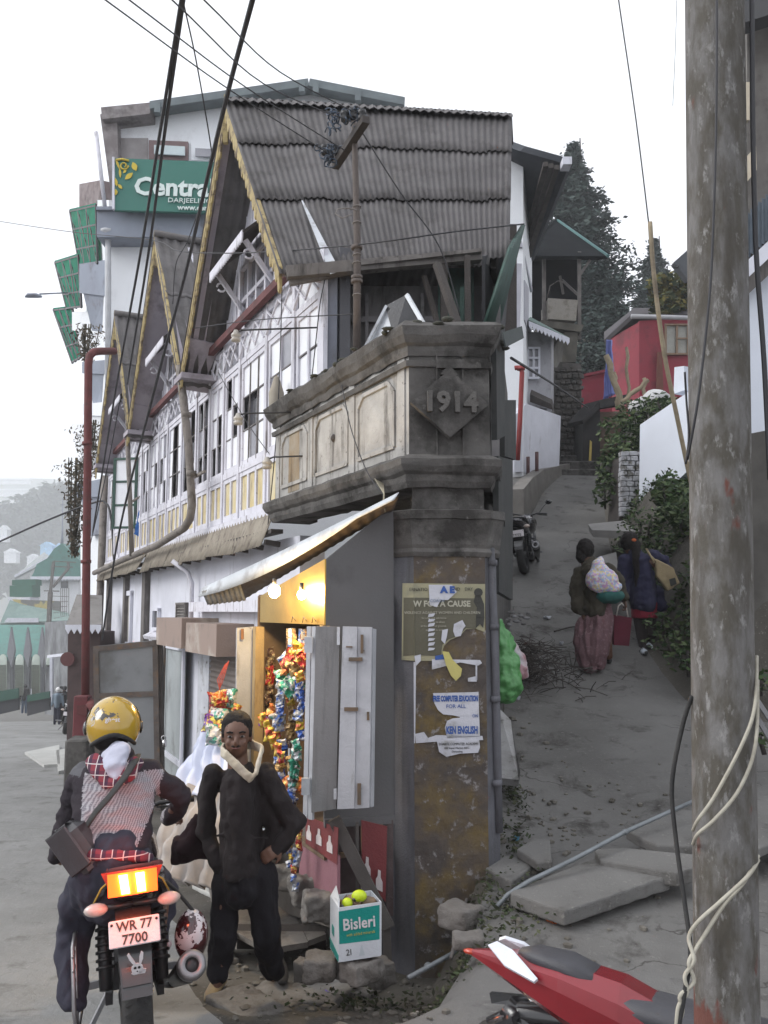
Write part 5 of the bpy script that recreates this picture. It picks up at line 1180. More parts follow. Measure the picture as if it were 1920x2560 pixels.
# H-frame electricity pole
t = thing('electricity_frame', P(122, 1560, 95), 'rusty lattice electricity pole with cross arms in front of the pagoda roof', 'utility pole')
m = MB(); q = lambda u, v: P(u, v, 95)
m.bar(q(120, 1600), q(126, 1480), .4, .4); m.bar(q(126, 1480), q(134, 1405), .26, .26); m.bar(q(132, 1468), q(172, 1420), .22, .22); m.bar(q(172, 1420), q(170, 1405), .22, .22); m.build('pole', TIMBER, t)
m = MB(); m.bar(q(132, 1403), q(190, 1406), .12, .12); m.bar(q(127, 1416), q(182, 1418), .12, .12); m.bar(q(110, 1477), q(148, 1478), .12, .12)
for k in range(5): m.bar(q(130 + k, 1490 + k * 14), q(172 - k * 2, 1492 + k * 12), .05, .05); m.bar(q(152 + k * 5, 1470), q(152 + k * 5, 1540), .05, .05)
m.build('cross_arm', TIMBER, t)
for i, (u, v, w_, h_, Y, lb) in enumerate(((30, 1395, 30, 26, 470, 'pale'), (85, 1405, 26, 22, 465, 'cream'), (12, 1340, 20, 30, 490, 'white upper'), (120, 1378, 30, 26, 460, 'light blue'), (150, 1380, 14, 24, 458, 'sky blue narrow'))):
    c0 = P(u, v, Y); s_ = Y / 2200; m = MB(); m.box(c0, (w_ * s_, 5, h_ * s_)); m.prism([c0 + V((-w_ * s_ * .6, -3, h_ * s_ / 2)), c0 + V((w_ * s_ * .6, -3, h_ * s_ / 2)), c0 + V((0, -3, h_ * s_ * .9))], (0, 6, 0))
    tag(m.build('hillside_house', WH2 if i < 3 else pm("blue_tarp_house", (.25, .5, .75), None, .5)), '%s house among the hazy trees on the far hill' % lb, 'house', 'houses on the hazy hill')
# far ridge (structure), hazy wood (stuff), pale block far behind
m = MB()
m.grid(lambda x, y: V((lerp(-800, 600, x), lerp(700, 1200, y), -25 + sstep(y) * (185 + 22 * math.sin(x * 9) + 20 * noise.noise(V((x * 8, y * 3, 0)))))), 50, 10)
tag(m.build('far_hills', pm("far_hill_green", (.05, .07, .05), (.08, .1, .07), .02, bump=0)), kind='structure')
for i, (u, v, w_, h_) in enumerate(((20, 1206, 110, 7), (60, 1235, 210, 10), (60, 1262, 220, 8))):
    c0 = P(u, v, 950 + i * 15); s_ = 950 / 2200; m = MB(); m.box(c0, (w_ * s_, 6, h_ * s_ * 1.3)); m.box(c0 + UP * h_ * s_, (w_ * s_ * 1.05, 9, h_ * s_ * .5))
    tag(m.build('distant_hotel_block', WH2), '%s long pale building on the misty ridge' % ('topmost', 'middle', 'lowest')[i], 'building', 'long buildings on the ridge')
HZL = [leafmat('hazy_foliage_a', (.03, .045, .03)), leafmat('hazy_foliage_b', (.045, .06, .04)), leafmat('hazy_foliage_c', (.02, .03, .022))]
rd = random.Random(12)
m = MB()
outline = [(-30, 1300), (0, 1270), (25, 1262), (45, 1290), (58, 1262), (75, 1250), (95, 1245), (115, 1225), (150, 1222), (180, 1235), (215, 1250), (260, 1240), (330, 1260)]
for k in range(1500):
    u = rd.uniform(-40, 330); top = interp(outline, u); v = lerp(top, 1480, rd.random() ** 1.2)
    if v - top > 40 and rd.random() < .25 and u < 60: continue
    leaves(m, P(u, v, rd.uniform(500, 540)), (8.5, 8, 6), 24, 1.9, rd)
tag(m.build('hazy_wood', HZL), kind='stuff')

# ---------------------------------------------------------------- right side: hotel wing, hut, conifers, red house, walls
WG = thing('white_wing', P(1300, 1180, 18), 'narrow white building end with a deep dark eave beside the lane', 'building')
m = MB(); m.slab([P(1236, 1200, 18), P(1308, 1190, 18), P(1308, 385, 18), P(1236, 385, 18)], .2); m.slab([P(1308, 1190, 18), P(1330, 1185, 22), P(1330, 470, 22), P(1308, 385, 18)], .2); m.build('wall', WH2, WG)
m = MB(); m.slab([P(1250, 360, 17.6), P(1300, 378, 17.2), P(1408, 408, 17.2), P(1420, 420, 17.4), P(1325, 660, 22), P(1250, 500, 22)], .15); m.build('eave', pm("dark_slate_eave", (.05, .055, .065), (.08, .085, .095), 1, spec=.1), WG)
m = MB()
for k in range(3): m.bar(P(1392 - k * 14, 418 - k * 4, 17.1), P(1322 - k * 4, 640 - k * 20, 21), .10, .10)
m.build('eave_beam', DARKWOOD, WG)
m = MB(); m.box(P(1415, 410, 17.1), (.18, .3, .16)); m.build('gutter_end', PAINT2, WG)
m = MB(); m.slab([P(1312, 700, 18.2), P(1322, 720, 20), P(1322, 830, 20), P(1312, 800, 18.2)], .06); m.bar(P(1300, 610, 17.9), P(1327, 725, 21), .08, .12); m.bar(P(1298, 660, 17.9), P(1293, 830, 17.9), .06, .1); m.build('side_window', pm("grey_lilac_panel", (.4, .4, .45), None, 3), WG)
m = MB(); m.slab([P(1215, 765, 9.8), P(1275, 775, 10.4), P(1262, 830, 10.4), P(1220, 830, 9.8)], .03); tag(m.build('tan_tin_sheet', pm("tan_corrugated_tin", (.3, .24, .2), (.24, .19, .16), 4)), 'tan tin sheet between the veranda and the white wing', 'tin sheet')
VH = thing('veranda_house', P(1360, 1000, 20), 'small white house with bay window and scalloped eave up the lane', 'house')
m = MB(); m.slab([P(1312, 1020, 20), P(1378, 1020, 20), P(1378, 830, 20), P(1312, 830, 20)], 1.5); m.slab([P(1378, 1030, 20), P(1384, 1010, 21.5), P(1384, 830, 21.5), P(1378, 830, 20)], .1); m.build('wall', pm("grey_white_plaster", (.4, .4, .43), (.33, .33, .36), 2, dirt=(.2, .2, .2)), VH)
m = MB()
for u in (1320, 1334, 1348): m.bar(P(u, 945, 19.9), P(u, 868, 19.9), .04, .05)
for v in (870, 895, 920, 945): m.bar(P(1320, v, 19.88), P(1348, v, 19.88), .035, .05)
wf = m.build('window', PAINT2, VH); m = MB(); m.slab([P(1320, 945, 19.95), P(1348, 945, 19.95), P(1348, 868, 19.95), P(1320, 868, 19.95)], .03); m.build('pane', GREYP, wf)
m = MB(); m.slab([P(1322, 800, 19.2), P(1425, 845, 19.2), P(1405, 840, 21.5), P(1322, 790, 21.5)], .06); m.build('roof', pm("grey_green_tin", (.12, .18, .16), None, 2), VH)
m = MB()
for k in range(11): u = 1322 + k * 9.3; v = 808 + k * 3.9; m.slab([P(u, v - 6, 19.15), P(u + 9, v - 2, 19.15), P(u + 9, v + 8, 19.15), P(u + 4.6, v + 15, 19.15), P(u, v + 5, 19.15)], .03)
m.build('scalloped_trim', PAINT2, VH)
m = MB(); m.slab([P(1325, 985, 19.5), P(1378, 1010, 19.5), P(1382, 1025, 19.6), P(1325, 1005, 19.6)], .25); m.build('sill_shelf', DARKWOOD, VH)
m = MB(); m.slab([P(1300, 1185, 18.6), P(1398, 1168, 20), P(1402, 1040, 20), P(1318, 1010, 18.6)], .2); m.slab([P(1286, 1180, 17), P(1318, 1180, 18.6), P(1318, 1008, 18.6), P(1286, 1040, 17)], .15)
tag(m.build('boundary_wall', PAINT2), 'whitewashed boundary wall below the bay window at the top of the lane', 'wall')
for u, v0, v1, lb in ((1320, 1190, 1142, 'left'), (1342, 1180, 1130, 'right')):
    m = MB(); m.tube([P(u, v0, 18.2), P(u, v1, 18.2)], .04, 6); tag(m.build('iron_post', pm("rust_post", (.10, .05, .05), None, 5)), '%s of two short rusty posts in front of the whitewashed wall' % lb, 'post', 'short rusty posts')
m = MB(); m.tube([P(1287, 920, 16), P(1300, 918, 16), P(1305, 930, 16), P(1300, 1050, 16), P(1294, 1150, 16)], .045, 8); m.tube([P(1302, 918, 16), P(1302, 925, 16)], .08, 8); tag(m.build('red_pipe', pm("bright_red_pipe", (.25, .04, .04), None, 5)), 'thin red pipe beside the tar sheets at the lane corner', 'pipe')
# stone pillar and roofed lookout
SP = thing('stone_pillar_block', P(1425, 1160, 22), 'dark mossy stone pier at the top of the lane', 'stone pier')
m = MB(); m.slab([P(1383, 1175, 22), P(1455, 1160, 22), P(1452, 910, 22), P(1400, 905, 22), P(1385, 935, 22)], 2)
for k in range(16):
    for j in range(5): m.bevbox(P(1392 + j * 14 + (k % 2) * 5, 925 + k * 15, 21.98), (.135, .05, .12), .02)
jitter(m, .03, 6); m.build('masonry', pm("dark_wet_stone", (.045, .04, .036), (.09, .082, .075), 5, dirt=(.02, .02, .018), dscale=4, bump=.5, bscale=20), SP)
LH = thing('lookout_hut', P(1420, 900, 23), 'open timber lookout hut with dark hipped roof above the lane', 'hut')
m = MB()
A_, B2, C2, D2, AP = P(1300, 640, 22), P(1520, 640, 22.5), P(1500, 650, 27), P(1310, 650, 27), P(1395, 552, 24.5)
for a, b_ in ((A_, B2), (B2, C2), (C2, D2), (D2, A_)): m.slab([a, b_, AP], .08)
m.build('roof', pm("black_green_roof", (.010, .011, .013), (.016, .018, .02), 2, spec=.05), LH)  # shaded underside is put into the roof's near-black colour
m = MB(); m.bar(AP, B2, .1, .08); m.build('roof_edge', pm("green_edge", (.10, .2, .2), None, 2), LH)
for u in (1360, 1448): m = MB(); m.bar(P(u, 850, 22.6), P(u, 630, 22.6), .09, .09); m.build('post', TIMBER, LH)
m = MB(); m.bar(P(1448, 690, 22.6), P(1475, 650, 22.6), .07, .07); m.bar(P(1405, 700, 23), P(1448, 740, 22.6), .08, .06); m.tube([P(1368, 745, 22.7), P(1375, 715, 22.7), P(1395, 702, 22.7), P(1412, 706, 22.7)], .015, 5); m.bar(P(1400, 690, 23.5), P(1408, 735, 23.5), .06, .06); m.build('brace', TIMBER, LH)
m = MB(); m.slab([P(1352, 800, 22.2), P(1460, 812, 22.2), P(1452, 830, 22.2), P(1352, 815, 22.2)], 2); m.slab([P(1410, 830, 22.3), P(1445, 830, 22.3), P(1440, 905, 22.3), P(1405, 905, 22.3)], 1.4); m.build('floor_slab', pm("mossy_floor_slab", (.06, .055, .045), (.12, .11, .09), 3), LH)
m = MB(); m.slab([P(1300, 800, 25), P(1450, 800, 25), P(1450, 650, 25), P(1300, 650, 25)], .1); m.build('back_screen', pm("under_roof_shade", (.012, .012, .014), None, 2, spec=.05), LH)  # near-black sheet stands in for the shade under the roof
m = MB(); m.slab([P(1370, 745, 22.35), P(1445, 750, 22.35), P(1440, 802, 22.35), P(1370, 797, 22.35)], 1); tag(m.build('cement_tank', pm("pale_cement_tank", (.24, .22, .19), (.3, .28, .25), 3, dirt=(.12, .1, .08), dscale=3)), 'pale cement water tank on the lookout floor', 'water tank')
# conifers
def conifer(u, vtop, vbase, Y, half, label, seed, nlev=34, sz=.34, cards=46):
    rd = random.Random(seed); top, base = P(u, vtop, Y), P(u, vbase, Y); H = (top - base).length; hw = half * Y / 2200
    t = thing('conifer', base, label, 'tree'); m = MB()
    m.tube([base, lerp(base, top, .5) + V((.1, 0, 0)), top], [.35, .2, .03], 8); m.build('trunk', pm("dark_bark", (.05, .04, .035), None, 5), t)
    m = MB(); br = MB()
    for k in range(nlev):
        f = k / nlev; z = lerp(base.z + H * .04, top.z - H * .01, f); R_ = hw * (1 - f) ** .9 * rd.uniform(.55, 1.2) + .10; nb = 6 + int(4 * (1 - f)); ph = rd.random() * 6
        for j in range(nb):
            a = ph + j * 6.283 / nb + rd.uniform(-.25, .25); rr = R_ * rd.uniform(.5, 1.1); d = V((math.cos(a), math.sin(a), 0)); c0 = V((base.x, base.y, z))
            tip = c0 + d * rr - UP * rr * rd.uniform(.05, .28)
            br.tube([c0, lerp(c0, tip, .5) + UP * rr * .05, tip], [.05, .03, .01], 4)
            for q in range(int(cards * rr / hw * 1.6) + 5):
                s_ = rd.random() ** .7; p = lerp(c0, tip, s_) + UP * rr * .05 * math.sin(s_ * 3.14) + V((rd.gauss(0, 1), rd.gauss(0, 1), rd.gauss(0, .5))) * (.09 + rr * .075)
                leaves(m, p, (.1, .1, .06), 1, sz, rd, flat=.35)
    m.build('crown', [leafmat('needles_a', (.032, .05, .045)), leafmat('needles_b', (.05, .07, .062)), leafmat('needles_c', (.018, .03, .028))], t); br.build('branches', pm("dark_bark", (.05, .04, .035), None, 5), t)
conifer(1450, 345, 1050, 42, 255, 'tall dark conifer rising behind the lookout hut', 3, 58, .13, 250)
conifer(1648, 590, 1000, 55, 135, 'smaller hazy conifer beyond the red house', 5, 38, .15, 170)
conifer(1530, 690, 1000, 40, 110, 'low bushy conifer between the hut and the red house', 9, 28, .12, 190)
rd = random.Random(2); t = thing('leafy_tree', P(1700, 900, 30), 'olive leafy tree just left of the big pole above the red house', 'tree')
m = MB()
for k in range(70): leaves(m, P(rd.uniform(1640, 1760), rd.uniform(690, 800), rd.uniform(29, 31)), (.35, .35, .3), 34, .13, rd)
m.build('crown', [leafmat('olive_leaf', (.07, .075, .025)), leafmat('yellow_leaf', (.14, .12, .03)), leafmat('deep_leaf', (.03, .045, .02))], t); m = MB(); m.tube([P(1710, 900, 30), P(1705, 740, 30)], [.15, .05], 6); m.build('trunk', DARKWOOD, t)
t = thing('house_gable_far', P(1720, 800, 26), 'dark roof corner with curled bracket seen left of the big pole', 'house roof')
m = MB(); m.slab([P(1685, 655, 26), P(1730, 615, 26), P(1800, 615, 26), P(1800, 680, 26), P(1720, 700, 26)], .3); m.build('roof', pm("dark_slate", (.06, .065, .075), None, 2), t)
m = MB(); m.tube([P(1690 + 8 * math.cos(a), 662 + 8 * math.sin(a), 25.9) for a in (0, .7, 1.4, 2.1, 2.8, 3.5)], .03, 5); m.build('bracket', BLACKM, t)
# pale far house, red house, lower red wall, tarp
t = thing('cream_house', P(1480, 950, 40), 'small cream house with one window between stone pier and red house', 'house')
m = MB(); m.slab([P(1440, 940, 40), P(1520, 940, 40), P(1520, 845, 40), P(1440, 845, 40)], 3); m.build('wall', pm("cream_wall", (.6, .6, .52), None, 1), t)
m = MB(); m.slab([P(1465, 885, 39.9), P(1488, 885, 39.9), P(1488, 855, 39.9), P(1465, 855, 39.9)], .1); m.build('window', pm("pale_pane", (.4, .42, .46), None, 2), t)
m = MB(); m.box(P(1476, 890, 39.8), (.6, .3, .08)); m.build('sill', PAINT2, t)
RH = thing('red_house', P(1600, 1040, 28), 'crimson painted house with tin gutter and curtained window', 'house')
CR = pm("crimson_paint", (.26, .022, .042), (.22, .02, .036), 1.2, rough=.7, dirt=(.14, .02, .03), dscale=1.2)
m = MB(); m.slab([P(1526, 1050, 29.5), P(1598, 1060, 28), P(1598, 805, 28), P(1526, 845, 29.5)], .2); m.slab([P(1598, 1060, 28), P(1760, 1060, 28), P(1760, 795, 28), P(1598, 802, 28)], .2); m.build('wall', CR, RH)
m = MB(); m.slab([P(1510, 850, 29.8), P(1580, 785, 28), P(1760, 785, 28), P(1760, 770, 30), P(1585, 770, 32), P(1510, 830, 32)], .15); m.build('roof', pm("dark_roof_edge", (.05, .045, .05), None, 2), RH)
m = MB(); m.tube([P(1578, 791, 27.8), P(1760, 796, 27.8)], .08, 8); m.build('gutter', pm("pale_gutter", (.4, .4, .42), None, 3), RH)
m = MB()
for u in (1664, 1692, 1720): m.bar(P(u, 885, 27.9), P(u, 810, 27.9), .07, .06)
for v in (812, 885): m.bar(P(1664, v, 27.88), P(1720, v, 27.88), .08, .06)
m.bar(P(1692, 846, 27.86), P(1720, 846, 27.86), .04, .05)
wf = m.build('window', pm("tan_frame", (.22, .15, .1), None, 5), RH); m = MB(); m.slab([P(1664, 885, 27.95), P(1720, 885, 27.95), P(1720, 812, 27.95), P(1664, 812, 27.95)], .03); m.build('curtain', pm("grey_lace_curtain", (.3, .3, .27), (.36, .36, .33), 8), wf)
m = MB(); m.slab([P(1640, 1050, 27.8), P(1662, 1050, 27.8), P(1655, 880, 27.8), P(1645, 880, 27.8)], .1); m.build('rust_stain', pm("rusty_brown_board", (.14, .05, .035), None, 4), RH)
m = MB(); m.slab([P(1455, 1060, 26), P(1530, 1060, 26), P(1530, 925, 26), P(1455, 945, 26)], .2); m.bar(P(1455, 940, 25.9), P(1530, 924, 25.9), .1, .08); tag(m.build('red_yard_wall', CR), 'lower crimson board wall beside the black shed', 'wall')
drape('blue_tarpaulin', P(1516, 850, 25.5), P(1530, 850, 25.3), P(1510, 1000, 25.5), P(1535, 985, 25.3), .06, pm("periwinkle_tarp", (.12, .15, .42), (.16, .2, .5), 2, rough=.5), 'blue tarpaulin strip hanging at the corner of the red house', 'tarpaulin', .02)
# black shed with brown board door, poles
t = thing('black_shed', P(1490, 1165, 21), 'tar black shed with a brown board door at the end of the lane', 'shed')
m = MB(); m.slab([P(1456, 1165, 21), P(1500, 1165, 21), P(1500, 1010, 21), P(1478, 1030, 21), P(1458, 1045, 21)], 1.5); m.slab([P(1456, 1050, 20.8), P(1500, 1000, 20.8), P(1570, 985, 21.5), P(1570, 1010, 21.5), P(1500, 1020, 20.8), P(1458, 1060, 20.8)], .5); m.build('black_wall', pm("tar_black", (.012, .011, .012), (.022, .02, .02), 3), t)  # the doorway's darkness is put into this black wall
m = MB(); m.slab([P(1491, 1150, 21.2), P(1560, 1150, 21.2), P(1560, 1028, 21.2), P(1493, 1030, 21.2)], .1); m.bar(P(1495, 1063, 21.1), P(1530, 1060, 21.1), .06, .03); m.build('board_door', pm("brown_plywood", (.12, .075, .055), (.09, .06, .045), 3), t)
m = MB(); m.slab([P(1472, 1158, 20.95), P(1478, 1158, 20.95), P(1480, 1105, 20.95), P(1475, 1100, 20.95)], .02); m.build('yellow_scrap', pm("yellow_scrap", (.5, .38, .1), None, 5), t)
BAM = pm("old_bamboo", (.22, .18, .12), (.3, .25, .17), 8, dirt=(.1, .08, .06))
for (a, c, r, Y, lb) in (((1515, 888), (1560, 1030), .065, 19, 'thick grey log leaning over the black shed'), ((1566, 868), (1572, 1020), .035, 19.5, 'knotty upright bamboo pole before the red house'), ((1555, 1005), (1622, 950), .045, 18.5, 'slanting bamboo rail beside the white sacks'), ((1610, 945), (1612, 1020), .04, 18.5, 'short upright bamboo stake by the sacks'), ((1535, 930), (1545, 1020), .04, 19, 'thin dark stake left of the bamboo poles')):
    m = MB(); a_, c_ = P(*a, Y), P(*c, Y); m.tube([lerp(a_, c_, k / 6) + V((.03 * math.sin(k * 2), 0, 0)) for k in range(7)], [r * (1 + .15 * (k % 2)) for k in range(7)], 8); tag(m.build('pole', BAM), lb, 'pole')
for (u, v, w_, h_, lb) in ((1602, 1020, .25, .2, 'left white sack on the bank'), (1640, 1002, .32, .2, 'right, wider white sack on the bank')):
    m = MB(); m.ell(P(u, v, 17.2), (w_, .25, h_), None, 14, 9); jitter(m, .08, 4); tag(m.build('white_sack', pm("dirty_white_sack", (.5, .5, .5), (.4, .4, .4), 3, dirt=(.25, .24, .22))), lb, 'sack')
# crest kerb walls and steps
m = MB(); m.slab([G(1262, 1262), G(1305, 1235), P(1345, 1172, 20), P(1395, 1160, 21), P(1398, 1172, 21), P(1350, 1190, 19.8), P(1312, 1245, 17), P(1300, 1262, 16)], .25); m.build('x', CONC) and None
bpy.data.objects.remove(bpy.data.objects['x'])
m = MB(); 
pts = [P(1275, 1240, 15.8), P(1300, 1212, 17), P(1330, 1190, 18.5), P(1370, 1180, 20), P(1400, 1172, 21)]
for a, c in zip(pts, pts[1:]): m.slab([a - UP * .5, c - UP * .5, c + UP * .12, a + UP * .12], -.25)
jitter(m, .02); tag(m.build('lane_kerb_wall', pm("brown_grey_kerb", (.13, .12, .11), (.18, .17, .155), 3)), 'low curved kerb wall at the top left of the lane', 'kerb')
for i, (v, Y) in enumerate(((1190, 20.5), (1170, 21.2), (1155, 22))):
    m = MB(); m.bevbox(P(1440, v, Y), (1.1 - i * .1, .7, .25), .04); jitter(m, .02); tag(m.build('stone_step', CONC), '%s stone step at the top of the lane' % ('lowest', 'middle', 'highest')[i], 'step', 'steps at the top of the lane')
# stone wall, sloping white wall, ivy and hedge on the right bank
SW = thing('rubble_wall', P(1575, 1290, 15), 'pale whitewashed rubble stone wall end on the bank', 'stone wall')
m = MB(); rd = random.Random(6); m.slab([P(1548, 1300, 15.05), P(1600, 1300, 15.05), P(1600, 1125, 15.05), P(1560, 1135, 15.05)], .8)
m.build('core', DARKWOOD, SW); m = MB()
for k in range(13):
    u = 1549
    while u < 1598:
        w_ = rd.uniform(10, 24); m.bevbox(P(u + w_ / 2, 1136 + k * 12.5, 15.0), ((min(w_, 1601 - u) - 1.2) / 2200 * 15, .18, .079), .008); u += w_
jitter(m, .012, 7); m.build('stones', pm("whitewashed_stone", (.5, .51, .54), (.33, .33, .35), 5, dirt=(.12, .115, .1), dscale=7, dlo=.5, dhi=.62), SW)
m = MB(); m.slab([P(1597, 1290, 14.5), P(1760, 1140, 12.5), P(1760, 880, 12.5), P(1735, 970, 12.8), P(1600, 1062, 14.5)], .2)
m.slab([P(1684, 985, 13.4), P(1712, 975, 13.2), P(1710, 915, 13.2), P(1686, 918, 13.4)], .25)
tag(m.build('sloping_white_wall', pm("fresh_whitewash", (.66, .70, .78), (.6, .63, .7), .8, dirt=(.42, .44, .48), dscale=1.2, dlo=.6, dhi=.9)), 'smooth white wall with a sloping top left of the big pole', 'wall')
GL = [leafmat('leaf_green', (.05, .085, .03)), leafmat('leaf_dark', (.025, .045, .02)), leafmat('leaf_light', (.09, .12, .055))]
def bush(name, spots, n, sz, label, cat, seed):
    rd = random.Random(seed); t = thing(name, spots[0][0], label, cat); m = MB()
    for c, r in spots: leaves(m, V(c), r, int(n * r[0] * r[2] * 40), sz, rd)
    m.build('foliage', GL, t); m = MB()
    for c, r in spots: m.tube([V(c) - UP * r[2] * 1.1, V(c) + V((rd.uniform(-.1, .1), 0, r[2] * .3))], .02, 5)
    m.build('stem', DARKWOOD, t)
bush('ivy_bank', [(P(1610, 1040, 16), (.6, .3, .35)), (P(1565, 1080, 16.5), (.55, .3, .4)), (P(1550, 1130, 16), (.35, .3, .35)), (P(1520, 1165, 16), (.25, .3, .4)), (P(1512, 1220, 15.6), (.22, .3, .35)), (P(1655, 1010, 15.6), (.4, .3, .2))], 55, .055, 'ivy spilling down the bank beside the rubble wall', 'ivy', 1)
bush('leafy_shrub', [(P(1672, 1230, 11.6), (.26, .3, .25)), (P(1668, 1200, 11.8), (.14, .2, .16)), (P(1700, 1270, 11.2), (.22, .3, .25))], 75, .05, 'broad leaved shrub below the white wall, left of the big pole', 'shrub', 2)
bush('hedge', [(P(1738, 1330, 11.6), (.26, .3, .35)), (P(1750, 1430, 11.2), (.22, .3, .3)), (P(1738, 1520, 10.8), (.18, .3, .22)), (P(1745, 1570, 10.2), (.2, .3, .25))], 150, .036, 'dense green hedge on the bank beside the two women', 'hedge', 3)
bush('bank_weeds', [(P(1590, 1330, 13), (.35, .3, .2)), (P(1620, 1300, 12.6), (.35, .3, .2)), (P(1575, 1360, 13), (.3, .25, .15)), (P(1680, 1600, 10), (.35, .25, .15)), (P(1720, 1640, 9.5), (.3, .3, .2)), (P(1660, 1560, 10.6), (.25, .3, .15))], 55, .035, 'low weeds along the foot of the right bank', 'weeds', 4)
m = MB(); m.slab([P(1480, 1325, 14), P(1600, 1330, 13.4), P(1560, 1300, 14.6), P(1470, 1310, 14.8)], .12); jitter(m, .02)
tag(m.build('drain_slab', pm("grey_slab", (.16, .155, .15), (.2, .195, .19), 3)), 'flat concrete slab bridging the drain behind the women', 'slab')
m = MB(); m.slab([P(1505, 1390, 13), P(1540, 1380, 13.4), P(1555, 1480, 11.6), P(1520, 1500, 11.2)], .1); tag(m.build('tilted_slab', pm("grey_slab", (.2, .195, .19), None, 3)), 'tilted narrow slab between the two women', 'slab')
for k, (a, c) in enumerate((((1500, 1200), (1552, 1260)), ((1552, 1260), (1560, 1300)))):
    pass
# wall behind the pole on the right edge
EH = thing('edge_house', P(1900, 1080, 11), 'white walled house with a blue grey roof at the right edge behind the pole', 'house')
m = MB(); m.slab([P(1840, 1095, 11), P(1990, 1060, 11), P(1990, 610, 11), P(1840, 745, 11)], .3); m.build('wall', pm("fresh_whitewash", (.66, .70, .78), None, 1), EH)
m = MB(); m.bar(P(1840, 700, 10.6), P(1990, 560, 10.6), .12, .16); m.build('eave_board', PAINT2, EH); m = MB(); m.bar(P(1840, 742, 10.8), P(1990, 602, 10.8), .1, .16); m.build('eave_shadow_board', TIMBER, EH)  # second board is plain timber, darker than the white one above
m = MB(); m.corr(P(1800, 600, 12), P(1990, 420, 12), P(1800, 700, 10.7), P(1990, 545, 10.7), 20, .03); m.build('roof', pm("blue_grey_roof_sheet", (.05, .07, .09), (.08, .1, .125), 2), EH)
BE = thing('brown_tenement', P(1900, 500, 14), 'dark rough brown building with cream windows at the upper right edge', 'building')
m = MB(); m.slab([P(1868, 600, 14), P(2100, 600, 14), P(2100, 30, 14), P(1868, 30, 14)], 2); m.build('wall', pm("rough_brown_stone", (.09, .082, .075), (.15, .14, .13), 1.5, dirt=(.05, .045, .04), dscale=2, bump=.5, bscale=8), BE)
m = MB(); m.slab([P(1850, 60, 13), P(2100, -20, 13), P(2100, -300, 15), P(1850, -250, 15)], .2); m.build('roof', pm("near_black_roof", (.02, .02, .022), None, 2), BE)
for i, (a, b_, c, d) in enumerate((((1860, 300), (1874, 300), (1874, 205), (1860, 205)), ((1863, 460), (1892, 425), (1890, 365), (1863, 395)))):
    m = MB(); m.slab([P(*a, 13.8), P(*b_, 13.8), P(*c, 13.8), P(*d, 13.8)], .1); m.build('cream_window', pm("cream_board", (.5, .44, .34), None, 3), BE)
m = MB(); m.slab([P(1870, 1700, 9), P(2050, 1720, 9), P(2050, 1050, 9), P(1870, 1085, 9)], .3); tag(m.build('dark_yard_wall', pm("grey_brown_yard_wall", (.10, .095, .085), (.05, .045, .04), 1.5)), 'shadow dark yard wall right of the pole', 'wall')  # shadow on the wall is put into its colour
bush('edge_weeds', [(P(1900, 1700, 7.5), (.14, .2, .12)), (P(1910, 1850, 7), (.1, .2, .1))], 90, .04, 'small weeds at the right edge behind the pole', 'weeds', 7)

rd = random.Random(31); m = MB()
for k in range(22000):
    y = rd.uniform(9.2, 17.5); d = rd.random() ** .8 * 1.9 + .12; x = interp(XR, y) + d
    if noise.noise(V((x * 1.4, y * 1.4, 7))) < -.28: continue
    leaves(m, V((x, y, hgt(x, y) + rd.uniform(.0, .10 + .1 * d))), (.05, .05, .04), 1, .045, rd)
tag(m.build('bank_greenery', GL), kind='stuff')
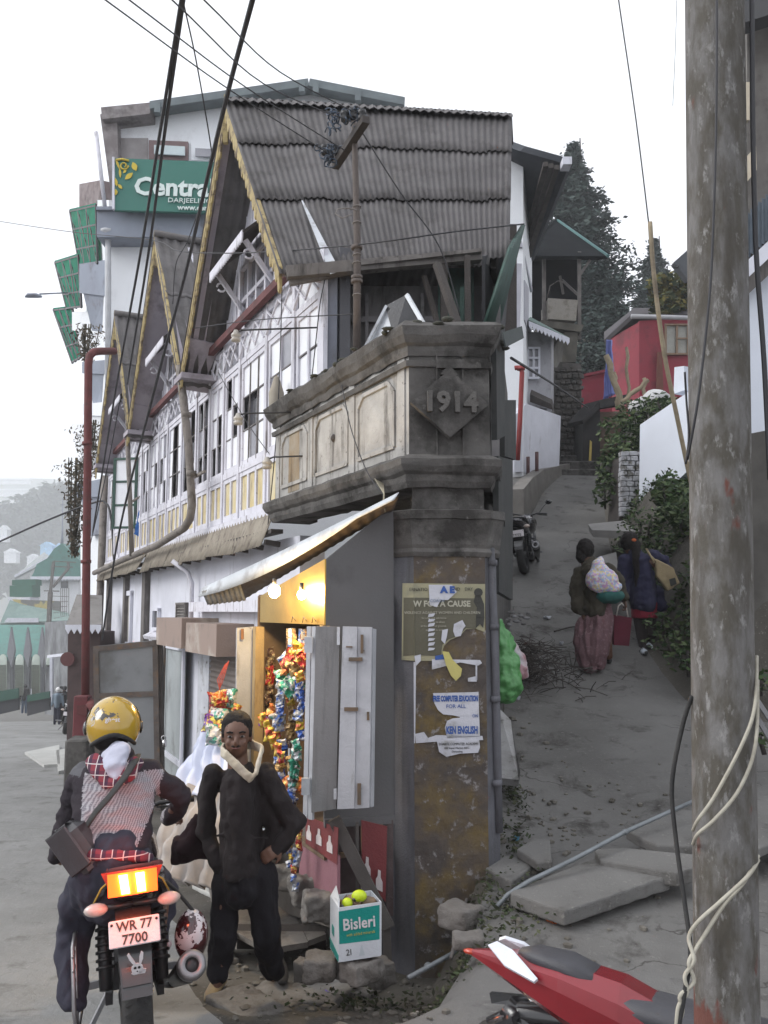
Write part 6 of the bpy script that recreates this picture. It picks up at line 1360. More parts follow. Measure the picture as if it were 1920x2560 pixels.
# ================================================================ motorcycles
def hm(org, heading, lean=0, pitch=0):
    """bike frame: x forward, y left, z up, origin on the ground under the rear axle"""
    return Matrix.Translation(org) @ Matrix.Rotation(heading, 4, 'Z') @ Matrix.Rotation(pitch, 4, 'Y') @ Matrix.Rotation(lean, 4, 'X')
def moto(name, org, heading, lean, label, body, accent, plate, steer=0.0, red_tail=False, detail=True, group=None, pitch=0, mirrors=True):
    T = thing(name, org, label, 'motorcycle', group); M = hm(org, heading, lean, pitch)
    def B(m, nm, mt, par=T): m.xf(M); return m.build(nm, mt, par)
    def wheel(x, tw, nm, MM=None):
        m = MB(); R_ = Matrix.Rotation(math.pi / 2, 3, 'X'); c = V((x, 0, .30))
        prof = [(.215, -tw * .42), (.262, -tw * .5), (.288, -tw * .36), (.300, -tw * .1), (.300, tw * .1), (.288, tw * .36), (.262, tw * .5), (.215, tw * .42)]
        m.lathe(prof + [prof[0]], 36, c, R_)
        if detail:
            for k in range(44):
                a = k * 6.283 / 44
                for sg in (-1, 1): m.bar(c + V((.301 * math.cos(a), 0, .301 * math.sin(a))), c + V((.290 * math.cos(a + .08), sg * tw * .38, .290 * math.sin(a + .08))), .014, .007, V((math.cos(a), 0, math.sin(a))))
        if MM: m.xf(MM)
        ty = B(m, nm, BLACKR)
        m = MB(); m.lathe([(.205, -tw * .4), (.222, -tw * .42), (.222, tw * .42), (.205, tw * .4), (.205, -tw * .4)], 30, c, R_); m.lathe([(.02, -.07), (.05, -.06), (.05, .06), (.02, .07)], 12, c, R_)
        for k in range(5): a = k * 1.2566; m.bar(c, c + V((.21 * math.cos(a), 0, .21 * math.sin(a))), .05, .025, V((0, 1, 0)))
        if MM: m.xf(MM)
        B(m, 'rim', BLACKM, ty)
    wheel(0, .125, 'rear_wheel')
    ST = Matrix.Translation((1.12, 0, .9)) @ Matrix.Rotation(steer, 4, V((-.42, 0, .9)).normalized()) @ Matrix.Translation((-1.12, 0, -.9))
    wheel(1.33, .10, 'front_wheel', ST)
    m = MB()
    for sg in (-1, 1): m.bar((0, sg * .11, .30), (.52, sg * .09, .40), .03, .045); m.tube([(.0, sg * .12, .34), (.07, sg * .12, .52), (.13, sg * .12, .66)], [.028, .032, .022], 8)
    for sg in (-1, 1):
        for k in range(7): m.tube([(.02 + .013 * k, sg * .12, .42 + .03 * k), (.023 + .013 * k, sg * .12, .432 + .03 * k)], .040, 8)
    m.bar((.5, 0, .3), (.95, 0, .34), .2, .12); m.bar((.45, 0, .45), (.5, 0, .78), .06, .06); m.bar((.5, 0, .74), (1.12, 0, .86), .06, .06); B(m, 'frame', BLACKM)
    m = MB(); m.bevbox((.72, 0, .44), (.36, .24, .30), .04)
    for k in range(5): m.box((.78, 0, .50 + k * .025), (.2, .27, .008))
    B(m, 'engine', METAL)
    m = MB(); m.tube([(.95, -.10, .45), (.9, -.14, .25), (.55, -.16, .22), (.25, -.18, .27)], .022, 8); m.tube([(.32, -.19, .27), (-.02, -.225, .36), (-.20, -.235, .41)], [.035, .056, .060], 14)
    ex = B(m, 'exhaust', BLACKM); m = MB(); d = V((-.21, -.235, .414)) - V((-.02, -.225, .36)); R_ = d.to_track_quat('Z', 'Y').to_matrix()
    m.lathe([(.030, -.02), (.030, .012), (.05, .012), (.062, .0), (.062, -.05), (.06, -.05)], 20, V((-.2, -.235, .41)), R_); B(m, 'exhaust_cap', METAL, ex)
    # tail, seat, tank
    def loft(secs, n=14):
        m = MB(); pts = []; fs = []
        for x, w_, z0, z1 in secs:
            for k in range(n):
                a = 6.283 * k / n; cx, sx = math.cos(a), math.sin(a)
                pts.append(V((x, w_ * math.copysign(abs(cx) ** .7, cx), (z0 + z1) / 2 + (z1 - z0) / 2 * math.copysign(abs(sx) ** .8, sx))))
        for i in range(len(secs) - 1):
            for k in range(n): l = (k + 1) % n; fs.append((i * n + k, i * n + l, (i + 1) * n + l, (i + 1) * n + k))
        fs += [list(range(n)), list(range((len(secs) - 1) * n, len(secs) * n))]
        return m.add(pts, fs, True)
    m = loft([(-.36, .035, .78, .82), (-.28, .09, .73, .84), (-.1, .12, .66, .85), (.15, .13, .60, .84), (.36, .12, .56, .80)])
    B(m, 'tail_fairing', body)
    m = loft([(-.18, .07, .82, .85), (-.1, .11, .81, .865), (.08, .12, .80, .87), (.12, .14, .79, .86), (.3, .13, .77, .83), (.52, .11, .78, .86)]); B(m, 'seat', BLACKR)
    m = loft([(.48, .06, .76, .88), (.58, .14, .70, .95), (.76, .175, .66, 1.0), (.95, .16, .68, .98), (1.08, .08, .72, .90)]); B(m, 'fuel_tank', body)
    m = MB(); m.slab([(-.20, -.07, .66), (-.20, .07, .66), (-.35, .055, .40), (-.35, -.055, .40)], .006); m.grid(lambda x, y: V((-.20 - .15 * y, lerp(-.075, .075, x) * (1 - .2 * y), .70 - .34 * y)), 4, 6, .012, V((-.9, 0, -.4)))
    mg = B(m, 'rear_mudguard', BLACKP)
    # plate
    c = V((-.33, 0, .60)); m = MB(); m.bevbox(c, (.012, .205, .105), .004, Matrix.Rotation(.2, 3, 'Y')); pl = B(m, 'number_plate', pm("number_plate_white", (.62, .58, .60), None, 5, rough=.4))
    PM = M @ frame(c + V((-.009, 0, .001)), (0, -1, 0), V((.2, 0, .98)))
    tx, sz_ = plate
    if len(tx) == 2:
        text(tx[0], .052, PM @ Matrix.Translation((0, .025, 0)), DARKI, 'lettering', pl, .0008, .001, sx=.95); text(tx[1], .052, PM @ Matrix.Translation((.0, -.026, 0)), DARKI, 'lettering', pl, .0008, .001, sx=1.0)
        m = MB(); 
        for sg in (-1, 1): m.ell(c + V((-.008, sg * .09, .038)), (.003, .006, .006), None, 8, 5)
        B(m, 'plate_bolt', BLACKM, pl)
    # indicators
    for sg in (-1, 1):
        m = MB(); m.tube([(-.24, 0, .70), (-.26, sg * .11, .70)], .012, 6); B(m, 'indicator_stalk', BLACKM); m = MB(); m.ell((-.27, sg * .15, .70), (.032, .05, .028), None, 12, 8)
        B(m, 'indicator', pm("clear_indicator_lens", (.5, .42, .40), (.42, .34, .3), 12, rough=.12, coat=.6))
    # handlebar
    m = MB(); m.tube([(.98, .36, 1.03), (1.04, .22, 1.05), (1.10, .06, 1.02), (1.10, -.06, 1.02), (1.04, -.22, 1.05), (.98, -.36, 1.03)], .012, 8)
    for sg in (-1, 1): m.tube([(1.0, sg * .27, 1.04), (.965, sg * .40, 1.025)], .018, 8); m.tube([(1.05, sg * .2, 1.03), (1.06, sg * .38, 1.0)], .006, 5)
    m.bevbox((1.15, 0, 1.0), (.12, .18, .10), .03); m.xf(ST); hb = B(m, 'handlebar', BLACKM)
    for sg in ((-1, 1) if mirrors else ()):
        m = MB(); m.tube([(1.04, sg * .24, 1.05), (1.08, sg * .3, 1.16), (1.07, sg * .36, 1.21)], .006, 6); m.ell((1.07, sg * .39, 1.23), (.018, .06, .04), None, 12, 8); m.xf(ST); B(m, 'mirror', BLACKP, hb)
    m = MB()
    for sg in (-1, 1): m.tube([(1.12, sg * .09, 1.0), (1.33, sg * .09, .30)], .024, 8)
    m.tube([(1.2, 0, .65), (1.33, 0, .63), (1.5, 0, .57)], .06, 8); m.xf(ST); B(m, 'front_fork', METAL)
    m = MB(); m.ell((1.27, 0, .90), (.09, .10, .12), None, 14, 10); m.xf(ST); B(m, 'headlamp_cowl', body)
    m = MB(); m.bar((.18, .15, .34), (.2, .33, .33), .03, .03); m.bar((.3, -.15, .34), (.3, -.28, .33), .03, .03); B(m, 'footrest', METAL)
    m = MB(); m.bar((.55, .1, .25), (.50, .24, .03), .02, .02); B(m, 'side_stand', METAL)
    # grab rail
    m = MB()
    for sg in (-1, 1): m.tube([(.12, sg * .12, .82), (-.1, sg * .13, .835), (-.26, sg * .09, .845)], .014, 8)
    m.tube([(-.26, -.09, .845), (-.29, 0, .85), (-.26, .09, .845)], .010, 8); B(m, 'grab_rail', accent)
    return T, M, B
GLOSSB = pm("gloss_black_paint", (.022, .02, .024), None, 5, rough=.18, bump=.01, coat=.6)
GLOSSR = pm("gloss_red_paint", (.22, .012, .02), (.17, .01, .016), 4, rough=.25, bump=.01, coat=.6)
# the rider's motorcycle in the foreground
hd1 = math.atan2(.955, -.30); org1 = V((-1.045, 3.73, 0)) + V((math.cos(hd1), math.sin(hd1), 0)) * .33
BK = V((org1.x + .083, org1.y, .27))
MT, MM1, BB = moto('motorcycle', BK, hd1, rad(-4), 'black motorcycle with lit tail lamp and white number plate, ridden in the foreground', GLOSSB, pm("dull_red_rail", (.12, .03, .03), None, 5), (("WR 77", "7700"), 1), steer=.28, pitch=rad(11), mirrors=False)
TLM = pm("red_tail_lens", (.35, .03, .01), None, 5, rough=.15, coat=.5)
m = MB(); m.grid(lambda x, y: V((-.345 - .02 * math.sin(x * 3.14), lerp(-.125, .125, x) * (1 - .35 * y), .845 - .10 * y)), 10, 6, .05, V((1, 0, 0))); tl = BB(m, 'tail_lamp', TLM, MT)
EM = emis("brake_light_glow", (1, .50, .05), 26)
for sg in (-1, 1):
    m = MB(); m.slab([(-.372, sg * .032 - .02, .755), (-.372, sg * .032 + .014, .755), (-.374, sg * .034 + .022, .83), (-.374, sg * .034 - .014, .83)], .006); BB(m, 'lit_bar', EM, tl)
m = MB(); m.grid(lambda x, y: V((-.362 - .012 * math.sin(x * 3.14), lerp(-.10, .10, x), .838 - .09 * y)), 8, 4, .006, V((1, 0, 0))); BB(m, 'amber_glow_lens', emis("amber_lens_glow", (1, .13, .01), 1.1), tl)
l = bpy.data.lights.new("tail_light", 'POINT'); l.energy = 4.5; l.color = (1, .13, .03); l.shadow_soft_size = .07
lo = bpy.data.objects.new("tail_lamp_light", l); COL.objects.link(lo); lo.parent = MT; lo.location = MM1 @ V((-.47, 0, .80)) - V(MT.location)
# side panels of the tail, sticker, guard, ladder rack, helmet on the side
m = MB()
for sg in (-1, 1): m.slab([(-.33, sg * .09, .82), (-.30, sg * .13, .78), (-.05, sg * .17, .66), (.05, sg * .16, .78), (-.15, sg * .13, .84)], .02)
BB(m, 'tail_side_panel', GLOSSB, MT)
m = MB()
for sg in (-1, 1): m.tube([(-.335, sg * .08, .82), (-.31, sg * .125, .785), (-.08, sg * .185, .665)], .004, 5)
BB(m, 'yellow_pinstripe', pm("yellow_stripe", (.5, .3, .04), None, 5), MT)
WS = pm("white_sticker", (.62, .60, .62), None, 5)
mgM = MM1 @ frame(V((-.318, 0, .46)), (0, -1, 0), V((-.42, 0, .9)))
m = MB(); zz = -.004
def ms(pts): m.prism([mgM @ V((x, y, .018)) for x, y in pts], (mgM.to_3x3() @ V((0, 0, .002))))
ms([(-.035, .075), (-.028, .085), (-.012, .055), (.0, .03), (-.012, .03), (-.025, .05)]); ms([(.012, .03), (.014, .06), (.022, .085), (.030, .075), (.028, .05), (.02, .028)])
ms([(.004 + .024 * math.cos(a), .008 + .026 * math.sin(a)) for a in [k * .5236 for k in range(12)]])
ms([(.024 + .014 * math.cos(a), -.008 + .014 * math.sin(a)) for a in [k * .7854 for k in range(8)]])
ms([(-.045, -.05), (-.038, -.054), (.04, .0), (.034, .004)]); ms([(.044, -.046), (.038, -.05), (-.02, -.01), (-.014, -.006)])
m.build('rabbit_sticker', WS, MT)
m = MB()
for x, y, r in ((-.004, .014, .006), (.012, .014, .006), (.004, -.002, .003)): m.prism([mgM @ V((x + r * math.cos(a), y + r * math.sin(a), .0195)) for a in [k * .7854 for k in range(8)]], (mgM.to_3x3() @ V((0, 0, .002))))
m.build('sticker_eyes', BLACKP, MT)
m = MB(); ms2 = [(-.032, -.092), (.030, -.092), (.034, -.066), (-.028, -.066)]; m.prism([mgM @ V((x, y, .017)) for x, y in ms2], mgM.to_3x3() @ V((0, 0, .002))); m.build('red_sticker', pm("red_sticker", (.4, .03, .05), None, 5), MT)
text("DE", .034, mgM @ Matrix.Translation((.0, -.079, .02)), WS, 'lettering', MT, .0006, .001, sx=1.1)
m = MB()
g0 = [(.05, .24, .60), (-.10, .25, .55), (-.14, .25, .30), (-.10, .24, .20), (.1, .24, .2), (.25, .22, .28), (.3, .2, .5)]
m.tube(g0, .009, 6)
for k in range(6): z = .24 + k * .055; m.tube([(-.13, .25, z), (.05, .245, z + .02)], .006, 5)
m.tube([(.0, .24, .2), (.02, .24, .58)], .006, 5); m.tube([(-.05, .24, .2), (-.03, .24, .57)], .006, 5); BB(m, 'wheel_guard', METAL, MT)
m = MB(); 
for k in range(6): m.bar((-.06 + k * .02, .26, .185 + k * .004), (-.1 + k * .02, .42, .20 + k * .003), .006, .006)
m.tube([(-.08, .25, .18), (-.13, .42, .195), (-.02, .43, .22), (.06, .26, .21), (-.08, .25, .18)], .008, 6); BB(m, 'pillion_step', METAL, MT)
HL2 = thing('spare_helmet', BK, 'dark red and white patterned helmet hung on the right side of the ridden motorcycle', 'helmet')
m = MB(); m.ell(MM1 @ V((-.02, -.255, .50)), (.075, .08, .115), None, 20, 14); m.build('shell', pm("maroon_white_helmet", (.10, .01, .015), (.012, .01, .012), 4, rough=.15, coat=.7, dirt2=(.5, .48, .5), d2s=5, d2lo=.56, d2hi=.565, bump=0), HL2)
m = MB(); m.tube([MM1 @ V((-.05, -.27, .60)), MM1 @ V((-.02, -.20, .70)), MM1 @ V((.02, -.14, .76))], .008, 6); m.build('strap', BLACKR, HL2)
# lane motorcycle, rear view
g = G(1312, 1440); moto('motorcycle', V((g.x, g.y, hgt(g.x, g.y) + .02)), math.atan2(1, .30), rad(-6), 'black motorcycle parked halfway up the lane by the building', GLOSSB, BLACKM, (("", "77775"), .05), steer=-.3, detail=False)
# far left bikes
g = G(152, 1838); moto('motorcycle', V((g.x, g.y + .3, hgt(g.x, g.y + .3) + .01)), math.atan2(1, -.25), rad(8), 'black motorcycle parked nearer, beside the brown booth down the street', GLOSSB, CHROME, (("", ""), .05), steer=.3, detail=False)
g = G(136, 1800); moto('motorcycle', V((g.x, g.y + 1.0, hgt(g.x, g.y + 1.0))), math.atan2(1, -.25), rad(3), 'dark motorcycle with riders farther down the street', pm("maroon_gloss", (.08, .01, .015), None, 4, rough=.3), CHROME, (("", ""), .05), detail=False)
# red motorcycle, tail to the left, at the bottom right
hd4 = math.atan2(-.42, .90); tip = P(1172, 2378, 3.12)
fw = V((math.cos(hd4), math.sin(hd4), 0)); RO = V((tip.x, tip.y, tip.z - .775)) + fw * .52
T4 = thing('red_motorcycle', RO, 'gloss red motorcycle with pointed tail and white grab rail, parked at the bottom right', 'motorcycle'); R4 = (hm(V((0, 0, 0)), hd4, rad(-8), rad(1)) @ Matrix.Scale(.86, 4)); RO = tip - R4 @ V((-.50, 0, .782)); T4.location = RO; ORG[T4.name] = V(RO); M4 = Matrix.Translation(RO) @ R4
def B4(m, nm, mt, par=T4): m.xf(M4); return m.build(nm, mt, par)
m = MB(); pr = [(-.50, .008, .775, .79), (-.44, .03, .75, .80), (-.30, .075, .69, .815), (-.12, .115, .61, .82), (.10, .135, .53, .79), (.30, .13, .50, .72), (.42, .11, .50, .66)]
n = 10; pts = []; fs = []
for x, w_, z0, z1 in pr:
    zm = lerp(z0, z1, .58)
    pts += [V((x, -w_ * .55, z1)), V((x, w_ * .55, z1)), V((x, w_, lerp(zm, z1, .5))), V((x, w_ * 1.02, zm)), V((x, w_ * .8, lerp(z0, zm, .3))), V((x, w_ * .3, z0)), V((x, -w_ * .3, z0)), V((x, -w_ * .8, lerp(z0, zm, .3))), V((x, -w_ * 1.02, zm)), V((x, -w_, lerp(zm, z1, .5)))]
for i in range(len(pr) - 1):
    for k in range(n): l_ = (k + 1) % n; fs.append((i * n + k, i * n + l_, (i + 1) * n + l_, (i + 1) * n + k))
m.add(pts, fs + [list(range(n)), list(range((len(pr) - 1) * n, len(pr) * n))], False); B4(m, 'tail_fairing', GLOSSR)
m = MB(); m.ell((-.49, 0, .782), (.035, .018, .012), None, 8, 6); B4(m, 'tail_lamp', TLM)
m = MB()
for sg in (-1, 1):
    m.slab([(-.40, sg * .075, .835), (-.37, sg * .055, .85), (-.30, sg * .08, .835), (-.19, sg * .125, .765), (-.20, sg * .138, .755), (-.32, sg * .115, .785)], .014)
B4(m, 'grab_rail', pm("white_grab_rail", (.62, .64, .70), None, 5, rough=.3))
def seatloft(secs, nm):
    m = MB(); pts = []; fs = []; n = 14
    for x, w_, z0, z1 in secs:
        for k in range(n):
            a = 6.283 * k / n; cx, sx = math.cos(a), math.sin(a); pts.append(V((x, w_ * math.copysign(abs(cx) ** .6, cx), (z0 + z1) / 2 + (z1 - z0) / 2 * math.copysign(abs(sx) ** .7, sx))))
    for i in range(len(secs) - 1):
        for k in range(n): l_ = (k + 1) % n; fs.append((i * n + k, i * n + l_, (i + 1) * n + l_, (i + 1) * n + k))
    m.add(pts, fs + [list(range(n)), list(range((len(secs) - 1) * n, len(secs) * n))], True); B4(m, nm, pm("charcoal_seat_vinyl", (.035, .035, .042), (.05, .05, .058), 4, rough=.5, bump=.1, bscale=150))
seatloft([(-.29, .04, .80, .83), (-.23, .08, .79, .845), (-.10, .10, .76, .84), (.0, .095, .73, .81), (.015, .08, .72, .75)], 'pillion_seat'); seatloft([(.015, .09, .69, .735), (.06, .125, .67, .765), (.20, .14, .66, .755), (.40, .15, .64, .74), (.62, .14, .62, .73), (.75, .11, .64, .75)], 'seat')
m = MB(); m.slab([(-.44, .1, .62), (-.30, .12, .63), (-.26, .12, .60), (-.43, .1, .585)], .05); m.tube([(-.36, .06, .60), (-.28, .06, .55), (-.2, .06, .5)], .04, 8); m.tube([(-.42, .05, .52), (-.3, .07, .58), (-.05, .08, .60), (.2, .08, .56), (.5, .08, .5)], [.03, .045, .05, .05, .05], 10); m.slab([(-.46, -.07, .52), (-.30, -.07, .60), (-.30, .09, .60), (-.46, .09, .52)], .02); B4(m, 'rear_mudguard', BLACKP)
m = MB(); m.ell((-.27, .15, .595), (.035, .03, .032), None, 14, 10); B4(m, 'indicator', CHROME); m = MB(); m.tube([(-.24, .08, .59), (-.26, .14, .595)], .014, 8); m.tube([(-.26, .12, .56), (-.25, .12, .47)], .016, 8); B4(m, 'indicator_stalk', BLACKM)
m = MB(); R_ = Matrix.Rotation(math.pi / 2, 3, 'X'); m.lathe([(.2, -.06), (.27, -.07), (.30, -.03), (.30, .03), (.27, .07), (.2, .06), (.2, -.06)], 30, V((-.02, 0, .30)), R_); B4(m, 'rear_wheel', BLACKR)
m = MB(); m.lathe([(.2, -.06), (.27, -.07), (.30, -.03), (.30, .03), (.27, .07), (.2, .06), (.2, -.06)], 30, V((1.33, 0, .30)), R_); B4(m, 'front_wheel', BLACKR)
m = MB(); m.bevbox((.65, 0, .42), (.4, .24, .34), .05); m.bar((0, .1, .3), (.5, .1, .38), .04, .05); m.bar((1.15, .08, .9), (1.33, .08, .3), .04, .04); m.bar((1.15, -.08, .9), (1.33, -.08, .3), .04, .04); m.bar((.5, 0, .62), (1.15, 0, .8), .08, .08); B4(m, 'engine_frame', BLACKM)
m = MB(); m.tube([(.62, 0, .78), (.8, 0, .84), (1.0, 0, .84), (1.12, 0, .78)], [(.1, .06), (.16, .11), (.15, .11), (.08, .06)], 14); B4(m, 'fuel_tank', pm("blue_grey_black_gloss", (.03, .035, .045), None, 4, rough=.2, coat=.6))
m = MB(); m.slab([(.78, .17, .86), (1.0, .175, .86), (.92, .178, .80)], .004); m.slab([(.84, .175, .79), (.98, .178, .80), (.96, .178, .785), (.84, .175, .775)], .004); B4(m, 'white_tank_sticker', WS)
m = MB(); m.tube([(1.02, .36, .98), (1.14, .1, .98), (1.14, -.1, .98), (1.02, -.36, .98)], .013, 8); B4(m, 'handlebar', BLACKM)

# ================================================================ people
SKIN = pm("brown_skin", (.13, .065, .042), (.105, .05, .032), 5, rough=.55, bump=.05, bscale=120); HAIR = pm("black_hair", (.012, .010, .010), (.022, .019, .018), 30, rough=.7, bump=.4, bscale=160, spec=.15)
def ltube(m, pts, rs, n=12): m.tube(pts, rs, n, round_=True)
def hand(m, w, d, nrm, side, curl=.5, sc=1.0):
    """palm + five unequal fingers; w wrist, d direction, nrm back of hand, side: +1 thumb along +across"""
    d = d.normalized(); nrm = (nrm - d * nrm.dot(d)).normalized(); ac = d.cross(nrm).normalized() * side
    pc = w + d * .045 * sc
    m.tube([w - d * .01, w + d * .03 * sc, w + d * .075 * sc, w + d * .088 * sc], [(.022 * sc, .018 * sc), (.036 * sc, .015 * sc), (.040 * sc, .014 * sc), (.036 * sc, .010 * sc)], 10, up=nrm)
    for k, (o, L_) in enumerate(((.030, .068), (.011, .076), (-.010, .071), (-.029, .055))):
        p = w + d * .080 * sc + ac * o * sc; a = 0; pts = [p]
        for seg, f in enumerate((.45, .32, .25)):
            a += curl * (.5 + .35 * seg); dirv = d * math.cos(a) - nrm * math.sin(a); p = p + dirv * L_ * f * sc; pts.append(p)
        m.tube(pts, [.0088 * sc, .0084 * sc, .0078 * sc, .0065 * sc], 7, round_=True)
    p = w + d * .025 * sc + ac * .026 * sc; q = p + (d * .6 + ac * .75 - nrm * .2).normalized() * .038 * sc; r = q + (d * .9 + ac * .25 - nrm * .4).normalized() * .03 * sc
    m.tube([p, q, r], [.012 * sc, .0105 * sc, .0085 * sc], 7, round_=True)
def recolor(ob, mats, fn):
    for q in mats[1:]: ob.data.materials.append(q)
    o_ = ORG[ob.name]
    for p in ob.data.polygons: p.material_index = fn(p.center + o_, p.normal)
def head(m, c, f, up, r=.098, face=True):
    """skull, jaw, nose, ears; f = facing direction"""
    f = (f - up * f.dot(up)).normalized(); s_ = f.cross(up).normalized(); M3 = Matrix((s_, f, up)).transposed()
    m.ell(c + up * .025, (r * .80, r * .98, r * .98), M3, 18, 12); m.ell(c - up * .045 + f * .018, (r * .64, r * .78, r * .80), M3, 16, 10); m.ell(c - up * .092 + f * .052, (.030, .026, .024), M3)
    for sg in (-1, 1):
        m.ell(c + s_ * sg * r * .80 - up * .012 - f * .006, (.011, .020, .033), M3, 8, 6)
        m.ell(c + s_ * sg * .036 - up * .03 + f * .068, (.024, .02, .022), M3, 8, 6)
    m.tube([c + f * .088 + up * .012, c + f * .108 - up * .022, c + f * .100 - up * .036], [.009, .013, .015], 8, round_=True)
    m.ell(c + f * .088 - up * .060, (.024, .012, .009), M3, 10, 6); m.ell(c + up * .026 + f * .080, (.058, .016, .012), M3, 10, 6)
    return M3, s_, f

# --- walking man
Y0 = 5.15
def w_(u, v, d=0): return P(u, v, Y0 + d)
MAN = thing('person', w_(600, 2480), 'man in a dark jacket, dark trousers and pale collar scarf walking past the kiosk', 'person')
fdir = V((-.25, -.95, 0)).normalized(); hc = w_(592, 1838)
body = MB(); M3, sd, ff = head(body, hc, V((.12, -1, -.05)), V((.0, .0, 1)), .100)
ltube(body, [hc - UP * .03 + V((0, .02, 0)), w_(595, 1930)], [.055, .06]); ltube(body, [w_(597, 1950), w_(600, 2180)], [.08, .09])
for a in (([w_(530, 1945), w_(518, 2080), w_(552, 2165, -.02)]), ([w_(672, 1945), w_(738, 2060, .02), w_(700, 2112, .01)])): ltube(body, a, [.022, .02, .022])
for a in ([w_(572, 2190), w_(563, 2330, -.03), w_(545, 2455, -.0)], [w_(650, 2190), w_(667, 2330, .02), w_(684, 2440, .12)]): ltube(body, a, [.07, .05, .032])
hand(body, w_(556, 2175, -.03), V((.28, -.1, -1)), V((-.6, -.8, 0)), 1, .45, 1.1); hand(body, w_(704, 2112, -.02), V((-.7, -.35, -.45)), V((.2, -1, .3)), -1, .6)
bake(body, 'body', SKIN, MAN, .0075, 2)
m = MB(); up3 = V((0, 0, 1))
m.ell(hc + UP * .045 - ff * .018, (.090, .102, .095), M3, 20, 14); m.ell(hc + UP * .0 - ff * .055, (.084, .062, .09), M3, 16, 10)
for sg in (-1, 1): m.ell(hc + sd * sg * .074 + UP * .018 + ff * .005, (.014, .04, .035), M3, 10, 8)
for k in range(26): a = k * .24; m.ell(hc + UP * .085 + sd * .06 * math.cos(a) + ff * (.045 * math.sin(a) + .005), (.024, .03, .02), M3, 6, 5)
bake(m, 'hair', HAIR, MAN, .008, 2, .003, 60)
m = MB()
for sg in (-1, 1): m.ell(hc + sd * sg * .034 + ff * .0865 + UP * .004, (.015, .008, .007), M3, 10, 6)
m.build('eyes', pm("eye_white", (.16, .14, .13), None, 5, rough=.3, bump=0), MAN)
m = MB()
for sg in (-1, 1): m.ell(hc + sd * sg * .034 + ff * .0925 + UP * .004, (.007, .005, .0065), M3, 8, 6); m.tube([hc + sd * sg * .018 + ff * .096 + UP * .026, hc + sd * sg * .036 + ff * .097 + UP * .032, hc + sd * sg * .052 + ff * .086 + UP * .026], .005, 6)
m.tube([hc + sd * x + ff * (.1 - abs(x) * .2) - UP * (.048 - .1 * abs(x) * .3) for x in (-.026, -.012, 0, .012, .026)], [.003, .007, .0055, .007, .003], 6)
m.build('brows_and_moustache', HAIR, MAN)
m = MB(); m.tube([hc + sd * x + ff * (.099 - abs(x) * .3) - UP * .060 for x in (-.022, 0, .022)], [.003, .006, .003], 6); m.build('lips', pm("lip_brown", (.13, .05, .045), None, 5), MAN)
JK = pm("dark_jacket_cloth", (.016, .013, .014), (.023, .019, .020), 6, rough=.85, bump=.2, bscale=90, spec=.2)
m = MB()
m.tube([w_(598, 1908), w_(600, 1935), w_(601, 1990), w_(603, 2080), w_(606, 2140), w_(609, 2182)], [(.075, .07), (.158, .095), (.172, .11), (.160, .11), (.158, .115), (.172, .13)], 20)
ltube(m, [w_(533, 1940), w_(517, 1985), w_(512, 2075, .02), w_(528, 2120, .0), w_(548, 2165, -.03)], [.068, .060, .052, .046, .042])
ltube(m, [w_(668, 1942), w_(700, 2000), w_(738, 2060, .02), w_(724, 2090, 0), w_(700, 2112, 0)], [.068, .060, .054, .05, .044])
ltube(m, [w_(672, 1970), w_(730, 2060), w_(712, 2105), w_(680, 2125)], [.05, .05, .045, .045]); ltube(m, [w_(660, 2000, .04), w_(690, 2075, .05), w_(655, 2130, .05)], [.07, .06, .07])
for a, b_ in (((588, 1960), (600, 2150)), ((618, 1960), (622, 2150))): m.bar(w_(*a, -.125), w_(*b_, -.135), .02, .02)
for u, v in ((560, 2090), (650, 2095)): m.box(w_(u, v, -.115), (.11, .02, .03), .1)
bake(m, 'jacket', JK, MAN, .010, 2, .022, 11, seed=2, vert_stretch=.6)
m = MB(); m.slab([w_(590, 1935, -.128), w_(622, 1952, -.128), w_(618, 2165, -.15), w_(600, 2165, -.15)], .012); m.build('inner_shirt', pm("dull_brown_shirt", (.07, .05, .045), None, 12), MAN)
m = MB(); m.tube([w_(606, 2180), w_(608, 2215)], [(.17, .12), (.165, .12)], 16, round_=True)
ltube(m, [w_(572, 2185), w_(564, 2270), w_(560, 2335, -.04), w_(550, 2395), w_(544, 2432)], [.092, .086, .074, .066, .062]); ltube(m, [w_(650, 2185), w_(658, 2270), w_(666, 2340, 0), w_(676, 2395, .08), w_(684, 2428, .12)], [.092, .086, .074, .066, .060])
bake(m, 'trousers', pm("dark_trouser_cloth", (.011, .010, .013), None, 6, rough=.85, bump=.15, spec=.2), MAN, .010, 2, .020, 11, seed=5, vert_stretch=.6)
SC_ = pm("cream_scarf", (.42, .37, .28), (.5, .46, .38), 9, rough=.8, dirt2=(.06, .05, .05), d2s=6, d2lo=.63, d2hi=.66)
m = MB(); pts = [w_(556, 1880, -.06), w_(566, 1888, -.13), w_(592, 1915, -.16), w_(628, 1948, -.16), w_(640, 1935, -.155), w_(648, 1900, -.13), w_(655, 1872, -.06), w_(630, 1860, .08), w_(590, 1862, .10), w_(560, 1870, .05), w_(556, 1880, -.06)]
m.tube(pts, [(.032, .014)] * len(pts), 8, up=V((.3, -1, .3))); bake(m, 'collar_scarf', SC_, MAN, .008, 2, .004, 25)
def shoe(m, heel, d, L_=.26, wd=.045):
    d = V((d[0], d[1], 0)).normalized(); m.tube([heel + UP * .035, heel + d * L_ * .35 + UP * .045, heel + d * L_ * .75 + UP * .03, heel + d * L_ * .95 + UP * .022], [(wd * .85, .035), (wd * .9, .045), (wd, .030), (wd * .7, .022)], 12, up=UP, round_=True)
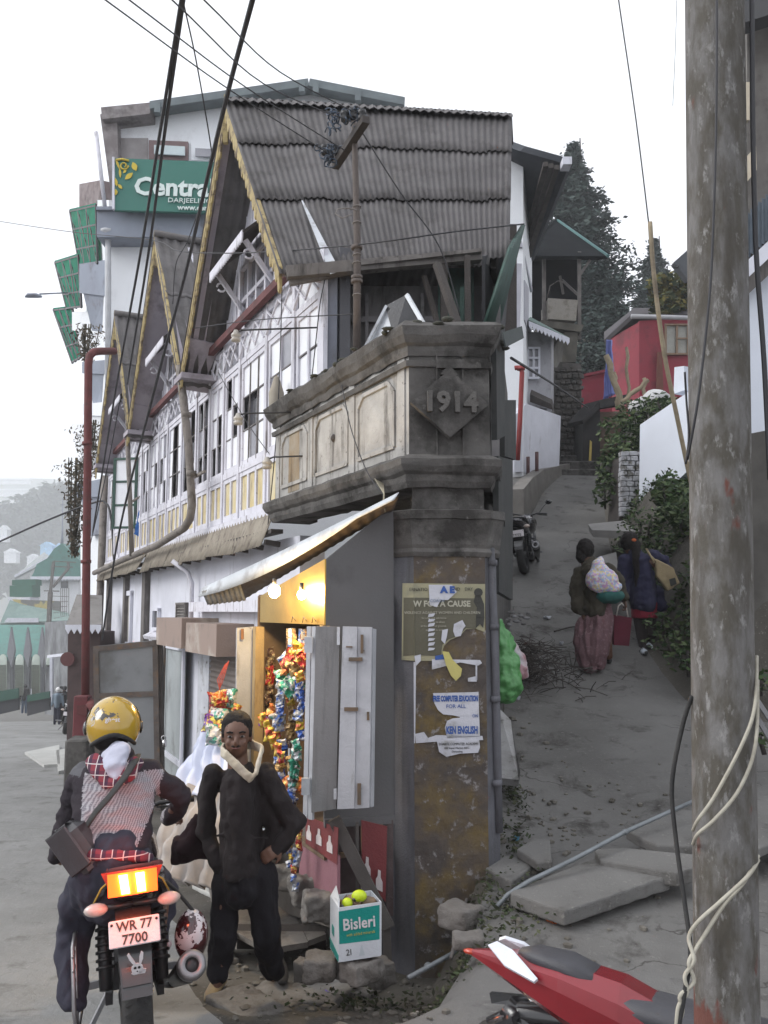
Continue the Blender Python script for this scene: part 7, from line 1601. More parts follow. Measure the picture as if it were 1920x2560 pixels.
m = MB(); f1 = G(540, 2478); shoe(m, f1 + V((.02, .06, 0)), (-.12, -1)); bake(m, 'shoe', pm("tan_shoe_leather", (.20, .15, .08), (.27, .21, .12), 8, rough=.6), MAN, .009, 2)
m = MB(); f2 = G(690, 2478); shoe(m, V((f2.x, f2.y + .15, .04)), (.2, -1)); bake(m, 'shoe', pm("dark_shoe", (.02, .018, .018), None, 5), MAN, .009, 2)
def strap(m, pts, w_, t): m.tube(pts, [(w_, t)] * len(pts), 8, up=UP)

m = MB(); m.tube([w_(505, 2040, .05), w_(485, 2085, .05), w_(462, 2125, .05)], [(.03, .04), (.08, .06), (.10, .06)], 12); m.box(w_(478, 2120, .05), (.20, .10, .13), .2); o = bake(m, 'cloth_bag', pm("maroon_black_cloth", (.016, .009, .011), None, 6, rough=.95, spec=.1), None, .011, 2, .02, 10, org=w_(480, 2150, .05)); tag(o, 'dark maroon cloth bag swinging at the walking man\'s right side', 'bag')
# --- rider
def r_(u, v, Y): return P(u, v, Y)
RI = thing('person', r_(200, 2545, 4.0), 'motorcycle rider in yellow helmet and patterned sweater, seen from behind', 'person')
body = MB(); hc2 = r_(282, 1815, 4.32); fr = V((-.25, .9, -.3)).normalized()
m3, s2, f2_ = head(body, hc2, fr, V((0, .25, .97)).normalized(), .098); nk = r_(290, 1900, 4.25)
ltube(body, [hc2 - UP * .04, nk, r_(288, 2000, 4.2), r_(285, 2150, 4.08)], [.055, .06, .12, .12])
ltube(body, [r_(205, 1945, 4.2), r_(168, 2050, 4.3), r_(142, 2140, 4.5)], [.03, .03, .025]); ltube(body, [r_(372, 1935, 4.25), r_(456, 1992, 4.32), r_(418, 2050, 4.5)], [.03, .03, .025])
ltube(body, [r_(240, 2170, 4.1), r_(190, 2310, 4.25), r_(190, 2480, 4.05)], [.07, .055, .04]); ltube(body, [r_(330, 2170, 4.1), r_(400, 2230, 4.45), r_(385, 2400, 4.3)], [.07, .055, .04])
hand(body, r_(415, 2052, 4.5), V((.35, .9, .05)), V((.2, -.3, 1)), -1, 1.0); hand(body, r_(140, 2145, 4.5), V((-.1, .9, -.1)), V((-.2, -.3, 1)), 1, 1.0)
bake(body, 'body', SKIN, RI, .008, 2)
HR = Matrix.Rotation(rad(18), 3, 'Z') @ Matrix.Rotation(rad(22), 3, 'X')
m = MB(); hq = hc2 + V((.0, .01, .0))
def hel(x, y):      # shell with a cut-away nape
    th = x * 6.283; ph = lerp(.02, 2.25, y); bk = max(0, -math.sin(th)) ** 2
    ph = min(ph, 2.25 - .92 * bk) if y > .5 else ph
    return hq + HR @ V((1.0 * .126 * math.sin(ph) * math.cos(th), .150 * math.sin(ph) * math.sin(th) - .0, .138 * math.cos(ph)))
m.grid(hel, 48, 26, .018, V((0, 0, 0)))
m.v = [p for p in m.v]
n_ = len(m.v) // 2
for i in range(n_): m.v[n_ + i] = hq + (m.v[i] - hq) * .87
YH = pm("yellow_helmet_paint", (.42, .27, .012), (.36, .22, .01), 3, rough=.2, coat=.8, bump=0, dirt2=(.35, .33, .30), d2s=5.5, d2lo=.585, d2hi=.59, dirt=(.03, .025, .02), dscale=4.5, dlo=.585, dhi=.59)
hm_ = m.build('helmet', YH, RI, smooth=True)
m = MB(); m.tube([hel(t / 40, 1) for t in range(41)], .010, 6); m.build('helmet_rim', BLACKR, hm_)
m = MB()
def vis(x, y):
    th = lerp(.05, math.pi - .05, x); ph = lerp(1.05, 1.75, y); return hq + HR @ V((.130 * math.sin(ph) * math.cos(th), .156 * math.sin(ph) * math.sin(th), .140 * math.cos(ph)))
m.grid(vis, 20, 8, .004, V((0, .5, 0))); 
for sg in (-1, 1): m.ell(hq + HR @ V((sg * .128, .02, -.02)), (.012, .032, .034), HR, 12, 8)
m.build('visor', pm("smoked_visor", (.03, .03, .03), None, 4, rough=.1, coat=.8), hm_)
tm = Matrix.Translation(hq) @ HR.to_4x4() @ Matrix.Rotation(rad(-4), 4, 'Z')
text("ghost", .03, tm @ frame(V((0, -.110, .092)), (1, 0, 0), V((0, .58, .72))), WS, 'lettering', hm_, .001, .0006)
m = MB(); m.ell(hc2 - UP * .02 + V((0, -.03, 0)), (.098, .10, .10), None, 14, 10); bake(m, 'hair', HAIR, RI, .01, 1, .003, 60)
def sweater_mat():
    m, nt, N, L, B = newmat("grey_white_knit_pattern"); vec = coords(N, L, (1, 1, 1))
    br = N.new("ShaderNodeTexBrick"); br.inputs['Scale'].default_value = 52; br.inputs['Mortar Size'].default_value = .12; br.inputs['Color1'].default_value = rgba((.50, .49, .51)); br.inputs['Color2'].default_value = rgba((.20, .19, .22)); br.inputs['Mortar'].default_value = rgba((.15, .14, .16))
    br.inputs['Brick Width'].default_value = .30; br.inputs['Row Height'].default_value = .42
    mp = N.new("ShaderNodeMapping"); mp.inputs['Rotation'].default_value = (rad(90), 0, rad(0)); L.new(vec, mp.inputs[0])
    wv = N.new("ShaderNodeTexWave"); wv.inputs['Scale'].default_value = 34; wv.bands_direction = 'DIAGONAL'; wv.inputs['Distortion'].default_value = 3; L.new(mp.outputs[0], wv.inputs[0])
    L.new(mp.outputs[0], br.inputs[0]); c = mix(N, L, ramp(N, L, wv.outputs['Fac'], .45, .55), br.outputs['Color'], (.44, .43, .45)); L.new(mix(N, L, .5, c, br.outputs['Color']), B.inputs['Base Color'])
    B.inputs['Roughness'].default_value = .9; bp = N.new("ShaderNodeBump"); bp.inputs['Strength'].default_value = .4; bp.inputs['Distance'].default_value = .004; L.new(br.outputs['Color'], bp.inputs['Height']); L.new(bp.outputs[0], B.inputs['Normal']); return m
def plaid_mat():
    m, nt, N, L, B = newmat("red_plaid_shirt"); vec = coords(N, L); sp = N.new("ShaderNodeSeparateXYZ"); L.new(vec, sp.inputs[0]); col = None
    def bands(sock, s_, w_):
        a = N.new("ShaderNodeMath"); a.operation = 'MULTIPLY'; a.inputs[1].default_value = s_; L.new(sock, a.inputs[0]); f = N.new("ShaderNodeMath"); f.operation = 'FRACT'; L.new(a.outputs[0], f.inputs[0])
        g = N.new("ShaderNodeMath"); g.operation = 'LESS_THAN'; g.inputs[1].default_value = w_; L.new(f.outputs[0], g.inputs[0]); return g.outputs[0]
    c = mix(N, L, bands(sp.outputs[0], 22, .45), (.20, .03, .045), (.06, .02, .04)); c = mix(N, L, bands(sp.outputs[2], 22, .45), c, mix(N, L, .5, c, (.03, .02, .05))); c = mix(N, L, bands(sp.outputs[0], 22, .09), c, (.5, .45, .45)); c = mix(N, L, bands(sp.outputs[2], 22, .09), c, (.5, .45, .45))
    L.new(c, B.inputs['Base Color']); B.inputs['Roughness'].default_value = .9; return m
SW_, PLD = sweater_mat(), plaid_mat(); DKS = pm("charcoal_sweater_sleeve", (.030, .026, .032), (.04, .034, .04), 8, rough=.95, bump=.2, spec=.15); GYS = pm("slate_yoke", (.085, .085, .095), None, 6, rough=.95)
m = MB(); m.tube([r_(290, 1898, 4.26), r_(288, 1925, 4.24), r_(287, 1985, 4.18), r_(285, 2060, 4.12), r_(283, 2125, 4.06), r_(282, 2150, 4.05)], [(.08, .07), (.185, .10), (.192, .11), (.172, .11), (.165, .115), (.168, .12)], 22, round_=True)
ltube(m, [r_(208, 1940, 4.22), r_(186, 1990, 4.25), r_(168, 2050, 4.32), r_(152, 2100, 4.42), r_(142, 2140, 4.5)], [.068, .058, .050, .046, .040])
ltube(m, [r_(368, 1935, 4.25), r_(415, 1962, 4.28), r_(456, 1990, 4.33), r_(446, 2022, 4.42), r_(420, 2048, 4.5)], [.068, .058, .052, .046, .040])
sw = bake(m, 'sweater', DKS, RI, .010, 2, .014, 9, seed=3, vert_stretch=1.8)
lx, rx = r_(208, 2000, 4.1).x, r_(386, 2000, 4.1).x
def swf(c, n):
    u = 960 + c.x / c.y * 2200 * .98; zt = r_(290, 1930, 4.15).z; zb = r_(290, 2128, 3.95).z
    w0 = lerp(lx + .03, lx - .01, (c.z - zb) / (zt - zb)) ; w1 = lerp(rx - .045, rx + .01, (c.z - zb) / (zt - zb))
    if n.y < -.05 and w0 < c.x < w1 and zb < c.z < zt: return 1
    return 2 if (c.z > r_(290, 1935, 4.2).z and c.x < r_(285, 0, 4.2).x) else 0
recolor(sw, [DKS, SW_, GYS], swf)
m = MB(); m.tube([r_(283, 2138, 4.04), r_(280, 2165, 4.02)], [(.176, .128), (.172, .125)], 22); bake(m, 'shirt_hem', PLD, RI, .010, 1, .008, 14)
m = MB(); m.tube([r_(228, 1895, 4.14), r_(250, 1925, 4.10), r_(268, 1960, 4.08), r_(290, 1955, 4.07), r_(318, 1935, 4.09), r_(345, 1900, 4.15)], [(.04, .015), (.045, .02), (.03, .02), (.03, .02), (.045, .02), (.035, .015)], 10, up=V((0, -1, .4)), round_=True); bake(m, 'plaid_collar', PLD, RI, .009, 2, .004, 20)
m = MB(); m.tube([r_(284, 1882, 4.2), r_(288, 1898, 4.14), r_(290, 1920, 4.09), r_(292, 1945, 4.07)], [(.07, .04), (.085, .045), (.055, .03), (.02, .015)], 14, up=V((0, -1, .2)), round_=True); bake(m, 'pale_hood', pm("lavender_hood_cloth", (.42, .43, .52), None, 6, rough=.9), RI, .009, 2, .010, 18)
DEN = pm("dark_indigo_denim", (.018, .018, .032), (.028, .028, .045), 7, rough=.9, bump=.15)
m = MB(); m.tube([r_(284, 2150, 4.05), r_(284, 2210, 4.08)], [(.175, .14), (.185, .16)], 18, round_=True)
ltube(m, [r_(235, 2190, 4.1), r_(200, 2260, 4.15), r_(186, 2330, 4.15), r_(182, 2420, 4.08), r_(184, 2500, 4.02)], [.105, .098, .082, .068, .062]); ltube(m, [r_(335, 2190, 4.1), r_(385, 2215, 4.35), r_(402, 2245, 4.5), r_(392, 2320, 4.4), r_(385, 2400, 4.3)], [.105, .095, .08, .07, .065])
bake(m, 'jeans', DEN, RI, .010, 2, .026, 10, seed=8, vert_stretch=.7)
m = MB(); shoe(m, V((r_(190, 2545, 4.02).x, 4.05, hgt(-1.4, 4.05))), (-.25, -1), .22); shoe(m, r_(392, 2412, 4.25), (-.1, 1), .22); m.build('shoe', pm("maroon_white_shoe", (.25, .06, .07), (.55, .5, .52), 12), RI)
BG = thing('shoulder_bag', r_(205, 2100, 4.05), 'black leather shoulder bag on the strap across the rider\'s back', 'bag')
m = MB(); a, b_, c, d = r_(182, 2128, 3.95), r_(262, 2060, 3.98), r_(250, 2170, 4.0), r_(206, 2190, 4.0)
m.tube([r_(228, 2070, 4.05), r_(215, 2105, 4.03), r_(195, 2145, 4.02)], [(.055, .13), (.07, .16), (.06, .12)], 6, up=V((.35, .1, .9)), round_=False)
m2 = MB(); cc = r_(208, 2122, 3.99); R3 = Matrix.Rotation(rad(-38), 3, V((0, 1, 0))) @ Matrix.Rotation(rad(-18), 3, 'Z'); m2.bevbox(cc, (.13, .15, .27), .045, R3); m2.build('bag_body', pm("black_leather", (.03, .029, .032), (.042, .04, .045), 8, rough=.35, bump=.1), BG)
m2 = MB(); m2.bevbox(cc + R3 @ V((.0, -.082, .03)), (.125, .014, .2), .006, R3); m2.tube([cc + R3 @ V((-.075, -.04, -.13)), cc + R3 @ V((-.08, 0, .0)), cc + R3 @ V((-.06, 0, .14))], .006, 6); m2.build('flap', pm("black_leather_flap", (.045, .044, .05), None, 8, rough=.3), BG)
m = MB(); pts = [r_(218, 2062, 3.98), r_(240, 2030, 3.97), r_(275, 1990, 3.985), r_(310, 1945, 4.02), r_(335, 1905, 4.10), r_(340, 1888, 4.2)]
m.tube(pts, [(.024, .005)] * len(pts), 6, up=V((.6, 0, .6))); m.build('strap', BLACKR, BG)

# --- two women walking up the lane
def wom(nm_label, Y, hu, hv, base, specs): pass
def a_(u, v, Y=10.2, d=0): return P(u, v, Y + d)
W1 = thing('person', G(1480, 1672), 'woman in olive cardigan and long mauve skirt carrying sacks up the lane', 'person')
body = MB(); hw1 = a_(1463, 1378); ltube(body, [hw1, a_(1468, 1420), a_(1490, 1520)], [.085, .06, .12]); ltube(body, [a_(1530, 1430), a_(1556, 1475), a_(1562, 1498)], [.05, .04, .03]); ltube(body, [a_(1450, 1430), a_(1440, 1490), a_(1455, 1520)], [.05, .04, .03])
for q in ((1470, 1545, 1478, 1655, 0), (1510, 1545, 1522, 1640, .15)): ltube(body, [a_(q[0], q[1]), a_(q[2], q[3], 10.2, q[4])], [.08, .045])
hand(body, a_(1562, 1500), V((.1, 0, -1)), V((1, 0, 0)), 1, .9); hand(body, a_(1455, 1522), V((.1, 0, -1)), V((-1, 0, 0)), 1, .6)
bake(body, 'body', SKIN, W1, .010, 2)
m = MB(); m.ell(hw1 + UP * .02, (.105, .12, .13)); m.ell(hw1 + V((-.06, -.03, -.06)), (.06, .07, .08)); bake(m, 'hair', HAIR, W1, .012, 2, .01, 30)
m = MB(); m.tube([a_(1470, 1405), a_(1475, 1422), a_(1488, 1460), a_(1490, 1500), a_(1488, 1525)], [(.09, .08), (.22, .13), (.235, .15), (.22, .15), (.215, .15)], 18, round_=True)
ltube(m, [a_(1452, 1430), a_(1440, 1470), a_(1444, 1520), a_(1450, 1530)], [.085, .075, .065, .05]); ltube(m, [a_(1520, 1425), a_(1545, 1450), a_(1560, 1492)], [.085, .07, .05])
bake(m, 'cardigan', pm("dark_olive_knit", (.045, .038, .026), (.055, .048, .034), 6, rough=.95, bump=.2), W1, .013, 2, .028, 8)
m = MB(); m.tube([a_(1490, 1510), a_(1492, 1545), a_(1486, 1595), a_(1482, 1635), a_(1482, 1650)], [(.18, .15), (.20, .17), (.22, .19), (.20, .19), (.18, .17)], 20, round_=True); m.tube([a_(1470, 1560), a_(1455, 1610), a_(1452, 1640)], [.12, .10, .06], 12, round_=True)
bake(m, 'skirt', pm("mauve_skirt_cloth", (.16, .09, .10), (.12, .065, .075), 9, rough=.9, bump=.1, dirt2=(.22, .14, .15), d2s=30, d2lo=.55, d2hi=.6), W1, .013, 2, .06, 8, vert_stretch=.12)
m = MB(); g1, g2 = G(1483, 1682), G(1522, 1660); shoe(m, g1 + V((0, -.05, .01)), (0, 1), .23); shoe(m, g2, (0, 1), .23); m.build('shoe', BLACKR, W1)
def sackmat(name, base, cols):
    m, nt, N, L, B = newmat(name); vec = coords(N, L); vo = N.new("ShaderNodeTexVoronoi"); vo.inputs['Scale'].default_value = 48; L.new(vec, vo.inputs['Vector'])
    sp = N.new("ShaderNodeSeparateColor"); L.new(vo.outputs['Color'], sp.inputs[0]); c = mix(N, L, ramp(N, L, sp.outputs[0], .5, .52), base, cols[0]); c = mix(N, L, ramp(N, L, sp.outputs[1], .62, .64), c, cols[1]); c = mix(N, L, ramp(N, L, sp.outputs[2], .7, .72), c, cols[2]); L.new(c, B.inputs['Base Color']); B.inputs['Roughness'].default_value = .8; return m
m = MB(); m.ell(a_(1505, 1450, 9.95), (.19, .12, .15)); m.ell(a_(1530, 1468, 9.95), (.12, .09, .07)); m.tube([a_(1500, 1430, 9.98), a_(1497, 1408, 10.02), a_(1502, 1395, 10.1)], [.12, .07, .03], 12, round_=True)
o = bake(m, 'floral_bag', sackmat("floral_sack_cloth", (.62, .58, .62), [(.5, .3, .5), (.6, .52, .3), (.35, .42, .6)]), None, .014, 2, .012, 10, org=a_(1505, 1480, 9.95)); tag(o, 'pink and white floral cloth sack on the back of the woman in the mauve skirt', 'sack')
m = MB(); m.ell(a_(1525, 1490, 10.0), (.17, .13, .09)); o = bake(m, 'teal_bundle', pm("teal_cloth", (.02, .12, .11), (.015, .09, .08), 5), None, .014, 2, .012, 10, org=a_(1525, 1500, 10.0)); tag(o, 'teal cloth bundle hanging under the floral sack', 'bundle')
W2 = thing('person', G(1610, 1640), 'woman in navy coat with red hem and white shoes walking up the lane', 'person')
b2 = lambda u, v, d=0: P(u, v, 10.9 + d)
body = MB(); hw2 = b2(1574, 1358); ltube(body, [hw2, b2(1585, 1400), b2(1605, 1500)], [.09, .06, .13]); ltube(body, [b2(1556, 1410), b2(1560, 1470), b2(1560, 1500)], [.05, .04, .03]); ltube(body, [b2(1640, 1400), b2(1668, 1430), b2(1650, 1450)], [.05, .04, .03])
hand(body, b2(1560, 1503), V((0, 0, -1)), V((-1, 0, 0)), 1, .9); hand(body, b2(1640, 1418, -.18), V((-.5, -.5, .6)), V((0, -1, 0)), 1, .9)
for q in ((1598, 1540, 1610, 1625, 0), (1625, 1540, 1628, 1615, .25)): ltube(body, [b2(q[0], q[1]), b2(q[2], q[3], q[4])], [.07, .045])
bake(body, 'body', SKIN, W2, .010, 2)
m = MB(); m.ell(hw2 + UP * .02, (.115, .125, .13)); m.tube([hw2 - UP * .02 + V((.06, -.08, 0)), b2(1590, 1400, -.16), b2(1592, 1435, -.17), b2(1590, 1465, -.17)], [.06, .045, .035, .015], 10, round_=True); bake(m, 'hair', HAIR, W2, .012, 2, .005, 30)
m = MB(); m.ell(hw2 + V((.02, -.125, .03)), (.03, .01, .02)); m.build('hair_clip', pm("orange_clip", (.5, .12, .04), None, 5), W2)
m = MB(); m.tube([b2(1583, 1378), b2(1595, 1398), b2(1603, 1440), b2(1606, 1485), b2(1608, 1508)], [(.09, .08), (.21, .13), (.22, .15), (.24, .16), (.25, .165)], 18, round_=True)
ltube(m, [b2(1562, 1402), b2(1556, 1450), b2(1560, 1495)], [.085, .07, .055]); ltube(m, [b2(1634, 1392), b2(1664, 1402), b2(1672, 1425), b2(1652, 1440)], [.085, .07, .06, .05]); ltube(m, [b2(1640, 1480), b2(1655, 1515)], [.09, .08])
bake(m, 'coat', pm("navy_coat_cloth", (.018, .018, .05), (.024, .024, .06), 5, rough=.9, bump=.15), W2, .013, 2, .026, 7)
m = MB(); m.tube([b2(1610, 1505), b2(1611, 1545)], [(.2, .15), (.205, .155)], 18); bake(m, 'red_hem', pm("crimson_cloth", (.22, .01, .03), None, 5), W2, .012, 1, .01, 10)
m = MB(); ltube(m, [b2(1598, 1535), b2(1605, 1590), b2(1610, 1622)], [.085, .07, .055]); ltube(m, [b2(1625, 1535), b2(1628, 1580), b2(1630, 1615, .25)], [.085, .07, .055]); bake(m, 'trousers', pm("dark_brown_cloth", (.03, .022, .022), None, 5), W2, .012, 2)
m = MB(); g1, g2 = G(1613, 1642), G(1625, 1625); shoe(m, g1 + V((0, 0, .01)), (.05, 1), .22); shoe(m, g2, (.05, 1), .22); m.build('shoe', pm("white_black_shoe", (.5, .55, .6), (.05, .05, .05), 10, lo=.48, hi=.52), W2)
t = thing('tan_tote_bag', b2(1660, 1475, -.25), 'tan tote bag with a dark square print on the navy coat woman\'s shoulder', 'bag')
m = MB(); c0 = b2(1664, 1440, -.22); m.slab([b2(1638, 1395, -.25), b2(1685, 1420, -.25), b2(1700, 1458, -.25), b2(1672, 1478, -.25), b2(1642, 1440, -.25)], .08); o = bake(m, 'bag_body', pm("tan_canvas", (.34, .27, .16), (.28, .22, .13), 7, rough=.9), t, .012, 3, .008, 12)
m = MB(); m.slab([b2(1673, 1448, -.262), b2(1688, 1444, -.262), b2(1692, 1460, -.262), b2(1677, 1466, -.262)], .004); m.build('dark_print', DARKI, t)
m = MB(); m.tube([b2(1642, 1405, -.25), b2(1622, 1385, -.2), b2(1616, 1372, -.08), b2(1624, 1385, -.24), b2(1636, 1408, -.26)], .012, 6); m.build('handles', pm("tan_canvas", (.34, .27, .16)), t)
t = thing('maroon_bag', P(1555, 1612, 10.5), 'maroon square shopping bag carried between the two women', 'bag')
m = MB(); m.slab([P(1535, 1612, 10.45), P(1572, 1614, 10.45), P(1581, 1545, 10.45), P(1536, 1537, 10.45)], .12); jitter(m, .008); m.build('bag_body', pm("maroon_cloth", (.12, .012, .03), (.09, .01, .022), 6, rough=.8), t)
m = MB()
for x in (0, .06): m.tube([P(1541, 1540, 10.45 + x), P(1546, 1515, 10.45 + x), P(1554, 1508, 10.5), P(1566, 1520, 10.45 + x), P(1570, 1543, 10.45 + x)], .008, 6)
m.build('handles', pm("pale_handle", (.5, .46, .42), None, 5), t)
# --- small figures down the street
def small(u, v, hpx, label, top, legs, hat=None, sit=False):
    g = G(u, v); s_ = hpx * g.y / 2200 / 1.7; T = thing('person', g, label, 'person')
    def q(x, z): return g + V((x, 0, z)) * s_
    m = MB(); ltube(m, [q(0, 1.6), q(0, 1.4), q(0, .95)], [.09 * s_, .07 * s_, .12 * s_], 8)
    for sg in (-1, 1): ltube(m, [q(sg * .09, .95), q(sg * .1, .1)], [.07 * s_, .05 * s_], 8); ltube(m, [q(sg * .2, 1.4), q(sg * .25, .85)], [.05 * s_, .04 * s_], 8)
    bake(m, 'body', SKIN, T, .03, 1)
    m = MB(); m.tube([q(0, 1.48), q(0, 1.38), q(0, .88)], [(.09 * s_, .08 * s_), (.23 * s_, .13 * s_), (.21 * s_, .14 * s_)], 10, round_=True)
    for sg in (-1, 1): ltube(m, [q(sg * .2, 1.4), q(sg * .27, .9)], [.075 * s_, .06 * s_], 8)
    bake(m, 'jacket', top, T, .03, 1); m = MB()
    for sg in (-1, 1): ltube(m, [q(sg * .09, .95), q(sg * .11, .06)], [.1 * s_, .07 * s_], 8)
    bake(m, 'trousers', legs, T, .03, 1); m = MB(); m.ell(q(0, 1.63), (.12 * s_, .13 * s_, .13 * s_)); m.build('helmet' if hat else 'hair', hat or HAIR, T); return T
small(60, 1783, 68, 'man in a dark jacket and blue jeans walking away down the street', JK, pm("blue_jeans", (.05, .09, .16), None, 3))
small(142, 1812, 88, 'rider in a blue grey jacket and white helmet down the street', pm("blue_grey_jacket", (.14, .18, .22), None, 3), DEN, pm("white_helmet", (.65, .65, .65), None, 3, rough=.3))
small(158, 1806, 86, 'dark clothed rider just behind the white helmet', JK, JK, BLACKP)
# ================================================================ poles and cables
POLEM = pm("mottled_lichen_pole", (.145, .14, .137), (.075, .068, .056), 24, lo=.40, hi=.60, st=(1, 1, .4), dirt=(.06, .053, .043), dscale=5, dlo=.50, dhi=.66, streak=True, dirt2=(.22, .215, .21), d2s=34, d2lo=.57, d2hi=.66, rough=.85, bump=.3, bscale=45)
# red paint remains low on the pole
nt = POLEM.node_tree; N, L = nt.nodes, nt.links; B = N["Principled BSDF"]; old = B.inputs['Base Color'].links[0].from_socket
tc = N.new("ShaderNodeTexCoord"); sp = N.new("ShaderNodeSeparateXYZ"); L.new(tc.outputs['Object'], sp.inputs[0])
zr = N.new("ShaderNodeMapRange"); zr.inputs[1].default_value = 1.7; zr.inputs[2].default_value = .3; zr.inputs[3].default_value = -.02; zr.inputs[4].default_value = .115; L.new(sp.outputs[2], zr.inputs[0])
ad = N.new("ShaderNodeMath"); ad.operation = 'ADD'; L.new(zr.outputs[0], ad.inputs[0]); L.new(nz(N, L, coords(N, L, (1, 1, .35)), 7, 5, .6), ad.inputs[1])
L.new(mix(N, L, ramp(N, L, ad.outputs[0], .62, .66), old, (.115, .042, .032)), B.inputs['Base Color'])
PT = thing('utility_pole', (.88, 2.3, .4), 'thick mottled grey utility pole with red paint remains in the right foreground', 'utility pole')
m = MB(); Yp = 2.3
for i in range(20):
    pass
pts = []; rr = []
for v in range(-120, 2700, 60):
    t = v / 2560; l_, r2 = 1715 + 23 * t, lerp(1857, 1897, t) ; a, b_ = P(l_, v, Yp), P(r2, v, Yp); pts.append((a + b_) / 2); rr.append((b_.x - a.x) / 2 * .985)
pts.append(V((pts[-1].x, pts[-1].y, .35))); rr.append(rr[-1]); m.tube(pts, rr, 40); m.build('shaft', POLEM, PT)
m = MB(); c0 = P(1813, 762, Yp - .07)
for k in range(5): m.ell(c0 + V((.012 * math.cos(k * 2), .0, .012 * math.sin(k * 1.7))), (.014, .004, .014), None, 9, 6)
m.build('red_paint_dab', pm("rust_red_dab", (.13, .035, .022), None, 9), PT)
def cable(name, pts, r, label, mt=CABLE, cat='cable', group=None):
    m = MB()
    # smooth the run
    q = [V(p) for p in pts]; out = []
    if name in ('thin_line', 'thick_cable', 'branch_wire', 'sky_wire'): q.insert(0, q[0] + (q[0] - q[1]) * 1.6)     # runs on past the frame
    for i in range(len(q) - 1):
        p0, p1, p2, p3 = q[max(0, i - 1)], q[i], q[i + 1], q[min(len(q) - 1, i + 2)]
        for k in range(6):
            t = k / 6; out.append(.5 * ((2 * p1) + (p2 - p0) * t + (2 * p0 - 5 * p1 + 4 * p2 - p3) * t * t + (3 * p1 - p0 - 3 * p2 + p3) * t ** 3))
    out.append(q[-1]); m.tube(out, r, 8); return tag(m.build(name, mt), label, cat, group)
WCL = pm("pale_twisted_cord", (.30, .28, .23), (.4, .38, .32), 20)
f_ = lambda u, v, d=-.095: P(u, v, Yp + d)
cable('pole_wire', [f_(1792, 0), f_(1790, 330), f_(1780, 640), f_(1768, 800), f_(1745, 1000, -.09), f_(1718, 1150, -.05)], .0035, 'thin black wire running down the face of the big pole')
cable('pole_cable', [P(1880, -20, 2.25), P(1882, 300, 2.25), P(1890, 620, 2.25), P(1910, 900, 2.25), P(1925, 1200, 2.25)], .007, 'black cable hanging at the right side of the big pole')
cable('twisted_cord', [P(1892, 1640, 2.3), P(1888, 1760, 2.22), f_(1860, 1850), f_(1790, 1985), f_(1745, 2050, -.08), f_(1733, 2075, -.02)], .0045, 'upper pale cord wrapped across the big pole', WCL, 'cord', 'pale cords round the pole')
cable('twisted_cord', [P(1894, 1700, 2.3), P(1889, 1860, 2.22), f_(1850, 1970), f_(1790, 2045), f_(1745, 2085, -.08), f_(1733, 2110, -.02)], .0045, 'second pale cord, just under the upper one on the big pole', WCL, 'cord', 'pale cords round the pole')
cable('twisted_cord', [P(1896, 2150, 2.28), f_(1870, 2190), f_(1800, 2255), f_(1745, 2305, -.09), P(1722, 2345, 2.22), P(1735, 2400, 2.2), P(1712, 2440, 2.2), P(1718, 2480, 2.2), P(1695, 2520, 2.2), P(1690, 2600, 2.2)], .0048, 'third pale cord, twisting down beside the pole to the road', WCL, 'cord', 'pale cords round the pole')
cable('twisted_cord', [P(1896, 2140, 2.28), f_(1860, 2205), f_(1810, 2262), f_(1760, 2340, -.085), P(1735, 2380, 2.21), P(1722, 2410, 2.2), P(1735, 2455, 2.2), P(1700, 2490, 2.2), P(1706, 2530, 2.2), P(1680, 2600, 2.2)], .0048, 'fourth pale cord, lowest twist round the dark cable', WCL, 'cord', 'pale cords round the pole')
cable('hanging_cable', [P(1730, 1740, 2.3), P(1705, 1820, 2.32), P(1680, 1960, 2.32), P(1690, 2100, 2.3), P(1712, 2260, 2.26), P(1726, 2380, 2.22), P(1712, 2480, 2.2), P(1690, 2600, 2.2)], .006, 'dark cable bowing out left of the big pole', BLACKR)
cable('loose_cable', [P(1714, 1160, 2.3), P(1722, 1090, 2.3), P(1716, 1000, 2.3), P(1712, 930, 2.28)], .003, 'short dark loop of wire on the left edge of the pole')
# rod and wire left of the pole
cable('sky_wire', [P(1545, -10, 7), P(1590, 300, 7.05), P(1622, 560, 7.1)], .006, 'thin wire coming down from the sky to a bamboo rod')
cable('bamboo_rod', [P(1625, 555, 7.1), P(1636, 700, 7.15), P(1660, 880, 7.25), P(1690, 1030, 7.4), P(1728, 1210, 7.6), P(1750, 1300, 7.7)], .020, 'long bending bamboo rod left of the big pole', BAM, 'rod')
m = MB(); m.tube([P(1692, 0, 9), P(1688, 130, 9), P(1682, 265, 9)], .003, 5); tag(m.build('faint_wire', CABLE), 'very thin wire hanging against the sky just left of the pole', 'cable')
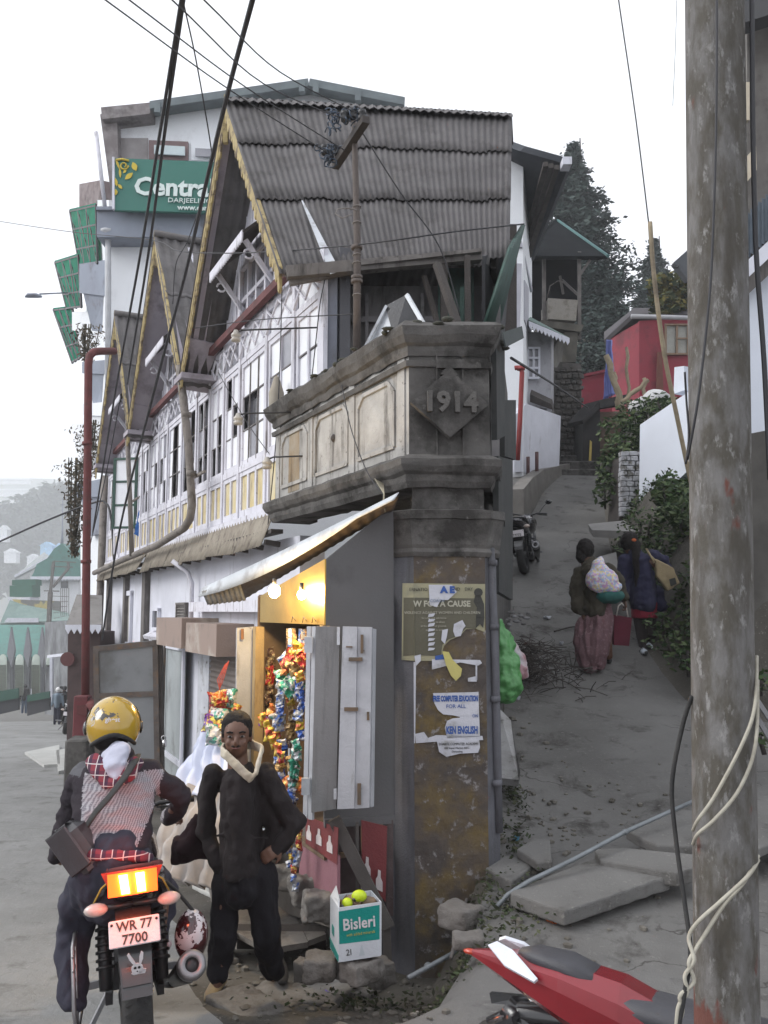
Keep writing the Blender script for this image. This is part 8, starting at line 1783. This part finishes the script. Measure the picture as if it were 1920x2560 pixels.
# rusty service pole on the veranda corner with cross arm and insulators
SPM = pm("rusty_brown_pole", (.085, .068, .06), (.12, .10, .09), 8, dirt=(.05, .04, .035), dscale=8)
t = thing('service_pole', P(892, 880, 6.6), 'thin rusty service pole with slanting cross arm in front of the big roof', 'service pole')
m = MB(); m.tube([P(892, 885, 6.62), P(893, 600, 6.62), P(886, 330, 6.62), P(884, 292, 6.62)], [.030, .028, .022, .02], 12)
for v in (615, 690, 700): m.tube([P(892, v, 6.62), P(892, v + 8, 6.62)], .045, 12)
m.build('shaft', SPM, t)
m = MB(); m.bar(P(915, 298, 6.35), P(838, 415, 6.95), .06, .06); m.build('cross_arm', DARKWOOD, t)
BLU = pm("blue_grey_wire_coil", (.04, .07, .12), (.03, .035, .045), 20, rough=.5)
rd = random.Random(14); m = MB()
for k in range(26):
    c0 = P(rd.uniform(815, 912), rd.uniform(275, 330) + rd.uniform(-8, 14), 6.5) if k < 17 else P(rd.uniform(790, 855), rd.uniform(365, 405), 6.8)
    r = rd.uniform(.02, .05); A = Matrix.Rotation(rd.random() * 6, 3, 'Z') @ Matrix.Rotation(rd.uniform(.6, 2.2), 3, 'X')
    m.tube([c0 + A @ V((r * math.cos(a * .7), r * math.sin(a * .7), a * .004)) for a in range(14)], .0055, 5)
m.build('wire_coils', BLU, t)
m = MB()
for u, v, Y in ((905, 285, 6.4), (880, 282, 6.5), (862, 288, 6.5), (845, 375, 6.9), (826, 385, 6.92), (812, 372, 6.9)): m.lathe([(.012, -.06), (.03, -.05), (.034, -.02), (.02, -.01), (.034, 0), (.03, .03), (.012, .04)], 9, P(u, v, Y))
m.build('insulators', BLACKM, t)
m = MB(); m.tube([P(892, 525, 6.58), P(870, 520, 6.5), P(845, 522, 6.5), P(838, 534, 6.5), P(855, 545, 6.5), P(880, 535, 6.55)], .005, 5)
for v in (520, 560, 640, 660, 700, 740): m.tube([P(892, v, 6.62) + V((.034 * math.cos(a), .034 * math.sin(a), .002 * a)) for a in range(8)], .004, 4)
m.build('tie_wire', pm("pale_wire", (.22, .2, .19), None, 8), t)
# overhead lines
g1 = 'thin lines to the service pole'
for i, (a, mid, b_, lb) in enumerate((((250, -10), (560, 215), (815, 380), 'lowest of the four thin lines reaching the service pole from upper left'), ((310, -10), (610, 215), (860, 375), 'second lowest thin line reaching the service pole'), ((420, -10), (660, 210), (880, 305), 'second highest thin line reaching the service pole'), ((500, -10), (700, 180), (912, 292), 'highest of the thin lines reaching the service pole'))):
    cable('thin_line', [P(*a, 4.0), P(*mid, 5.4), P(*b_, 6.5)], .0042, lb, CABLE, 'cable', g1)
cable('thick_cable', [P(455, -10, 5), P(400, 330, 6.5), P(350, 640, 8.6), P(285, 1000, 11.5), P(232, 1330, 14.5)], .013, 'left one of the twin thick cables dropping down the left side')
cable('thick_cable', [P(460, -10, 5), P(412, 330, 6.5), P(370, 640, 8.6), P(318, 960, 11.5)], .013, 'right one of the twin thick cables, ending at the second gable')
cable('thick_cable', [P(634, -10, 4.6), P(570, 230, 5.6), P(510, 480, 6.8), P(462, 690, 8.0), P(390, 960, 10), P(300, 1320, 13.5), P(255, 1600, 15.5)], .016, 'thickest black cable crossing in front of the near gable')
cable('branch_wire', [P(455, -10, 5.0), P(490, 150, 5.6), P(520, 320, 6.2), P(532, 400, 6.6)], .005, 'wire slanting right from the twin cables to the near gable')
cable('chain_wire', [P(512, 480, 7.2), P(470, 600, 8.2), P(440, 660, 9), P(432, 760, 9.2)], .005, 'dotted thin wire in front of the middle gable')
cable('span_wire', [P(-10, 552, 16), P(180, 580, 14), P(380, 600, 11.5), P(450, 628, 10), P(620, 632, 8.4), P(890, 612, 6.6), P(1130, 580, 6.4), P(1310, 560, 6.8)], .006, 'long thin wire sagging across the whole facade to the green tin sheet')
cable('span_wire', [P(475, 822, 10.5), P(640, 800, 8.6), P(890, 785, 6.8)], .005, 'thin wire crossing below the dormer hood to the service pole')
cable('roof_wire', [P(905, 330, 6.5), P(1000, 480, 6.7), P(1100, 620, 6.9), P(1150, 790, 7.0)], .005, 'thin wire running down across the big grey roof')
cable('street_wire', [P(-10, 1358, 20), P(120, 1300, 19), P(230, 1258, 18.2), P(265, 1258, 18), P(278, 1300, 17.8), P(285, 1400, 17.6)], .022, 'dark cable crossing the far street to the pale drain pipe')
cable('wall_wire', [P(705, 720, 8.2), P(700, 900, 8.1), P(690, 1100, 8.3), P(668, 1330, 8.5)], .005, 'thin wire hanging down the white facade near the parapet')
cable('wall_wire', [P(545, 930, 9.6), P(620, 1060, 9.0), P(700, 1170, 8.6)], .004, 'thin slanting wire across the window panels')
cable('wall_wire', [P(812, 700, 7.3), P(800, 760, 7.2), P(790, 850, 7.3), P(778, 960, 7.4)], .005, 'tangled wire down the white corner post')
cable('parapet_wire', [P(845, 920, 6.9), P(862, 1000, 6.6), P(880, 1080, 6.3), P(918, 1180, 6.0), P(960, 1240, 5.8)], .004, 'loose wire looping down the side of the parapet')
cable('lane_cable', [P(1278, 895, 8), P(1390, 965, 12), P(1470, 1020, 16)], .014, 'dark cable sloping across the mouth of the upper lane')
cable('standpipe_wire', [P(300, 1000, 13.2), P(262, 1200, 14.2), P(205, 1450, 15)], .008, 'thin cable slanting behind the red standpipe')
# street lamp on the left
t = thing('street_lamp', P(85, 740, 20), 'small flat street lamp on a thin arm at the left', 'street lamp')
m = MB(); m.tube([P(64, 742, 20), P(72, 739, 20), P(92, 739, 20), P(102, 741, 20)], [(.03, .02), (.10, .05), (.10, .05), (.05, .03)], 10, round_=True); m.build('lamp_head', GRYC, t)
m = MB(); m.tube([P(100, 735, 20), P(168, 732, 24.5)], .02, 6); m.build('arm', GRYC, t)
# blue cloth by the green casement
drape('blue_cloth', P(348, 1278, 15.3), P(358, 1275, 15.2), P(338, 1335, 15.3), P(350, 1342, 15.2), .03, pm("bright_blue_cloth", (.03, .14, .42), None, 5), 'bright blue cloth hanging below the open green casement', 'cloth', .01)

# ================================================================ slabs, stones, boards, rubbish
SLM = ground_mat("cement_slab_top", (.175, .172, .165), (.125, .122, .117), (.07, .066, .06), (.22, .215, .2), .3)
def slabo(pts, th, label, up=None, mt=None):
    m = MB(); n = len(pts); q = []
    for i in range(n):
        a, c = V(pts[i]), V(pts[(i + 1) % n]); k = max(2, int((c - a).length / .07))
        for j in range(k): q.append(lerp(a, c, j / k) + V((noise.noise(a * 9 + V((j, 0, 0))), noise.noise(a * 7 + V((0, j, 0))), 0)) * .013)
    m.prism(q, (0, 0, -th)); o = m.build('broken_slab', mt or SLM); bv = o.modifiers.new('b', 'BEVEL'); bv.width = .012; bv.segments = 2; bv.limit_method = 'ANGLE'
    return tag(o, label, 'slab', 'broken paving slabs')
def zq(z, *uv): return [Pz(u, v, z) for u, v in uv]
slabo([Pz(1272, 2230, .60), Pz(1410, 2277, .60), Pz(1674, 2188, .66), Pz(1600, 2165, .67), Pz(1488, 2144, .68), Pz(1380, 2185, .64)], .085, 'largest square edged slab over the drain, in the middle of the right foreground')
slabo([Pz(1485, 2122, .72), Pz(1560, 2118, .73), Pz(1740, 2135, .74), Pz(1742, 2165, .72), Pz(1690, 2180, .70), Pz(1570, 2160, .70), Pz(1500, 2150, .70)], .09, 'long thick slab end just above the largest slab')
slabo([Pz(1562, 2072, .80), Pz(1640, 2045, .82), Pz(1745, 2010, .86), Pz(1745, 2115, .76), Pz(1640, 2112, .76), Pz(1600, 2092, .78)], .07, 'broad cracked slab touching the left side of the pole')
slabo([Pz(1213, 2169, .62), Pz(1255, 2138, .64), Pz(1338, 2148, .64), Pz(1330, 2165, .62), Pz(1280, 2203, .60), Pz(1240, 2185, .61)], .09, 'small broken slab lying left of the galvanised pipe')
slabo([Pz(1294, 2122, .70), Pz(1333, 2094, .72), Pz(1377, 2098, .72), Pz(1380, 2150, .68), Pz(1345, 2155, .67)], .06, 'thin upright cornered slab behind the small broken slab')
slabo([Pz(1745, 1990, .9), Pz(1920, 1960, .9), Pz(2000, 2080, .8), Pz(1900, 2120, .76), Pz(1750, 2110, .78)], .06, 'slab seen to the right of the big pole')
GP = pm("galvanised_conduit", (.20, .22, .235), (.15, .165, .175), 12, rough=.45, metal=.3)
m = MB(); m.tube([Pz(1740, 2000, .95), Pz(1650, 2040, .88), Pz(1562, 2080, .82), Pz(1435, 2148, .73), Pz(1320, 2204, .64), Pz(1270, 2236, .58), Pz(1200, 2312, .40), Pz(1130, 2385, .33), Pz(1020, 2445, .28)], .014, 9)
for u, v, z in ((1562, 2080, .82), (1200, 2312, .40), (1070, 2415, .30)): m.ell(Pz(u, v, z), (.024, .024, .02), None, 8, 6)
tag(m.build('water_pipe', GP), 'thin galvanised water pipe running diagonally under the slabs to the pillar foot', 'pipe')
cable('bent_branch', [Pz(1250, 2128, .62), Pz(1215, 2165, .55), Pz(1175, 2230, .45), Pz(1150, 2300, .38), Pz(1128, 2395, .36)], .010, 'bent brown stick leaning at the pillar foot', TIMBER, 'stick')
def stone(c, r, label, seed, mt=None, rz=0):
    m = MB(); rd = random.Random(seed); M3 = Matrix.Rotation(rz, 3, 'Z') @ Matrix.Rotation(rd.uniform(-.12, .12), 3, 'X')
    m.bevbox(c, [q * 2 for q in r], min(r) * .16, M3)
    o = bake(m, 'stone', mt or STN, None, .012, 0, min(r) * .30, 11, org=V(c) - UP * r[2], seed=seed)
    return tag(o, label, 'stone')
STN = pm("grey_granite_block", (.16, .15, .14), (.11, .10, .09), 7, dirt=(.05, .045, .04), dscale=9, dlo=.55, dhi=.68, bump=.5, bscale=60)
for i, (u, v, Y, r, lb) in enumerate(((800, 2415, 5.05, (.085, .08, .062), 'squared block in the row under the water carton, left end'), (905, 2425, 5.0, (.10, .08, .055), 'wide dark block right under the water carton'), (862, 2425, 5.05, (.03, .06, .055), 'narrow stone wedged between two blocks under the carton'), (948, 2430, 5.3, (.07, .08, .07), 'rounded stone at the foot of the kiosk strut'),
        (755, 2425, 5.3, (.04, .05, .06), 'small reddish stone beside the left end block'), (770, 2225, 6.0, (.11, .08, .09), 'rough boulder below the pink board'), (725, 2190, 6.3, (.09, .08, .08), 'upper boulder under the hanging sachets'), (800, 2265, 5.7, (.10, .1, .08), 'lower boulder below the pink board'),
        (1150, 2290, 5.3, (.10, .09, .06), 'dark lump of masonry right of the pillar foot'), (1170, 2352, 4.8, (.08, .07, .035), 'half buried stone by the water pipe'))):
    stone(P(u, v, Y), r, lb, i, None, i * .7)
for i, (u, v, w_, L_, lb) in enumerate(((535, 2400, .24, .35, 'pale paving stone behind the walking man\'s left foot'), (620, 2520, .28, .5, 'long kerb stone at the bottom beside the street'), (690, 2500, .3, .35, 'cracked kerb stone near the bottom centre'), (790, 2490, .3, .4, 'flat slab of concrete below the block row'), (880, 2470, .3, .35, 'flat slab of concrete left of the pillar corner'))):
    g = G(u, v); stone(g + UP * .0, (w_ / 2, L_ / 2, .035), lb, 40 + i, pm("worn_kerb_concrete", (.19, .185, .175), (.14, .13, .12), 5, dirt=(.08, .07, .06), dscale=6, bump=.4), .5 + i * .2)
# plank cover over the gutter
PLK = pm("dusty_grey_planks", (.20, .18, .16), (.15, .135, .12), 4, dirt=(.08, .07, .06), dscale=6, bump=.3)
for i, (a, b_, c, d, lb) in enumerate((((590, 2330), (668, 2372), (655, 2190), (590, 2180), 'left board of the gutter cover behind the walking man'), ((668, 2372), (770, 2355), (690, 2180), (655, 2185), 'middle board of the gutter cover'), ((770, 2352), (815, 2335), (735, 2200), (696, 2182), 'right board of the gutter cover beside the carton'), ((592, 2360), (545, 2330), (520, 2200), (590, 2190), 'far left board of the gutter cover at the street edge'))):
    m = MB(); q = [Pz(u, v, .13 + (.0 if k < 2 else -.02)) for k, (u, v) in enumerate((a, b_, c, d))]; m.prism(q, (0, 0, -.035)); tag(m.build('plank', PLK), lb, 'plank', 'boards over the gutter')
m = MB(); m.slab([Pz(545, 2350, .08), Pz(815, 2352, .08), Pz(815, 2375, -.05), Pz(560, 2372, -.05)], .1); tag(m.build('gutter_edge', DARKWOOD), 'dark front edge of the gutter cover', 'board')
slabo([Pz(480, 2210, .05), Pz(530, 2235, .05), Pz(590, 2205, .05), Pz(560, 2188, .05)], .04, 'small white marble like slab behind the walking man\'s hand', mt=pm("pale_slab", (.4, .4, .38)))
# rubble and litter
rd = random.Random(77); m = MB()
for k in range(650):
    r_ = rd.random()
    if r_ < .45: x, y = rd.uniform(-1.2, .3), rd.uniform(4.0, 6.8)
    elif r_ < .8: x, y = rd.gauss(.85, .35), rd.uniform(4.6, 9)
    else: x, y = rd.gauss(1.5, .6), rd.gauss(6.9, .6)
    if interp(E1, y) > x: continue
    s_ = abs(rd.gauss(0, .012)) + .005; m.ell((x, y, hgt_d(x, y) + s_ * .3), (s_ * rd.uniform(.8, 1.6), s_ * rd.uniform(.8, 1.6), s_ * .7), Matrix.Rotation(rd.random() * 6, 3, 'Z'), 5, 3)
tag(m.build('gravel', pm("rubble_bits", (.16, .15, .13), (.08, .072, .06), 12), smooth=False), kind='stuff')
m = MB()
for k in range(1700):
    a = rd.choice(((.55, 5.2, .3, .5), (.72, 5.6, .2, .6), (.92, 6.2, .10, .5), (1.02, 7.2, .07, .4), (.35, 4.9, .2, .2), (-.2, 5.3, .4, .15)))
    x, y = rd.gauss(a[0], a[2] * .6), rd.gauss(a[1], a[3] * .5); leaves(m, V((x, y, hgt_d(x, y) + rd.random() ** 2 * .09)), (.01, .01, .01), 1, .018, rd)
tag(m.build('weeds_and_moss', [leafmat('weed_a', (.04, .055, .025)), leafmat('weed_b', (.06, .065, .035)), leafmat('weed_c', (.03, .035, .02))]), kind='stuff')
rd = random.Random(5)
for i, (u, v, w_, mt, lb) in enumerate(((1368, 1548, .06, PAPERW, 'grey plastic scrap lying in the lane by the brush pile'), (1403, 1613, .03, PAPERW, 'tiny white scrap on the lane below the brush pile'), (1293, 1750, .04, PAPERW, 'white paper scrap at the left lane edge'), (645, 2503, .03, WS, 'shiny scrap at the kerb near the bottom'), (815, 2498, .03, pm("violet_scrap", (.15, .1, .45), None, 5), 'tiny violet scrap on the concrete below the carton'), (1291, 2103, .025, pm("cyan_scrap", (.1, .3, .45), None, 5), 'tiny cyan scrap by the upright slab'), (1380, 2308, .04, pm("orange_scrap", (.4, .1, .03), None, 5), 'orange scrap under the corner of the largest slab'), (1655, 1565, .06, PAPERW, 'white scrap at the foot of the hedge'))):
    g = G(u, v); m = MB(); m.grid(lambda x, y: g + V(((x - .5) * w_ * 1.6, (y - .5) * w_ * 1.6, .01 + .02 * math.sin(x * 7 + y * 5) + .01)), 5, 5, .003, -UP); tag(m.build('litter', mt), lb, 'litter')
# water carton
CT = thing('water_carton', P(885, 2400, 5.1), 'white and teal printed water carton filled with rubbish on the stone blocks', 'carton')
TEAL = pm("teal_print", (.0, .22, .19), (.0, .25, .215), 3, rough=.45); CW = pm("white_carton_board", (.58, .62, .66), (.5, .53, .57), 4, rough=.6)
A0, B0, C0 = P(846, 2404, 4.93), P(952, 2388, 4.98), P(825, 2368, 5.15); hU = V((0, 0, .275)); D0 = B0 + (C0 - A0)
m = MB()
for a, b_ in ((A0, B0), (C0, A0), (B0, D0), (D0, C0)): m.slab([a, b_, b_ + hU, a + hU], .004)
m.slab([A0, B0, D0, C0], .004); m.slab([C0 + hU, A0 + hU, A0 + hU * 1.12 + V((-.0, .03, 0)), C0 + hU * 1.18 + V((.03, .02, 0))], .004); m.build('box', CW, CT)
cx = (B0 - A0).normalized(); cn_ = V((cx.y, -cx.x, 0)).normalized(); cn_ = cn_ if cn_.y < 0 else -cn_
def cf_(a, h, o=.001): return A0 + (B0 - A0) * a + hU * h + cn_ * o
m = MB(); m.slab([cf_(.02, .32), cf_(.97, .30), cf_(.97, .95), cf_(.0, .93)], .003)
cy = (A0 - C0); m.slab([C0 + hU * .02 + cy * .05 + V((-.002, -.001, 0)), A0 + V((-.002, -.001, .0)), A0 + hU * .12 + V((-.002, -.001, 0)), C0 + hU * .2 + V((-.002, -.001, 0))], .003); m.slab([C0 + cy * .25 + hU * .35 + V((-.002, -.001, 0)), C0 + cy * .5 + hU * .33 + V((-.002, -.001, 0)), C0 + cy * .5 + hU * .5 + V((-.002, -.001, 0)), C0 + cy * .25 + hU * .52 + V((-.002, -.001, 0))], .003)
m.build('teal_panel', TEAL, CT)
cm = frame(cf_(.48, .66, .006), cx, UP); text("Bisleri", .083, cm, WS, 'lettering', CT, .001, .0015, sx=.88)
text("with added minerals", .022, frame(cf_(.52, .47, .006), cx, UP), pm("gold_ink", (.4, .38, .08), None, 5), 'lettering', CT, .0006, 0, sx=.88)
text("2l", .045, frame(cf_(.24, .14, .004), cx, UP), DARKI, 'lettering', CT, .0006, 0); m = MB(); m.slab([cf_(.48, .05, .002), cf_(.62, .05, .002), cf_(.55, .26, .002)], .002); m.build('faint_mark', pm("pale_print2", (.4, .45, .48), None, 4), CT)
NEON = pm("neon_yellow_ball", (.48, .62, .01), (.42, .56, .01), 5, rough=.35)
for c, r, lb in ((P(868, 2258, 5.0), .030, 'neon yellow ball with a black cap, left in the carton'), (P(898, 2240, 5.02), .034, 'neon yellow oblong toy, right in the carton')):
    m = MB(); m.ell(c, (r * 1.25 if r > .03 else r, r, r * .95), None, 16, 10); t = m.build('neon_ball', NEON); tag(t, lb, 'ball'); m = MB(); m.ell(c + V((-.025, -.02, -.012)), (.012, .01, .012), None, 10, 6); m.build('black_cap', BLACKP, t)
m = MB(); m.ell(P(885, 2250, 5.05), (.05, .05, .03)); m.ell(P(920, 2255, 5.05), (.05, .04, .03)); m.slab([P(845, 2268, 5.03), P(862, 2240, 5.05), P(868, 2235, 5.05), P(856, 2268, 5.03)], .01)
for k in range(14): m.ell(P(rd.uniform(850, 940), rd.uniform(2250, 2275), 5.06), (.02, .02, .015), None, 6, 4)
m.tube([P(893, 2253, 5.0) + V((.02 * math.cos(a), 0, .02 * math.sin(a))) for a in (0, 1, 2, 3, 4, 5, 6.28)], .005, 5)
tag(m.build('rubbish', pm("brown_rubbish", (.22, .14, .08), (.12, .1, .08), 14)), 'brown mixed rubbish heaped in the water carton', 'rubbish')
# sacks, brush pile and leaning slab at the left lane edge
m = MB(); c0 = P(1252, 1630, 8.6)
m.tube([P(1243, 1562, 8.7), P(1250, 1600, 8.7), P(1256, 1660, 8.65), P(1262, 1712, 8.6)], [.07, .12, .16, .17], 14, round_=True); o = bake(m, 'green_sack', pm("bright_green_plastic", (.10, .30, .10), (.07, .24, .07), 6, rough=.4, bump=.3, bscale=18), None, .014, 1, .035, 9, org=P(1258, 1718, 8.6)); tag(o, 'bright green plastic sack leaning behind the pillar', 'sack')
m = MB(); m.tube([P(1270, 1600, 9.0), P(1285, 1640, 9.0), P(1296, 1675, 9.0)], [.05, .10, .11], 12, round_=True); o = bake(m, 'pink_white_sack', pm("pink_white_plastic", (.42, .40, .42), (.32, .18, .2), 3, lo=.45, hi=.55, rough=.45, bump=.3, bscale=18), None, .014, 1, .03, 10, org=P(1290, 1690, 9)); tag(o, 'pink and white plastic sack beside the green one', 'sack')
rd = random.Random(19); m = MB()
for k in range(420):
    a = rd.random() * 6.28; r_ = abs(rd.gauss(0, .36)); x, y = 1.62 + r_ * math.cos(a), 9.9 + r_ * .8 * math.sin(a)
    if x < .13 * y: continue
    z = hgt(x, y) + max(0, .5 - r_ * .6) * rd.random(); d = V((rd.gauss(0, 1), rd.gauss(0, 1), rd.gauss(0, .5))).normalized() * rd.uniform(.06, .22)
    c = V((x, y, z + .03)); m.tube([c - d, c + V((0, 0, .02)), c + d * .9], rd.uniform(.002, .006), 4)
tag(m.build('brush_pile', DARKWOOD), 'tangled pile of dark twigs at the left edge of the lane', 'twig pile')
cable('fallen_branch', [G(1385, 1580, .03), G(1440, 1568, .06), G(1475, 1585, .05), G(1505, 1618, .03)], .010, 'forked dark branch lying on the lane beside the mauve skirt', DARKWOOD, 'branch')
m = MB(); rr_ = random.Random(3)
for k in range(16): m.ell(P(rr_.uniform(1255, 1330), rr_.uniform(1530, 1562), 10.2), (rr_.uniform(.02, .05), .03, .018), None, 7, 5)
tag(m.build('paper_rubbish', pm("grey_white_rubbish", (.24, .24, .25), (.1, .095, .09), 12)), 'pale crumpled rubbish on top of the twig pile', 'rubbish')
m = MB(); m.slab([P(1246, 1770, 7.8), P(1278, 1800, 7.7), P(1300, 1930, 7.0), P(1296, 1950, 6.95), P(1250, 1945, 7.0)], .06); jitter(m, .01); tag(m.build('leaning_slab', pm("pale_stained_cement", (.30, .30, .30), (.2, .195, .19), 5, dirt=(.07, .065, .06), dscale=7)), 'pale stained cement wedge against the lane side of the pillar', 'slab')
# parked frame beyond the right edge of the pole
m = MB(); m.bar(P(1885, 1740, 6), P(1925, 1800, 6), .03, .03); m.bar(P(1885, 1780, 6.1), P(1925, 1850, 6.1), .03, .03); tag(m.build('leaning_rods', METAL), 'two grey rods leaning at the right edge behind the pole', 'rods')

# ================================================================ haze
m = MB(); m.box((0, 620, 82), (1700, 1330, 232)); hz = m.build('haze', newmat("mountain_haze")[0], org=(0, 0, 0)); tag(hz, kind='stuff')
hzm = hz.data.materials[0]; N, L = hzm.node_tree.nodes, hzm.node_tree.links; N.remove(N["Principled BSDF"])
pv = N.new("ShaderNodeVolumePrincipled"); pv.inputs['Color'].default_value = (.95, .975, 1, 1); pv.inputs['Density'].default_value = .0013; pv.inputs['Anisotropy'].default_value = .2
L.new(pv.outputs[0], N['Material Output'].inputs['Volume']); hzm.cycles.homogeneous_volume = True if hasattr(hzm, 'cycles') else None
